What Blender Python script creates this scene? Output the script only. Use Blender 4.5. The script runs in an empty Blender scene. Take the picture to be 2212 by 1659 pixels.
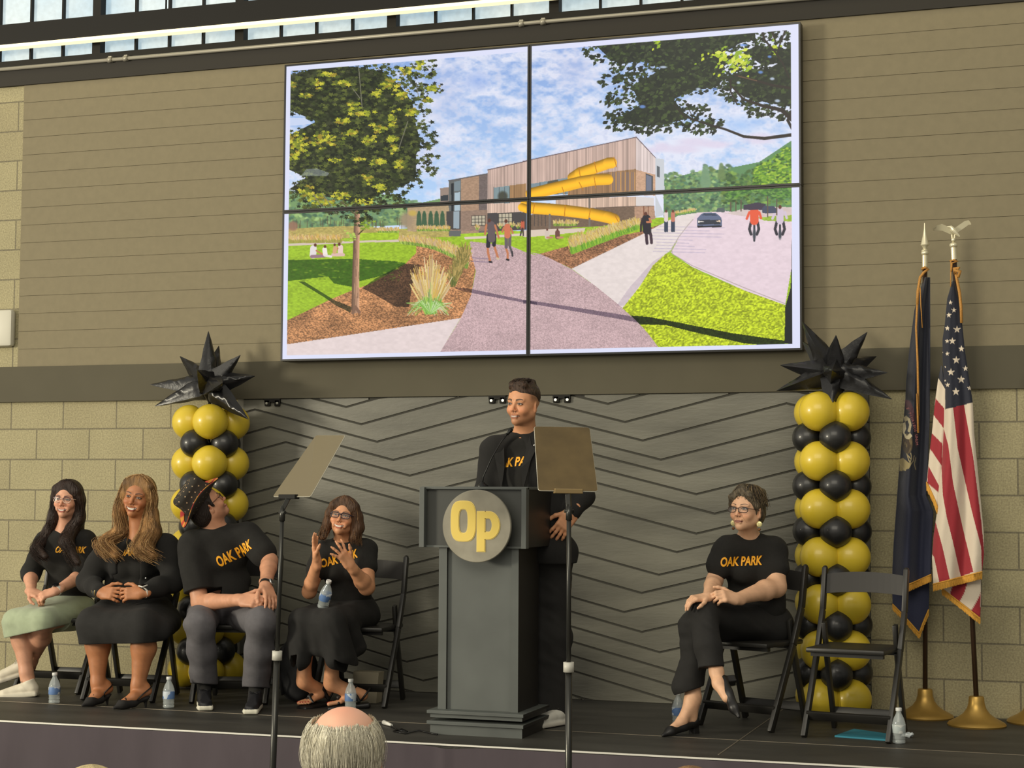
import bpy, bmesh, math, random
import numpy as np
from mathutils import Vector, Matrix, Quaternion
from mathutils.bvhtree import BVHTree

scene = bpy.context.scene
COL = scene.collection
random.seed(7)
rng = np.random.default_rng(7)

# ------------------------------------------------------------------ camera
CP = np.array([6.5598, -9.7254, 1.2267]); YAW, PITCH, ROLL, FPX = -.32741, .06334, .00552, 3660.66
def _axes(yaw, pitch, roll):
    cy, sy, cp, sp = math.cos(yaw), math.sin(yaw), math.cos(pitch), math.sin(pitch)
    f = np.array([sy*cp, cy*cp, sp]); r = np.array([cy, -sy, 0.]); u = np.cross(r, f)
    c, s = math.cos(roll), math.sin(roll)
    return c*r+s*u, -s*r+c*u, f
CR, CU, CF = _axes(YAW, PITCH, ROLL)
cam = bpy.data.objects.new('camera', bpy.data.cameras.new('camera')); COL.objects.link(cam)
cam.data.lens = 36*FPX/2212; cam.data.sensor_width = 36; cam.data.clip_start = .05; cam.data.clip_end = 100
cam.matrix_world = Matrix(((CR[0], CU[0], -CF[0], CP[0]), (CR[1], CU[1], -CF[1], CP[1]), (CR[2], CU[2], -CF[2], CP[2]), (0, 0, 0, 1)))
scene.camera = cam
def A(u, v, Y):                      # the point at depth plane y = Y seen at photo pixel (u, v)
    d = CF+(u-1106)/FPX*CR-(v-829.5)/FPX*CU
    return CP+(Y-CP[1])/d[1]*d
def G(u, v, z=0.):                   # the point at height z seen at photo pixel (u, v)
    d = CF+(u-1106)/FPX*CR-(v-829.5)/FPX*CU
    return CP+(z-CP[2])/d[2]*d
def PX(X, Y, Z):                     # photo pixel of a world point (arrays)
    dx, dy, dz = X-CP[0], Y-CP[1], Z-CP[2]
    w = dx*CF[0]+dy*CF[1]+dz*CF[2]
    return 1106+FPX*(dx*CR[0]+dy*CR[1]+dz*CR[2])/w, 829.5-FPX*(dx*CU[0]+dy*CU[1]+dz*CU[2])/w

# ------------------------------------------------------------------ view, world and light
scene.view_settings.view_transform = 'Standard'; scene.view_settings.look = 'None'
scene.view_settings.exposure = 0.0; scene.view_settings.gamma = 1.0; scene.view_settings.use_curve_mapping = False
W = bpy.data.worlds.new('world'); scene.world = W; W.use_nodes = True
WN, WL = W.node_tree.nodes, W.node_tree.links; WN['Background'].inputs[0].default_value = (1.0, .95, .84, 1)
wt = WN.new('ShaderNodeTexCoord'); wd_ = WN.new('ShaderNodeVectorMath'); wd_.operation = 'DOT_PRODUCT'; wd_.inputs[1].default_value = (-.72, -.62, .30); WL.new(wt.outputs['Generated'], wd_.inputs[0])
wm = WN.new('ShaderNodeMapRange'); wm.inputs[1].default_value = -.8; wm.inputs[2].default_value = 1.; wm.inputs[3].default_value = .09; wm.inputs[4].default_value = .70; WL.new(wd_.outputs['Value'], wm.inputs[0]); WL.new(wm.outputs[0], WN['Background'].inputs[1])   # the hall is open and bright to the left and front, dim to the right
def area(name, loc, target, size, power, color):
    l = bpy.data.lights.new(name, 'AREA'); l.shape = 'RECTANGLE'; l.size, l.size_y = size; l.energy = power; l.color = color
    o = bpy.data.objects.new(name, l); COL.objects.link(o); o.location = loc
    o.rotation_euler = (Vector(target)-Vector(loc)).to_track_quat('-Z', 'Y').to_euler()
    return o
area('window_light', (-9.5, -12.2, 3.2), (2.8, 0, 1.6), (2.6, 2.2), 1680, (1, .91, .71))      # low evening daylight from the windows on the left
area('hall_fill', (4.8, -9.5, 6.0), (4.4, -.5, 1.4), (7, 4), 340, (1, .92, .74))         # added soft fill from high in front, not a fixture of the hall

# ------------------------------------------------------------------ small helpers
def S(r, g, b):
    f = lambda c: (c/255/12.92) if c/255 <= .04045 else ((c/255+.055)/1.055)**2.4
    return (f(r), f(g), f(b))
def S1(a):
    a = np.asarray(a, float)/255
    return np.where(a <= .04045, a/12.92, ((a+.055)/1.055)**2.4)
def new_mat(name):
    m = bpy.data.materials.new(name); m.use_nodes = True
    return m, m.node_tree.nodes, m.node_tree.links, m.node_tree.nodes['Principled BSDF']
def mat(name, col, rough=.7, metal=0., noise=0., nscale=20., bump=0., bscale=60., spec=.5, coat=0., emit=None, estr=1., alpha=1., vcol=False, sheen=0., trans=0., sub=0., stretch=None):
    m, N, L, P = new_mat(name)
    P.inputs['Base Color'].default_value = (*col, 1); P.inputs['Roughness'].default_value = rough; P.inputs['Metallic'].default_value = metal
    P.inputs['Specular IOR Level'].default_value = spec; P.inputs['Coat Weight'].default_value = coat; P.inputs['Alpha'].default_value = alpha
    P.inputs['Sheen Weight'].default_value = sheen; P.inputs['Transmission Weight'].default_value = trans
    if sub: P.inputs['Subsurface Weight'].default_value = sub; P.inputs['Subsurface Radius'].default_value = (.012, .005, .003)
    if emit: P.inputs['Emission Color'].default_value = (*emit, 1); P.inputs['Emission Strength'].default_value = estr
    tc = N.new('ShaderNodeTexCoord'); mp = N.new('ShaderNodeMapping'); L.new(tc.outputs['Object'], mp.inputs[0])
    if stretch: mp.inputs['Scale'].default_value = stretch
    src = None
    if vcol:
        a = N.new('ShaderNodeVertexColor'); a.layer_name = 'Col'; src = a.outputs[0]
    if noise:
        n = N.new('ShaderNodeTexNoise'); n.inputs['Scale'].default_value = nscale; n.inputs['Detail'].default_value = 5; L.new(mp.outputs[0], n.inputs[0])
        r = N.new('ShaderNodeMapRange'); r.inputs[1].default_value = .25; r.inputs[2].default_value = .75; r.inputs[3].default_value = 1-noise; r.inputs[4].default_value = 1+noise; L.new(n.outputs[0], r.inputs[0])
        x = N.new('ShaderNodeVectorMath'); x.operation = 'SCALE'; L.new(r.outputs[0], x.inputs['Scale'])
        if src: L.new(src, x.inputs[0])
        else: x.inputs[0].default_value = col
        src = x.outputs[0]
    if src: L.new(src, P.inputs['Base Color'])
    if bump:
        n = N.new('ShaderNodeTexNoise'); n.inputs['Scale'].default_value = bscale; n.inputs['Detail'].default_value = 6; L.new(mp.outputs[0], n.inputs[0])
        b = N.new('ShaderNodeBump'); b.inputs['Strength'].default_value = bump; b.inputs['Distance'].default_value = .01; L.new(n.outputs[0], b.inputs['Height']); L.new(b.outputs[0], P.inputs['Normal'])
    return m
def tag(o, label=None, cat=None, group=None, kind=None):
    if label: o['label'] = label
    if cat: o['category'] = cat
    if group: o['group'] = group
    if kind: o['kind'] = kind
    return o
def empty(name, loc=(0, 0, 0), rz=0., label=None, cat=None, group=None):
    o = bpy.data.objects.new(name, None); COL.objects.link(o); o.location = loc; o.rotation_euler = (0, 0, rz); o.empty_display_size = .05
    return tag(o, label, cat, group)
def world_of(o):
    return o.matrix_basis if o.parent is None else world_of(o.parent) @ o.matrix_basis
def link(name, me, mats, parent=None, smooth=True, world=False):
    o = bpy.data.objects.new(name, me); COL.objects.link(o)
    for m in (mats if isinstance(mats, (list, tuple)) else [mats]): me.materials.append(m)
    if smooth: me.shade_smooth()
    if parent:
        o.parent = parent
        if world: o.matrix_basis = world_of(parent).inverted()
    return o
def from_bm(name, bm, mats, parent=None, smooth=False, world=False, sharp=35):
    me = bpy.data.meshes.new(name); bm.normal_update(); bm.to_mesh(me); bm.free()
    o = link(name, me, mats, parent, False, world)
    if smooth:
        me.shade_smooth(); me.set_sharp_from_angle(angle=math.radians(sharp))
    return o
def box(bm, lo, hi, mi=0, M=None, bev=0.):
    lo, hi = Vector(lo), Vector(hi)
    r = bmesh.ops.create_cube(bm, size=1, matrix=Matrix.Translation((lo+hi)/2) @ Matrix.Diagonal((*(hi-lo), 1)))
    vs = r['verts']; fs = {f for v in vs for f in v.link_faces}
    for f in fs: f.material_index = mi
    if bev:
        es = {e for v in vs for e in v.link_edges}
        rr = bmesh.ops.bevel(bm, geom=list(es), offset=bev, segments=2, affect='EDGES', profile=.5)
        vs = list({v for f in rr['faces'] for v in f.verts} | {v for v in vs if v.is_valid})
        for v in vs:
            for f in v.link_faces: f.material_index = mi
    if M: bmesh.ops.transform(bm, matrix=M, verts=vs)
    return vs
def beam(bm, a, b, w, h, up=(0, 0, 1), mi=0, bev=0.):   # box bar from a to b, w across, h along 'up'
    a, b = Vector(a), Vector(b); z = (b-a); L = z.length; z.normalize(); u = Vector(up); x = u.cross(z)
    if x.length < 1e-4: x = Vector((1, 0, 0)).cross(z)
    x.normalize(); y = z.cross(x)
    M = Matrix(((x.x, y.x, z.x, a.x), (x.y, y.y, z.y, a.y), (x.z, y.z, z.z, a.z), (0, 0, 0, 1)))
    return box(bm, (-w/2, -h/2, 0), (w/2, h/2, L), mi, M, bev)
def tube(bm, pts, rad, seg=10, mi=0, cap=True, flat=1.):
    pts = [Vector(p) for p in pts]; n = len(pts)
    rad = [rad]*n if isinstance(rad, (int, float)) else rad
    rings = []; t = (pts[1]-pts[0]).normalized(); nv = t.orthogonal().normalized()
    for i, p in enumerate(pts):
        t = (pts[min(i+1, n-1)]-pts[max(i-1, 0)]).normalized()
        nv = (nv-t*nv.dot(t))
        nv = nv.normalized() if nv.length > 1e-6 else t.orthogonal().normalized()
        bv = t.cross(nv)
        rings.append([bm.verts.new(p+(nv*math.cos(2*math.pi*k/seg)+bv*flat*math.sin(2*math.pi*k/seg))*rad[i]) for k in range(seg)])
    for i in range(n-1):
        for k in range(seg):
            f = bm.faces.new((rings[i][k], rings[i][(k+1) % seg], rings[i+1][(k+1) % seg], rings[i+1][k])); f.material_index = mi; f.smooth = True
    if cap:
        for rg in (rings[0][::-1], rings[-1]):
            f = bm.faces.new(rg); f.material_index = mi
    return rings
def lathe(bm, prof, c=(0, 0, 0), seg=28, mi=0, M=None):
    rings = []; c = Vector(c); vs = []
    for r, z in prof:
        ring = [bm.verts.new(c+Vector((r*math.cos(2*math.pi*k/seg), r*math.sin(2*math.pi*k/seg), z))) for k in range(seg)]
        rings.append(ring); vs += ring
    for i in range(len(rings)-1):
        for k in range(seg):
            f = bm.faces.new((rings[i][k], rings[i][(k+1) % seg], rings[i+1][(k+1) % seg], rings[i+1][k])); f.material_index = mi; f.smooth = True
    for rg in (rings[0][::-1], rings[-1]):
        f = bm.faces.new(rg); f.material_index = mi
    if M: bmesh.ops.transform(bm, matrix=M, verts=vs)
def ball(bm, c, r, seg=16, M=None, mi=0):
    mm = Matrix.Translation(Vector(c)) @ (M if M else Matrix.Identity(4)) @ Matrix.Diagonal((*(r if hasattr(r, '__len__') else (r, r, r)), 1))
    rr = bmesh.ops.create_uvsphere(bm, u_segments=seg, v_segments=max(6, seg//2+2), radius=1, matrix=mm)
    for v in rr['verts']:
        for f in v.link_faces: f.material_index = mi; f.smooth = True
def prism(bm, poly, y0, y1, mi=0):      # polygon in x,z extruded along y
    a = [bm.verts.new((x, y0, z)) for x, z in poly]; b = [bm.verts.new((x, y1, z)) for x, z in poly]
    n = len(poly); fs = [bm.faces.new(a), bm.faces.new(b[::-1])]
    for i in range(n): fs.append(bm.faces.new((a[i], b[i], b[(i+1) % n], a[(i+1) % n])))
    for f in fs: f.material_index = mi
    bmesh.ops.recalc_face_normals(bm, faces=fs)
    return a+b
def copy_tree(o, parent=None):
    c = o.copy(); COL.objects.link(c); c.parent = parent
    for ch in list(o.children): copy_tree(ch, c)
    return c
def set_vcol(me, cols):
    at = me.color_attributes.new('Col', 'FLOAT_COLOR', 'POINT')
    c = np.ones((len(me.vertices), 4), np.float32); c[:, :3] = cols
    at.data.foreach_set('color', c.ravel())
def mesh_np(name, V, F, fsize=4):
    me = bpy.data.meshes.new(name)
    me.vertices.add(len(V)); me.vertices.foreach_set('co', np.asarray(V, np.float32).ravel())
    me.loops.add(len(F)*fsize); me.loops.foreach_set('vertex_index', np.asarray(F, np.int32).ravel())
    me.polygons.add(len(F)); me.polygons.foreach_set('loop_start', np.arange(0, len(F)*fsize, fsize, dtype=np.int32)); me.polygons.foreach_set('loop_total', np.full(len(F), fsize, np.int32))
    me.update(calc_edges=True); me.validate()
    return me
def text_mesh(body, size, shear=0., offset=0., extrude=0.):
    cu = bpy.data.curves.new('lettering', 'FONT'); cu.body = body; cu.size = size; cu.shear = shear; cu.offset = offset; cu.extrude = extrude
    cu.align_x = 'CENTER'; cu.align_y = 'CENTER'; cu.resolution_u = 4
    o = bpy.data.objects.new('lettering', cu); COL.objects.link(o)
    bpy.context.view_layer.update()
    me = bpy.data.meshes.new_from_object(o.evaluated_get(bpy.context.evaluated_depsgraph_get()))
    bpy.data.objects.remove(o); bpy.data.curves.remove(cu)
    return me

# value noise for numpy fields
def vnoise(x, y, seed=0):
    xi = np.floor(x).astype(np.int64); yi = np.floor(y).astype(np.int64); fx = x-xi; fy = y-yi
    fx = fx*fx*(3-2*fx); fy = fy*fy*(3-2*fy)
    def h(a, b):
        n = (a*374761393+b*668265263+seed*974711) & 0x7fffffff
        n = ((n ^ (n >> 13))*1274126177) & 0x7fffffff
        return ((n ^ (n >> 16)) & 0xffff)/65535.
    return (h(xi, yi)*(1-fx)+h(xi+1, yi)*fx)*(1-fy)+(h(xi, yi+1)*(1-fx)+h(xi+1, yi+1)*fx)*fy
def fbm(x, y, oct=4, seed=0):
    s = 0; a = .5; t = 0
    for i in range(oct):
        s = s+a*vnoise(x*2**i, y*2**i, seed+i*17); t += a; a *= .5
    return s/t
# ================================================================== the setting
M_cmu, N, L, P = new_mat('concrete_block')      # split-face block wall, 16 x 8 inch running bond
geo = N.new('ShaderNodeNewGeometry'); sep = N.new('ShaderNodeSeparateXYZ'); L.new(geo.outputs['Position'], sep.inputs[0])
def block_mat(N, L, P, phase, c1, c2, mortar, joint):
    geo = N.new('ShaderNodeNewGeometry'); sep = N.new('ShaderNodeSeparateXYZ'); L.new(geo.outputs['Position'], sep.inputs[0])
    cmb = N.new('ShaderNodeCombineXYZ')
    ax = N.new('ShaderNodeMath'); ax.operation = 'ADD'; ax.inputs[1].default_value = phase; L.new(sep.outputs[0], ax.inputs[0])
    az = N.new('ShaderNodeMath'); az.operation = 'ADD'; az.inputs[1].default_value = 20*.2032; L.new(sep.outputs[2], az.inputs[0])
    L.new(ax.outputs[0], cmb.inputs[0]); L.new(az.outputs[0], cmb.inputs[1])
    br = N.new('ShaderNodeTexBrick'); L.new(cmb.outputs[0], br.inputs['Vector'])
    br.inputs['Scale'].default_value = 1; br.inputs['Brick Width'].default_value = .4064; br.inputs['Row Height'].default_value = .2032
    br.inputs['Mortar Size'].default_value = joint; br.inputs['Mortar Smooth'].default_value = .25; br.offset = .5
    br.inputs['Color1'].default_value = (*c1, 1); br.inputs['Color2'].default_value = (*c2, 1); br.inputs['Mortar'].default_value = (*mortar, 1)
    nz = N.new('ShaderNodeTexNoise'); nz.inputs['Scale'].default_value = 105; nz.inputs['Detail'].default_value = 8; L.new(geo.outputs['Position'], nz.inputs[0])
    nb = N.new('ShaderNodeTexNoise'); nb.inputs['Scale'].default_value = 3; nb.inputs['Detail'].default_value = 3; L.new(geo.outputs['Position'], nb.inputs[0])
    r = N.new('ShaderNodeMapRange'); r.inputs[1].default_value = .3; r.inputs[2].default_value = .7; r.inputs[3].default_value = .74; r.inputs[4].default_value = 1.24; L.new(nz.outputs[0], r.inputs[0])
    r2 = N.new('ShaderNodeMapRange'); r2.inputs[1].default_value = .3; r2.inputs[2].default_value = .7; r2.inputs[3].default_value = .94; r2.inputs[4].default_value = 1.06; L.new(nb.outputs[0], r2.inputs[0])
    mu = N.new('ShaderNodeMath'); mu.operation = 'MULTIPLY'; L.new(r.outputs[0], mu.inputs[0]); L.new(r2.outputs[0], mu.inputs[1])
    x = N.new('ShaderNodeVectorMath'); x.operation = 'SCALE'; L.new(br.outputs['Color'], x.inputs[0]); L.new(mu.outputs[0], x.inputs['Scale'])
    L.new(x.outputs[0], P.inputs['Base Color']); P.inputs['Roughness'].default_value = .95
    inv = N.new('ShaderNodeMath'); inv.operation = 'SUBTRACT'; inv.inputs[0].default_value = 1; L.new(br.outputs['Fac'], inv.inputs[1])
    ad = N.new('ShaderNodeMath'); ad.operation = 'MULTIPLY_ADD'; L.new(nz.outputs[0], ad.inputs[0]); ad.inputs[1].default_value = .35; L.new(inv.outputs[0], ad.inputs[2])
    b = N.new('ShaderNodeBump'); b.inputs['Strength'].default_value = .6; b.inputs['Distance'].default_value = .008; L.new(ad.outputs[0], b.inputs['Height']); L.new(b.outputs[0], P.inputs['Normal'])
block_mat(N, L, P, .4064*20+.1032, (.345, .305, .182), (.385, .345, .205), (.20, .178, .118), .0050)
M_band = mat('grey_metal_band', (.108, .098, .068), .8, noise=.06, nscale=3, spec=.2)
M_siding = mat('tan_lap_siding', (.228, .196, .122), .85, noise=.05, nscale=25)
M_panel = mat('grey_stained_plank', (.142, .138, .110), .42, noise=.34, nscale=2.2, bump=.15, bscale=30, spec=.5, stretch=(.6, 1, 3))
M_groove = mat('panel_backing_board', (.040, .038, .030), .8)
M_black = mat('black_steel', (.014, .013, .011), .6, spec=.2)
M_bandt = mat('dark_bronze_band', (.034, .031, .026), .7, spec=.25)
M_dark = mat('dark_bronze_frame', (.018, .016, .014), .6, spec=.2)

def wallbox(name, x0, x1, y0, y1, z0, z1, m):
    bm = bmesh.new(); box(bm, (x0, y0, z0), (x1, y1, z1)); o = from_bm(name, bm, m); tag(o, kind='structure'); return o
XL, XR = -2.2, 8.4
wallbox('wall_back', XL, XR, 0, .25, -.62, 3.97, M_cmu)
# tan siding over the blocks, one board after another
bm = bmesh.new()
def boards(x0, x1):
    z = 2.045; h = (3.967-2.045)/16
    for i in range(16):
        vs = prism(bm, [(x0, z+.0007), (x1, z+.0007), (x1, z+h-.0007), (x0, z+h-.0007)], -.014, 0.0)
        for v in vs:
            if v.co.z < z+h/2 and v.co.y < -.01: v.co.y -= .0025
        z += h
boards(-.257, XR)
tag(from_bm('trim_1', bm, M_siding), kind='structure')
wallbox('trim_2', XL, XR, -.03, 0, 1.808, 2.046, M_band)              # the dark band above the blocks
wallbox('trim_3', XL, XR, -.03, .05, 3.967, 4.09, M_bandt)             # the dark band above the siding
wallbox('trim_4', XL, XR, -.02, .10, 4.09, 4.143, M_black)            # window sill

# clerestory: dark mullions with frosted panes between them
M_pane, N, L, P = new_mat('frosted_daylit_glass')
tc = N.new('ShaderNodeTexCoord'); n1 = N.new('ShaderNodeTexNoise'); n1.inputs['Scale'].default_value = 26; n1.inputs['Detail'].default_value = 5; L.new(tc.outputs['Object'], n1.inputs[0])
n2 = N.new('ShaderNodeTexNoise'); n2.inputs['Scale'].default_value = 1.3; L.new(tc.outputs['Object'], n2.inputs[0])
cr = N.new('ShaderNodeValToRGB'); L.new(n2.outputs[0], cr.inputs[0])
cr.color_ramp.elements[0].position = .35; cr.color_ramp.elements[0].color = (*S(138, 172, 192), 1); cr.color_ramp.elements[1].position = .65; cr.color_ramp.elements[1].color = (*S(196, 208, 206), 1)
mr = N.new('ShaderNodeMapRange'); mr.inputs[1].default_value = .3; mr.inputs[2].default_value = .7; mr.inputs[3].default_value = .88; mr.inputs[4].default_value = 1.1; L.new(n1.outputs[0], mr.inputs[0])
P.inputs['Base Color'].default_value = (.3, .32, .33, 1); P.inputs['Roughness'].default_value = .35
L.new(cr.outputs[0], P.inputs['Emission Color']); L.new(mr.outputs[0], P.inputs['Emission Strength'])
thick = [.304+1.072*i for i in range(-2, 8)]
nwin = 0
for a, b in zip(thick[:-1], thick[1:]):
    nwin += 1
    root = empty('window_%d' % nwin, ((a+b)/2, .05, 4.143)); tag(root, kind='structure')
    bm = bmesh.new()
    box(bm, (a-.031, -.02, 4.143), (a+.031, .08, 5.0))
    st = (b-a-.062)/4
    for k in range(1, 4): box(bm, (a+.031+st*k-.006, .005, 4.143), (a+.031+st*k+.006, .06, 5.0))
    from_bm('window_frame', bm, M_dark, root, world=True)
    for k in range(4):
        bm = bmesh.new(); box(bm, (a+.031+st*k+.004, .035, 4.146), (a+.031+st*(k+1)-.004, .045, 5.0))
        from_bm('pane', bm, M_pane, root, world=True)
wallbox('wall_upper', XL, XR, .10, .12, 4.143, 5.0, M_pane)

# beam across the windows with the strip lamp along its foot
t = empty('strip_light', (3.1, -.14, 4.2), label='long black light bar with a glowing warm strip crossing the high windows', cat='light')
bm = bmesh.new(); box(bm, (XL, -.17, 4.212), (XR, -.10, 4.352)); from_bm('housing', bm, M_black, t, world=True)
M_led = mat('glowing_strip', (.9, .85, .6), emit=(1, .84, .46), estr=1.25)
for m_ in (M_led, M_pane): m_.cycles.emission_sampling = 'NONE'
bm = bmesh.new(); box(bm, (XL, -.176, 4.191), (XR, -.11, 4.212)); from_bm('diffuser', bm, M_led, t, world=True)
bm = bmesh.new()
for x in (-1.5, .9, 3.3, 5.7): tube(bm, [(x, -.135, 4.352), (x, -.135, 5.0)], .006, 6)
from_bm('suspension_rods', bm, M_black, t, world=True)

# the conduit under the sill
M_pipe = mat('galvanised_conduit', (.36, .34, .28), .4, .3)
t = empty('conduit', (3.1, -.05, 4.085), label='thin galvanised conduit running level under the high windows', cat='pipe')
bm = bmesh.new(); tube(bm, [(XL, -.045, 4.083), (XR, -.045, 4.083)], .0125, 12); from_bm('pipe', bm, M_pipe, t, world=True)
for x in (.43, .55, 3.32, 3.46):
    bm = bmesh.new(); tube(bm, [(x-.016, -.045, 4.083), (x+.016, -.045, 4.083)], .018, 12); box(bm, (x-.012, -.05, 4.09), (x+.012, -.02, 4.107)); from_bm('coupling', bm, M_pipe, t, world=True)

# chevron plank wall panel between the two block walls
PX0, PX1, PZ0, PZ1 = 1.445, 5.395, .0, 1.8075
vs_ = [2.060, 2.166, 2.271, 2.379, 2.489, 2.600, 2.700, 2.808, 2.700, 2.584, 2.477, 2.373, 2.267, 2.374, 2.482, 2.590, 2.700, 2.81, 2.70, 2.59, 2.48, 2.37]
vz_ = [1.860, 1.749, 1.640, 1.530, 1.417, 1.320, 1.216, 1.104, .987, .878, .744, .636, .522, .409, .295, .180, .070, -.045, -.16, -.27, -.38, -.49]
def chev(k, n=4):
    pts = []
    for j in range(-2, 5):
        pts.append((vs_[k]+1.70*j/1, vz_[k])); pts.append((vs_[k]+1.70*j+.85, vz_[k]+.21))
    return pts
def clipx(pts):
    out = []
    for (x0, z0), (x1, z1) in zip(pts[:-1], pts[1:]):
        a, b = max(x0, PX0+.002), min(x1, PX1-.002)
        if b > a:
            f = lambda x: z0+(z1-z0)*(x-x0)/(x1-x0)
            if not out: out.append((a, f(a)))
            out.append((b, f(b)))
    return out
root = empty('chevron_panel', (3.42, -.01, 0), label='wide dark grey plank panel with raised chevron boards behind the podium', cat='wall panel')
bm = bmesh.new(); box(bm, (PX0, -.010, PZ0), (PX1, .0, PZ1)); from_bm('backing', bm, M_groove, root, world=True)
lines = [[(PX0, 2.2), (PX1, 2.2)]]+[clipx(chev(k)) for k in range(len(vs_))]
def zat(pl, x):
    for (x0, z0), (x1, z1) in zip(pl[:-1], pl[1:]):
        if x0-1e-6 <= x <= x1+1e-6: return z0+(z1-z0)*(x-x0)/max(x1-x0, 1e-9)
    return pl[-1][1]
gp = .0042
for up, dn in zip(lines[:-1], lines[1:]):
    xs = sorted({round(x, 5) for x, _ in up} | {round(x, 5) for x, _ in dn} | {PX0+.003, PX1-.003} | set(np.round(np.linspace(PX0+.003, PX1-.003, 60), 5)))
    xs = [x for x in xs if PX0+.002 <= x <= PX1-.002]
    bm = bmesh.new(); cols = []
    for x in xs:
        a = min(zat(up, x)-gp, PZ1-.001); b = max(zat(dn, x)+gp, PZ0+.001)
        if a-b < .002: a = b = None
        cols.append((x, a, b))
    ring = []
    for x, a, b in cols:
        if a is None: ring.append(None); continue
        ring.append([bm.verts.new((x, -.0095, b)), bm.verts.new((x, -.016, b+.003)), bm.verts.new((x, -.016, a-.003)), bm.verts.new((x, -.0095, a))])
    any_ = False
    for r0, r1 in zip(ring[:-1], ring[1:]):
        if r0 and r1:
            any_ = True
            for k in range(3): bm.faces.new((r0[k], r1[k], r1[k+1], r0[k+1]))
    if any_:
        bmesh.ops.recalc_face_normals(bm, faces=bm.faces[:]); from_bm('plank', bm, M_panel, root, world=True)
    else: bm.free()
# the grey door jamb strip on either side of the panel is part of the wall
wallbox('trim_5', 1.405, 1.445, -.012, 0, .0, 1.808, mat('pale_jamb', (.33, .32, .27), .6))

# stage
M_deck = mat('black_stage_deck', (.042, .040, .034), .55, noise=.5, nscale=2.5, bump=.2, bscale=120, stretch=(.5, 2, 1))
M_seam = mat('brass_seam', (.30, .26, .20), .45, .5)
M_lip = mat('bright_edge_trim', (.95, .93, .84), .3, .3, emit=None)
M_skirt = mat('plum_grey_stage_skirt', (.070, .055, .066), .9, noise=.12, nscale=6, bump=.3, bscale=8, sheen=.3, stretch=(1, 1, .3))
def edge_y(x): return -1.99+.022*(x-1.085) if x > -5 else -2
bm = bmesh.new()
a = [(XL, -.0), (XR, -.0), (XR, edge_y(XR)), (XL, edge_y(XL))]
top = [bm.verts.new((x, y, 0)) for x, y in a]; bot = [bm.verts.new((x, y, -.04)) for x, y in a]
bm.faces.new(top[::-1]); bm.faces.new(bot)
for i in range(4): bm.faces.new((top[i], top[(i+1) % 4], bot[(i+1) % 4], bot[i]))
bmesh.ops.recalc_face_normals(bm, faces=bm.faces[:])
stage = empty('stage', (3, -1, -.6), label='low black stage platform with a plum grey cloth skirt', cat='stage')
from_bm('deck', bm, M_deck, stage, world=True)
bm = bmesh.new(); a, b = Vector((XL, edge_y(XL)-.004, -.003)), Vector((XR, edge_y(XR)-.004, -.003)); beam(bm, a, b, .006, .008); from_bm('edge_trim', bm, M_lip, stage, world=True)
# skirt with soft folds
nx, nz = 420, 14; V = []; F = []
for j in range(nz):
    for i in range(nx):
        x = XL+(XR-XL)*i/(nx-1); z = -.008-(.58)*j/(nz-1)
        d = .010+.012*(j/(nz-1))*(math.sin(x*9.1)+.6*math.sin(x*23.7+1))+.004*math.sin(x*4.3+2)
        if abs(x-3.58) < .035: d += .010*math.cos((x-3.58)/.035*math.pi/2)
        V.append((x, edge_y(x)-.012-d, z-(.012*math.exp(-((x-3.62)/.10)**2) if j == 0 else 0)))
for j in range(nz-1):
    for i in range(nx-1):
        q = j*nx+i; F.append((q, q+nx, q+nx+1, q+1))
link('skirt', mesh_np('skirt', V, F), M_skirt, stage, world=True)
bm = bmesh.new()
for y in (-1.30,): box(bm, (XL, y-.003, 0), (XR, y+.003, .0015))
for (x0, y0), (x1, y1) in (((4.90, -1.80), (4.90, 0)), ((7.34, -1.8), (7.34, 0)), ((.02, -1.9), (.02, 0))):
    box(bm, (x0-.003, y0, 0), (x0+.003, y1, .0015))
from_bm('deck_seams', bm, M_seam, stage, world=True)
M_floor = mat('polished_concrete_floor', (.16, .15, .13), .4, noise=.15, nscale=2)
bm = bmesh.new(); box(bm, (XL-3, -13, -.66), (XR+3, .25, -.60)); tag(from_bm('floor', bm, M_floor), kind='structure')
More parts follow.
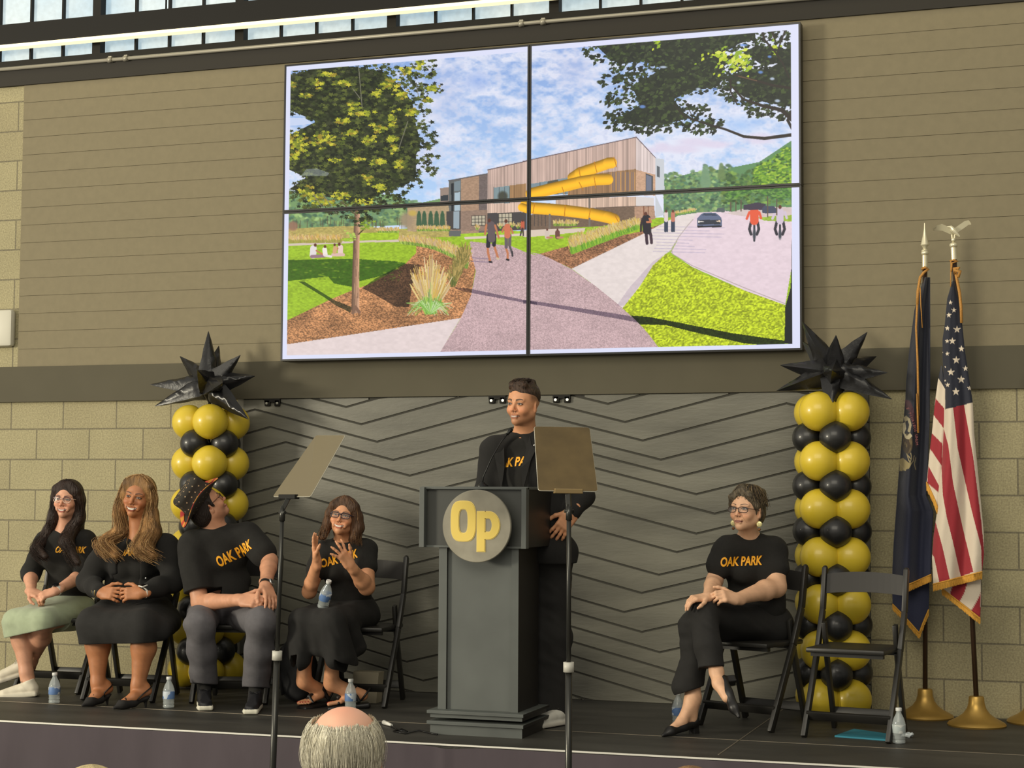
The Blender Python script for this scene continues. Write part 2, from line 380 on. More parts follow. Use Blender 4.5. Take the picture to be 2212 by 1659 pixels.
# ================================================================== the video wall and the picture it shows
TVX0, TVX1, TVZ0, TVZ1, TVY = 1.757, 5.037, 2.036, 3.930, -.118
GW, GH = 1120, 640
class Canvas:
    """a small painter: coordinates are photo pixels, the surface is the plane of the screens"""
    def __init__(s, X, Z, Y):
        s.U, s.V = PX(X, np.full_like(X, Y), Z); s.I = np.zeros(X.shape+(3,)); s.h, s.w = X.shape
        s.u0, s.v0 = s.U.min(), s.V.min(); s.u1, s.v1 = s.U.max(), s.V.max()
        # affine estimate for bounding boxes
        s.rows = s.V.mean(axis=1); s.cols = s.U.mean(axis=0)
    def win(s, x0, y0, x1, y1, pad=2):
        c0 = np.searchsorted(s.cols, x0-pad-8); c1 = np.searchsorted(s.cols, x1+pad+8)
        # rows run from the top down; the picture leans, so pad by the lean
        r0 = np.searchsorted(s.rows, y0-pad-58); r1 = np.searchsorted(s.rows, y1+pad+58)
        return slice(max(r0, 0), min(r1, s.h)), slice(max(c0, 0), min(c1, s.w))
    def put(s, w, m, col):
        if not m.size: return
        m = np.clip(m, 0, 1)[..., None]
        col = np.asarray(col, float)
        s.I[w] = s.I[w]*(1-m)+col*m
    def mask(s, pts, w):
        U, V = s.U[w], s.V[w]; m = np.zeros(U.shape, bool); n = len(pts)
        for i in range(n):
            x0, y0 = pts[i]; x1, y1 = pts[(i+1) % n]
            if y0 == y1: continue
            c = ((y0 <= V) != (y1 <= V)) & (U < (x1-x0)*(V-y0)/(y1-y0)+x0); m ^= c
        return m.astype(float)
    def poly(s, pts, col, a=1., tex=None):
        xs = [p[0] for p in pts]; ys = [p[1] for p in pts]; w = s.win(min(xs), min(ys), max(xs), max(ys))
        m = s.mask(pts, w)*a
        if tex is not None: col = tex(s.U[w], s.V[w], np.asarray(col, float))
        s.put(w, m, col)
    def line(s, pts, r, col, a=1., soft=.7, r1=None, shade=None):
        if len(pts) == 1: pts = [pts[0], (pts[0][0]+.01, pts[0][1])]
        n = len(pts)-1
        for i, ((x0, y0), (x1, y1)) in enumerate(zip(pts[:-1], pts[1:])):
            ra = r if r1 is None else r+(r1-r)*i/n; rb = r if r1 is None else r+(r1-r)*(i+1)/n; R = max(ra, rb)
            w = s.win(min(x0, x1)-R, min(y0, y1)-R, max(x0, x1)+R, max(y0, y1)+R); U, V = s.U[w], s.V[w]
            dx, dy = x1-x0, y1-y0; t = np.clip(((U-x0)*dx+(V-y0)*dy)/max(dx*dx+dy*dy, 1e-6), 0, 1)
            d = np.hypot(U-x0-t*dx, V-y0-t*dy); rr = ra+(rb-ra)*t
            m = np.clip((rr-d)/soft+.5, 0, 1)*a
            c = np.asarray(col, float)
            if shade is not None:
                L = max(math.hypot(dx, dy), 1e-6); sd = ((U-x0)*dy-(V-y0)*dx)/L/np.maximum(rr, .1)
                if dx < 0: sd = -sd
                c = shade(sd[..., None], c)
            s.put(w, m, c)
    def ell(s, c, r, col, a=1., soft=.12, rot=0.):
        R = max(r); w = s.win(c[0]-R, c[1]-R, c[0]+R, c[1]+R); U, V = s.U[w]-c[0], s.V[w]-c[1]
        cc, ss = math.cos(rot), math.sin(rot); x = (U*cc+V*ss)/r[0]; y = (-U*ss+V*cc)/r[1]
        s.put(w, np.clip((1-np.hypot(x, y))/soft, 0, 1)*a, col)
    def tint(s, pts, f, a=1.):       # multiply (drawn shade inside the picture)
        xs = [p[0] for p in pts]; ys = [p[1] for p in pts]; w = s.win(min(xs), min(ys), max(xs), max(ys))
        m = (s.mask(pts, w)*a)[..., None]; s.I[w] = s.I[w]*(1-m+m*np.asarray(f, float))
def Z1(*p): return [(600+x/3.95, 80+y/3.95) for x, y in p]
def Z2(*p): return [(600+x/3.95, 420+y/3.95) for x, y in p]
def Z3(*p): return [(1130+x/3.568, 30+y/3.568) for x, y in p]
def Z4(*p): return [(1130+x/3.568, 380+y/3.568) for x, y in p]

def paint_slide(C):
    U, V = C.U, C.V; R = random.Random(3)
    # sky with mottled cloud
    g = np.clip((V-60)/380, 0, 1)[..., None]
    C.I[:] = np.array((128, 158, 214.))*(1-g)+np.array((176, 206, 240.))*g
    cl = fbm(U/42+V/300, V/20, 5, 3); cl2 = fbm(U/11, V/7.5, 4, 9); big = fbm(U/160, V/110, 3, 21)
    m = np.clip((cl*.45+cl2*.30+big*.35+.10*np.clip((U-1140)/200, 0, .6)-.44)*4.0, 0, .92)[..., None]
    C.I[:] = C.I*(1-m)+np.array((224, 226, 240.))*m
    m = np.clip((cl2-.56)*3.5, 0, 1)[..., None]*.5; C.I[:] = C.I*(1-m)+np.array((178, 190, 222.))*m
    for c, r in (((960, 200), (60, 90)), ((1240, 150), (70, 60)), ((915, 330), (40, 60))):
        C.ell(c, r, (205, 204, 226), .45, 1.0)
    for c, r in (((1430, 318), (26, 14)), ((1475, 322), (50, 13)), ((1545, 312), (46, 11)), ((1640, 300), (46, 16)), ((1500, 307), (50, 12)), ((1400, 325), (30, 9))):
        C.ell(c, r, (215, 206, 226), .85, .6)
    C.ell((1600, 270), (60, 26), (120, 170, 232), .55, 1.); C.ell((1030, 175), (40, 30), (112, 150, 220), .6, 1.)
    # far trees, left and right
    def foliage(x0, x1, ytop, ybot, cols, n, r0, r1, seed):
        q = random.Random(seed)
        for i in range(n):
            x = q.uniform(x0, x1); yt = ytop(x); y = q.uniform(yt, ybot(x)); c = q.choice(cols); r = q.uniform(r0, r1)
            k = q.uniform(.75, 1.2); C.ell((x, y), (r, r*.62), tuple(min(255, v*k) for v in c), .85, .5, q.uniform(-.6, .6))
    gr = [(112, 142, 104), (92, 124, 98), (128, 158, 96), (74, 106, 84), (146, 172, 110)]
    C.poly([(620, 418), (700, 408), (780, 412), (860, 425), (900, 440), (975, 424), (975, 480), (620, 500)], (118, 150, 100))
    foliage(622, 960, lambda x: 412+max(0, x-760)*.16, lambda x: 488, gr, 700, 3, 9, 5)
    C.poly([(1434, 390), (1500, 372), (1560, 366), (1640, 350), (1715, 300), (1720, 480), (1434, 480)], (96, 138, 92))
    foliage(1436, 1500, lambda x: 375+6*math.sin(x/9), lambda x: 456, gr, 300, 3, 7, 8)
    foliage(1495, 1580, lambda x: 362+8*math.sin(x/7), lambda x: 462, gr, 360, 3, 8, 9)
    foliage(1560, 1716, lambda x: 372-max(0, x-1600)*.35+6*math.sin(x/11), lambda x: 440, [(84, 118, 62), (58, 90, 54), (122, 154, 72), (86, 116, 78)], 700, 3, 8, 10)
    C.line([(1558, 356), (1559, 380)], 4, (106, 130, 84), .9, 3, 9); C.line([(1524, 362), (1524, 395)], 6, (118, 150, 116), .9, 3, 12)
    for i in range(46):
        x = R.choice([R.uniform(622, 940)]); y = R.uniform(466, 484); C.line([(x, y), (x+R.uniform(-1, 1), y+17)], .7, (92, 78, 60), .8)
    # ground: lawns first
    lawn = lambda U, V, c: c*(.84+.34*fbm(U/5, V/2.6, 3, 31))[..., None]
    C.poly([(612, 500), (975, 492), (1140, 500), (1420, 470), (1715, 470), (1715, 780), (612, 790)], (150, 182, 44), tex=lawn)
    C.poly([(612, 494), (760, 488), (880, 496), (975, 486), (975, 512), (612, 516)], (176, 160, 92), tex=lawn)
    C.poly(Z2((85, 420), (560, 400), (1040, 385), (1040, 405), (700, 410), (85, 440)), (208, 190, 176))
    C.poly(Z2((700, 330), (1030, 320), (1040, 380), (700, 385)), (160, 190, 48), tex=lawn)
    # building
    wood = lambda U, V, c: c*(.86+.28*vnoise(U/1.7, V*0+3, 5))[..., None]*(.96+.08*vnoise(U/6, V/30, 8))[..., None]
    brick = lambda U, V, c: c*(.93+.14*vnoise(U/3., V/2., 15))[..., None]
    C.poly(Z1((1385, 1290), (1462, 1280), (1462, 1500), (1385, 1510)), (150, 132, 120)); C.poly(Z1((1390, 1355), (1455, 1345), (1455, 1395), (1390, 1400)), (56, 62, 66))
    C.poly([(880, 447), (976, 436), (976, 500), (880, 500)], (176, 152, 118), tex=brick)
    C.poly(Z1((1460, 1228), (1562, 1208), (1562, 1700), (1460, 1700)), (100, 102, 100)); 
    C.poly(Z1((1480, 1250), (1500, 1246), (1500, 1640), (1480, 1640)), (44, 48, 52)); C.poly(Z1((1508, 1330), (1555, 1322), (1555, 1560), (1508, 1570)), (168, 186, 196)); C.poly(Z1((1505, 1235), (1558, 1224), (1558, 1310), (1505, 1318)), (120, 134, 140))
    C.poly(Z1((1562, 1208), (1716, 1180), (1716, 1700), (1562, 1700)), (166, 136, 112), tex=brick)
    C.poly(Z1((1716, 1180), (1790, 1166), (1790, 1700), (1716, 1700)), (112, 100, 96), tex=brick)
    C.line(Z1((1458, 1226), (1790, 1166)), 1.1, (92, 88, 88))
    C.poly(Z1((1790, 1132), (2125, 1056))+Z3((0, 1135), (870, 950), (870, 1200), (0, 1320))+Z1((1790, 1260)), (190, 164, 152), tex=wood)
    C.poly(Z1((1790, 1260), (2125, 1240))+[(1144, 399), (1144, 456), (1052, 462)], (184, 160, 148), tex=wood)
    C.poly(Z1((1842, 1285), (1978, 1268), (1978, 1440), (1842, 1450)), (128, 146, 150)); C.poly(Z1((1978, 1266), (2120, 1250), (2120, 1385), (1978, 1390)), (152, 118, 82), tex=wood)
    C.ell(Z1((1920, 1360))[0], (13, 14), (66, 66, 54), .9, .4)
    for x in (1842, 1890, 1935, 1978): C.line(Z1((x, 1280), (x, 1440)), .5, (64, 70, 74))
    C.line(Z1((1790, 1134), (2125, 1058))+Z3((0, 1137), (872, 950), (1020, 1110)), 1.0, (108, 92, 96))
    C.poly(Z3((870, 955), (1020, 1112), (1020, 1235), (870, 1200)), (208, 192, 188), tex=wood)
    C.poly(Z3((1020, 1112), (1085, 1120), (1090, 1391), (1018, 1391))+Z4((1090, 300), (1020, 320), (1018, 0)), (196, 200, 206))
    C.poly(Z3((1030, 1170), (1052, 1180), (1052, 1260), (1030, 1255)), (92, 98, 104)); C.poly(Z3((870, 1200), (1020, 1238), (1020, 1400), (870, 1400)), (196, 158, 130), tex=brick)
    C.poly(Z3((944, 1228), (1000, 1250), (1000, 1390), (944, 1390)), (70, 72, 76)); C.poly(Z3((950, 1240), (990, 1255), (990, 1380), (950, 1380)), (112, 116, 132))
    C.poly(Z3((60, 1310), (345, 1262), (345, 1391), (60, 1391))+Z4((60, 100), (60, 0)), (124, 142, 150)); C.poly(Z3((190, 1290), (270, 1276), (270, 1391), (190, 1391)), (84, 84, 76))
    for x in (60, 130, 190, 270, 330): C.line(Z3((x, 1300), (x, 1391)), .5, (60, 66, 70))
    C.poly(Z3((345, 1255), (870, 1195), (870, 1400), (345, 1400)), (150, 116, 84), tex=wood)
    for i, x in enumerate(range(680, 870, 12)):
        C.line(Z3((x, 1222), (x, 1360)), .8, (120, 110, 120) if i % 3 else (200, 150, 90), .8)
    C.poly(Z4((250, 175), (870, 160), (870, 232), (560, 245), (250, 250)), (200, 172, 152), tex=wood)
    C.poly(Z4((870, 160), (1008, 170), (1008, 230), (870, 232)), (214, 206, 202)); C.line(Z4((560, 246), (870, 234), (1008, 232)), .7, (90, 74, 66))
    C.poly(Z4((60, 300), (200, 250), (560, 247), (860, 236), (860, 370), (60, 420)), (116, 96, 80), tex=brick)
    C.poly(Z4((860, 236), (1010, 234), (1020, 330), (860, 370)), (176, 140, 116), tex=brick)
    for x in (930, 965): C.line(Z4((x, 236), (x, 330)), .8, (120, 70, 50))
    C.poly(Z2((1460, 150), (1790, 130), (1790, 310), (1460, 310)), (146, 122, 106), tex=brick); C.poly(Z2((1440, 145), (1560, 140), (1560, 300), (1440, 300)), (74, 70, 68)); C.poly(Z2((1500, 145), (1550, 145), (1550, 290), (1500, 290)), (150, 164, 172))
    C.poly(Z2((1790, 80), (2120, 70), (2120, 155), (1790, 170)), (204, 176, 158), tex=wood); C.poly(Z2((1790, 160), (2120, 150), (2120, 300), (1790, 320)), (74, 70, 70))
    for (x0, y0, x1, y1) in ((1655, 185, 1770, 265), (1885, 165, 2000, 270)):
        C.poly(Z2((x0, y0), (x1, y0-8), (x1, y1), (x0, y1)), (186, 176, 152))
        for k in range(5): C.line(Z2((x0+(x1-x0)*k/4, y0-4), (x0+(x1-x0)*k/4, y1)), .55, (44, 44, 44))
        for k in range(4): C.line(Z2((x0, y0+(y1-y0)*k/3), (x1, y0-6+(y1-y0+6)*k/3)), .55, (44, 44, 44))
    for k in range(6):
        C.line(Z4((60+k*28, 300), (60+k*28, 385)), .5, (60, 60, 62))
    for x in (1205, 1250, 1305, 1355, 1405):
        C.line(Z2((x, 150), (x, 175), (x, 260)), 2.5, (62, 92, 66), .95, 1.5, 6)
    C.ell(Z2((1100, 220))[0], (20, 22), (158, 138, 112), .9, .5); C.ell(Z2((1150, 160))[0], (12, 8), (196, 170, 80), .8, .5); C.ell(Z2((130, 270))[0], (13, 13), (150, 112, 92), .9, .4)
    # slide tube
    tube_sh = lambda sd, c: c*np.clip(1.06-.30*np.clip(sd, -1, 1)**2-.22*sd, .5, 1.15)
    yel = (238, 176, 38)
    C.line(Z3((60, 1391), (200, 1360), (330, 1330), (450, 1300), (560, 1282), (655, 1278)), 11, yel, 1, 1., shade=tube_sh)
    C.line(Z3((385, 1262), (440, 1225), (560, 1185), (660, 1150), (680, 1148)), 12, yel, 1, 1., shade=tube_sh)
    C.line(Z4((60, 135), (200, 100), (330, 70), (450, 42), (560, 26), (650, 24)), 11.5, yel, 1, 1., shade=tube_sh)
    C.line(Z2((2115, 90), (2150, 110)), 12, yel, 1, 1, shade=tube_sh); C.line(Z2((2085, 110), (2140, 130)), 9, yel, 1, 1, shade=tube_sh)
    C.line(Z4((70, 248), (200, 256), (330, 268), (520, 292), (660, 320), (700, 335)), 12.5, yel, 1, 1., shade=tube_sh)
    for p in (((432, 50), (462, 108)), ((548, 10), (560, 92)), ((300, 85), (318, 140))): C.line(Z4(*p), .8, (188, 120, 20))
    for p in (((325, 225), (318, 312)), ((520, 248), (505, 335)), ((90, 208), (75, 288)), ((705, 300), (735, 355))): C.line(Z4(*p), .9, (190, 122, 22))
    for p in (((430, 1185), (440, 1250)), ((548, 1140), (568, 1220)), ((700, 1105), (720, 1180))): C.line(Z3(*p), .9, (190, 122, 22))
    for p in (((512, 180), (512, 245)), ((512, 330), (512, 385)), ((205, 300), (205, 400))): C.line(Z4(*p), 2.2, (120, 110, 100))
    # grounds in front of the building
    C.poly(Z2((1560, 335), (2120, 310), (2130, 400), (1560, 400)), (156, 190, 50), tex=lawn)
    C.poly(Z4((0, 420), (480, 400), (470, 430), (60, 470), (0, 470)), (214, 196, 180)); C.poly(Z2((1590, 365), (2120, 330), (2120, 350), (1600, 385)), (214, 196, 180))
    # mulch bed, asphalt path, concrete
    chips = lambda U, V, c: c*(.62+.75*vnoise(U/2.6+V/3.1, V/1.5-U/5, 51))[..., None]*(.85+.3*vnoise(U/30, V/20, 52))[..., None]
    C.poly(Z2((1180, 440), (1400, 430), (1640, 480), (1690, 620), (1650, 860), (1560, 1060), (80, 1290), (80, 1075), (440, 900), (630, 820), (800, 760), (1080, 600), (1180, 500)), (172, 122, 82), tex=chips)
    gravel = lambda U, V, c: c*(.86+.28*vnoise(U/1.6, V/1.4, 61))[..., None]*(.95+.1*fbm(U/40, V/25, 2, 62))[..., None]
    C.poly(Z2((1640, 400), (1990, 440), (2130, 500), (2212, 520))+Z4((60, 590), (150, 605), (370, 715), (560, 850), (740, 990), (860, 1100), (960, 1210), (1050, 1330), (0, 1360))+Z2((2110, 1370), (1370, 1370), (1560, 1060), (1650, 860), (1690, 650), (1650, 500)), (190, 162, 164), tex=gravel)
    conc = lambda U, V, c: c*(.96+.08*fbm(U/9, V/5, 3, 71))[..., None]
    C.poly(Z2((75, 1280), (1560, 1055), (1370, 1372), (70, 1395)), (222, 206, 204), tex=conc)
    C.poly(Z4((375, 715), (900, 460), (1080, 365), (1200, 305), (1340, 285), (1310, 340), (1200, 480), (1140, 570), (1080, 620), (770, 1020), (560, 850)), (224, 212, 208), tex=conc)
    C.poly(Z4((1340, 285), (1560, 270), (2090, 340), (2070, 700), (2020, 995), (1700, 880), (1300, 700), (1140, 590), (1200, 480), (1310, 340)), (224, 204, 212), tex=conc)
    C.line(Z4((1310, 335), (1270, 380), (1200, 470), (1145, 560), (1150, 600), (1300, 690), (1700, 860), (2020, 985)), .8, (176, 160, 158))
    C.poly(Z4((1560, 290), (1750, 240), (2090, 240), (2090, 350), (1820, 330)), (208, 190, 186), tex=conc); C.poly(Z4((1800, 320), (2085, 300), (2085, 352), (1860, 345)), (150, 178, 60), tex=lawn)
    C.poly(Z4((60, 470), (360, 450), (350, 560), (60, 580)), (150, 182, 44), tex=lawn)
    C.poly(Z4((130, 600), (350, 540), (900, 430), (1080, 365), (900, 460), (375, 715)), (150, 106, 76), tex=chips)
    grass = lambda U, V, c: c*(.70+.58*vnoise(U/3.2+V/6, V/2.6, 81))[..., None]*(.9+.2*vnoise(U/1.3, V/1.3, 82))[..., None]
    C.poly(Z4((1105, 595), (1200, 650), (1400, 760), (1700, 880), (2020, 995), (2015, 1320), (1050, 1320), (900, 1140), (765, 1020), (900, 850), (1000, 690)), (176, 192, 40), tex=grass)
    C.tint(Z4((1100, 598), (1090, 600), (780, 1000), (720, 1000), (820, 860), (1000, 660)), (.90, .88, .92))
    # drawn shade on the lawn and the long trunk shadows
    for pts, f, a in ((Z2((85, 560), (300, 555), (640, 550), (1000, 570), (1090, 585), (940, 680), (700, 740), (640, 790), (480, 760), (430, 700), (85, 740)), (.36, .50, .42), .92),
                      (Z2((1080, 590), (1220, 600), (1150, 760), (1120, 960), (1010, 960), (820, 850), (720, 800), (830, 720)), (.42, .42, .44), .9),
                      (Z2((170, 740), (230, 745), (480, 900), (630, 960), (620, 1010), (500, 950), (400, 880)), (.34, .42, .36), .9),
                      (Z2((1500, 790), (1620, 800), (2120, 905), (2212, 920), (2212, 945), (2110, 925), (1620, 835), (1540, 815)), (.60, .58, .66), .9),
                      (Z4((0, 955), (60, 960), (800, 1075), (900, 1100), (880, 1130), (780, 1110), (60, 985), (0, 985)), (.58, .56, .64), .9),
                      (Z4((830, 1075), (960, 1085), (1200, 1130), (1600, 1210), (2020, 1270), (2015, 1320), (1700, 1290), (1300, 1200), (1100, 1150), (900, 1145)), (.16, .22, .20), .95)):
        C.tint(pts, f, a)
    for q in range(120):
        x = R.uniform(100, 1050); y = R.uniform(560, 740); C.ell(Z2((x, y))[0], (R.uniform(2, 8), R.uniform(1, 3)), (84, 110, 36) if R.random() < .7 else (150, 176, 46), .5, .6)
    for q in range(9):
        y = 300+q*24; C.line(Z4((1000+R.uniform(0, 60), y+90), (1260+R.uniform(0, 300), y+100)), .8, (180, 168, 190), .7)
    # ornamental grasses: many thin strokes
    def tuft(cx, cy, h, wd, n, cols, base, seed, r=.55):
        q = random.Random(seed)
        for i in range(n):
            a = q.uniform(-1, 1); L = h*q.uniform(.55, 1.05)*(1-.28*abs(a)); x1 = cx+a*wd+q.uniform(-2, 2); y1 = cy-L
            C.line([(cx+a*wd*.25, cy), (cx+a*wd*.6, cy-L*.55), (x1, y1)], r, q.choice(base), .9)
            C.line([(cx+a*wd*.6, cy-L*.55), (x1, y1)], r*1.25, q.choice(cols), .9)
    plume = [(214, 180, 120), (230, 200, 140), (190, 150, 96), (206, 168, 140), (222, 176, 90)]
    blade = [(120, 146, 60), (86, 118, 48), (150, 172, 70), (176, 200, 90)]
    for i in range(46):
        t_ = i/45; p = Z2((1050+t_*560, 405+60*t_+150*t_**3))[0]; tuft(p[0], p[1]+4, 20+16*t_, 9, 16, plume, blade, 100+i)
    for i in range(20):
        t_ = i/19; p = Z2((1620-t_*110, 560+t_*230))[0]; tuft(p[0]-4, p[1], 44, 16, 16, [(150, 130, 70), (120, 110, 60), (196, 166, 100)], [(84, 92, 44), (110, 118, 56)], 160+i)
    for k in range(3): tuft(*Z2((1300, 1020))[0], 128-k*12, 46-8*k, 80, plume+[(236, 206, 170)], [(150, 190, 70), (120, 170, 60), (180, 206, 110), (96, 130, 80)], 200+k, .7)
    for i in range(70):
        q = random.Random(300+i); a = q.uniform(-1, 1); p = Z2((1300, 1020))[0]; C.line([p, (p[0]+a*26, p[1]-q.uniform(12, 30)), (p[0]+a*52, p[1]-q.uniform(-4, 26))], .6, q.choice([(150, 200, 96), (200, 214, 170), (110, 160, 60)]), .85)
    for i in range(60):
        t_ = i/59; p = Z4((380+t_*500, 600-t_*190))[0]; tuft(p[0], p[1], 44-16*t_, 12, 18, plume, [(120, 170, 50), (90, 140, 44), (160, 190, 60)], 400+i)
    for i in range(14):
        p = Z4((240+i*13, 385))[0]; tuft(p[0], p[1], 15, 5, 8, plume, blade, 500+i); p = Z4((1180+i*11, 300-i*2))[0]; tuft(p[0], p[1], 9, 4, 7, plume, blade, 540+i)
    for i in range(30):
        p = Z2((100+i*15, 412))[0]; tuft(p[0], p[1], 20, 7, 9, plume, [(150, 140, 70), (170, 160, 80)], 600+i); p = Z2((860+i*6, 325))[0]; tuft(p[0], p[1], 12, 4, 6, plume, blade, 640+i)
        p = Z2((1190+i*9.5, 312))[0]; tuft(p[0], p[1], 13, 4, 7, plume, blade, 680+i)
    for p in ((1700, 300), (1900, 290), (2050, 290), (2000, 280)): tuft(*Z2(p)[0], 13, 7, 16, plume, blade, 720+p[0])
    # people in the picture
    skin = (190, 120, 84)
    def fig(T, head, hr, parts):
        for pts, r, c in parts: C.line(T(*pts), r, c)
        C.ell(T(head)[0], (hr, hr*1.2), (96, 56, 44), 1, .3)
    fig(Z2, (1805, 222), 4, [([(1790, 430), (1795, 500), (1812, 575)], 2.6, skin), ([(1845, 430), (1860, 480), (1880, 545)], 2.4, skin), ([(1800, 350), (1795, 440)], 4.5, (44, 44, 50)), ([(1850, 350), (1845, 430)], 4.2, (44, 44, 50)), ([(1822, 260), (1825, 380)], 8, (100, 88, 90)), ([(1780, 260), (1768, 340)], 2.2, skin), ([(1855, 265), (1885, 370)], 2.2, skin), ([(1805, 575), (1825, 578)], 2, (40, 38, 46)), ([(1870, 545), (1885, 550)], 2, (200, 180, 150))])
    fig(Z2, (1948, 228), 4, [([(1945, 450), (1962, 500), (1962, 550)], 2.3, skin), ([(1975, 430), (2000, 500)], 2.3, (90, 84, 88)), ([(1948, 350), (1950, 450)], 3.5, (104, 92, 98)), ([(1980, 350), (1978, 430)], 3.5, (104, 92, 98)), ([(1958, 275), (1960, 350)], 6.5, (204, 116, 84)), ([(1930, 280), (1915, 320)], 2, skin), ([(1990, 290), (2005, 330)], 2, skin), ([(1955, 555), (1970, 560)], 2, (40, 36, 40)), ([(2000, 490), (2003, 525)], 2, (60, 56, 60))])
    for p in ((1655, 540, 1800, 550), (1655, 570, 1800, 578)): C.line(Z2((p[0], p[1]), (p[2], p[3])), .8, (124, 106, 130), .8)
    fig(Z2, (2090, 225), 2.4, [([(2090, 240), (2088, 290)], 4, (190, 96, 70)), ([(2085, 290), (2070, 350)], 1.6, (70, 60, 60)), ([(2092, 290), (2095, 350)], 1.6, (70, 60, 60))])
    fig(Z2, (320, 432), 3.6, [([(305, 460), (300, 520)], 7, (222, 214, 214)), ([(290, 530), (400, 525)], 3.5, (150, 116, 130)), ([(330, 480), (380, 510)], 1.8, skin)])
    fig(Z2, (403, 445), 3.2, [([(400, 470), (405, 510)], 5, (236, 226, 220)), ([(400, 520), (455, 530)], 2.6, (226, 214, 210))])
    fig(Z2, (525, 425), 3.6, [([(535, 450), (535, 500)], 5.6, (226, 200, 190)), ([(470, 515), (560, 515)], 3.4, (214, 180, 170)), ([(510, 460), (480, 490)], 2, skin)])
    fig(Z2, (485, 430), 3, [([(490, 455), (485, 490)], 4.4, (206, 166, 120))])
    fig(Z4, (945, 292), 4, [([(945, 410), (950, 460), (955, 520)], 3.2, (60, 44, 56)), ([(970, 410), (985, 460), (990, 515)], 3.2, (66, 48, 60)), ([(950, 330), (955, 420)], 9.2, (40, 38, 46)), ([(920, 330), (908, 380), (908, 425)], 2.4, (54, 44, 48)), ([(975, 330), (985, 355), (955, 355)], 2.2, skin)])
    for hx, c in ((1102, (220, 204, 200)), (1155, (190, 120, 100))):
        fig(Z4, (hx, 272), 3, [([(hx-6, 345), (hx-6, 425)], 2.4, (54, 64, 84)), ([(hx+8, 345), (hx+8, 425)], 2.2, (54, 64, 84)), ([(hx, 290), (hx, 340)], 4.4, c)])
    for hx, dy, c, sh in ((1782, 0, (224, 92, 62), (54, 54, 62)), (1980, 0, (206, 190, 206), (48, 46, 56))):
        C.line(Z4((hx, 380), (hx, 500 if hx < 1900 else 470)), 2.2, (48, 52, 60)); C.ell(Z4((hx, 450))[0], (4.5, 14), (70, 76, 84), .7, .3)
        fig(Z4, (hx, 240), 4.2, [([(hx-25, 355), (hx-38, 410), (hx-25, 450)], 3, sh), ([(hx+25, 355), (hx+35, 410), (hx+20, 450)], 3, sh), ([(hx, 275), (hx, 345)], 9.4 if hx < 1900 else 7.6, c), ([(hx-38, 280), (hx-58, 330)], 2.6, c), ([(hx+38, 280), (hx+52, 325)], 2.6, c)])
    for hx, c in ((185, (206, 190, 176)), (265, (110, 72, 66))): fig(Z4, (hx, 415), 2.4, [([(hx, 435), (hx, 470)], 5, c), ([(hx, 475), (hx+40, 475)], 2, (190, 130, 110))])
    # cars
    C.poly(Z4((1340, 330), (1365, 300), (1390, 285), (1480, 283), (1505, 300), (1530, 325), (1532, 385), (1340, 388)), (96, 106, 132)); C.poly(Z4((1375, 305), (1395, 290), (1478, 289), (1500, 308)), (62, 72, 92))
    C.poly(Z4((1345, 340), (1525, 338), (1520, 372), (1350, 374)), (52, 56, 66)); C.poly(Z4((1350, 345), (1400, 352), (1350, 360)), (220, 214, 206)); C.poly(Z4((1520, 340), (1480, 350), (1520, 356)), (230, 206, 180)); C.poly(Z4((1340, 385), (1532, 382), (1530, 396), (1345, 398)), (40, 40, 48))
    C.poly(Z4((1490, 262), (1500, 248), (1545, 247), (1555, 262), (1553, 280), (1492, 280)), (84, 96, 96)); C.poly(Z4((1700, 225), (1800, 205), (1870, 215), (1870, 262), (1700, 262)), (66, 58, 74)); C.poly(Z4((1840, 250), (1860, 232), (1930, 230), (1955, 255), (1950, 285), (1845, 288)), (70, 76, 96))
    for x, y0, y1 in ((1955, 110, 300), (1885, 140, 315), (1680, 190, 270), (1600, 205, 270), (1640, 200, 270)): C.line(Z4((x, y0), (x, y1)), 1.3, (96, 84, 70))
    q = random.Random(77)
    for i in range(420):
        x = q.uniform(1565, 2090); y = q.uniform(95, 150+30*math.sin(x/60)); C.ell(Z4((x, y))[0], (q.uniform(3, 8), q.uniform(1.5, 3)), q.choice([(70, 112, 56), (100, 150, 62), (56, 92, 56), (120, 160, 80)]), .8, .5, q.uniform(-.5, .5))
    # trunk of the near tree
    C.line(Z2((680, 120), (672, 350), (665, 700), (662, 980)), 5.6, (150, 116, 92), 1, 1., 8.6, shade=lambda sd, c: c*(1.05-.42*np.clip(sd, -1, 1)))
    for i in range(30):
        x = q.uniform(648, 690); y = q.uniform(300, 900); C.line(Z2((x, y), (x+q.uniform(-3, 3), y+q.uniform(30, 90))), .5, q.choice([(190, 150, 120), (96, 70, 56)]), .7)
    C.line(Z2((640, 1010), (662, 960), (695, 1005)), 3.4, (130, 98, 78), 1, 1)
    # crown of the near tree
    def leaf(x, y, s, c, rot, k=5):
        pts = []
        for j in range(2*k):
            r = s*(1 if j % 2 == 0 else .5); a = rot+math.pi*j/k; pts.append((x+r*1.25*math.cos(a), y+r*.8*math.sin(a)))
        C.poly(pts, c, .95)
    crown = Z1((95, 280), (200, 245), (640, 235), (900, 215), (1000, 250), (1110, 260), (1150, 210), (1230, 180), (1390, 180), (1340, 260), (1360, 320), (1240, 380), (1420, 400), (1425, 470), (1290, 500), (1200, 560), (1310, 600), (1310, 660), (1240, 680), (1350, 740), (1320, 800), (1400, 850), (1390, 900), (1330, 960), (1240, 950), (1200, 990), (1390, 1010), (1385, 1050), (1290, 1080), (1380, 1130), (1330, 1180), (1200, 1170), (1250, 1220), (1220, 1300), (1110, 1280), (1180, 1330), (1060, 1340), (1090, 1420), (900, 1470), (700, 1640), (620, 1560), (400, 1500), (90, 1440), (90, 1330), (130, 1230), (210, 1230), (90, 1160), (95, 790), (180, 760), (300, 780), (250, 690), (95, 660))
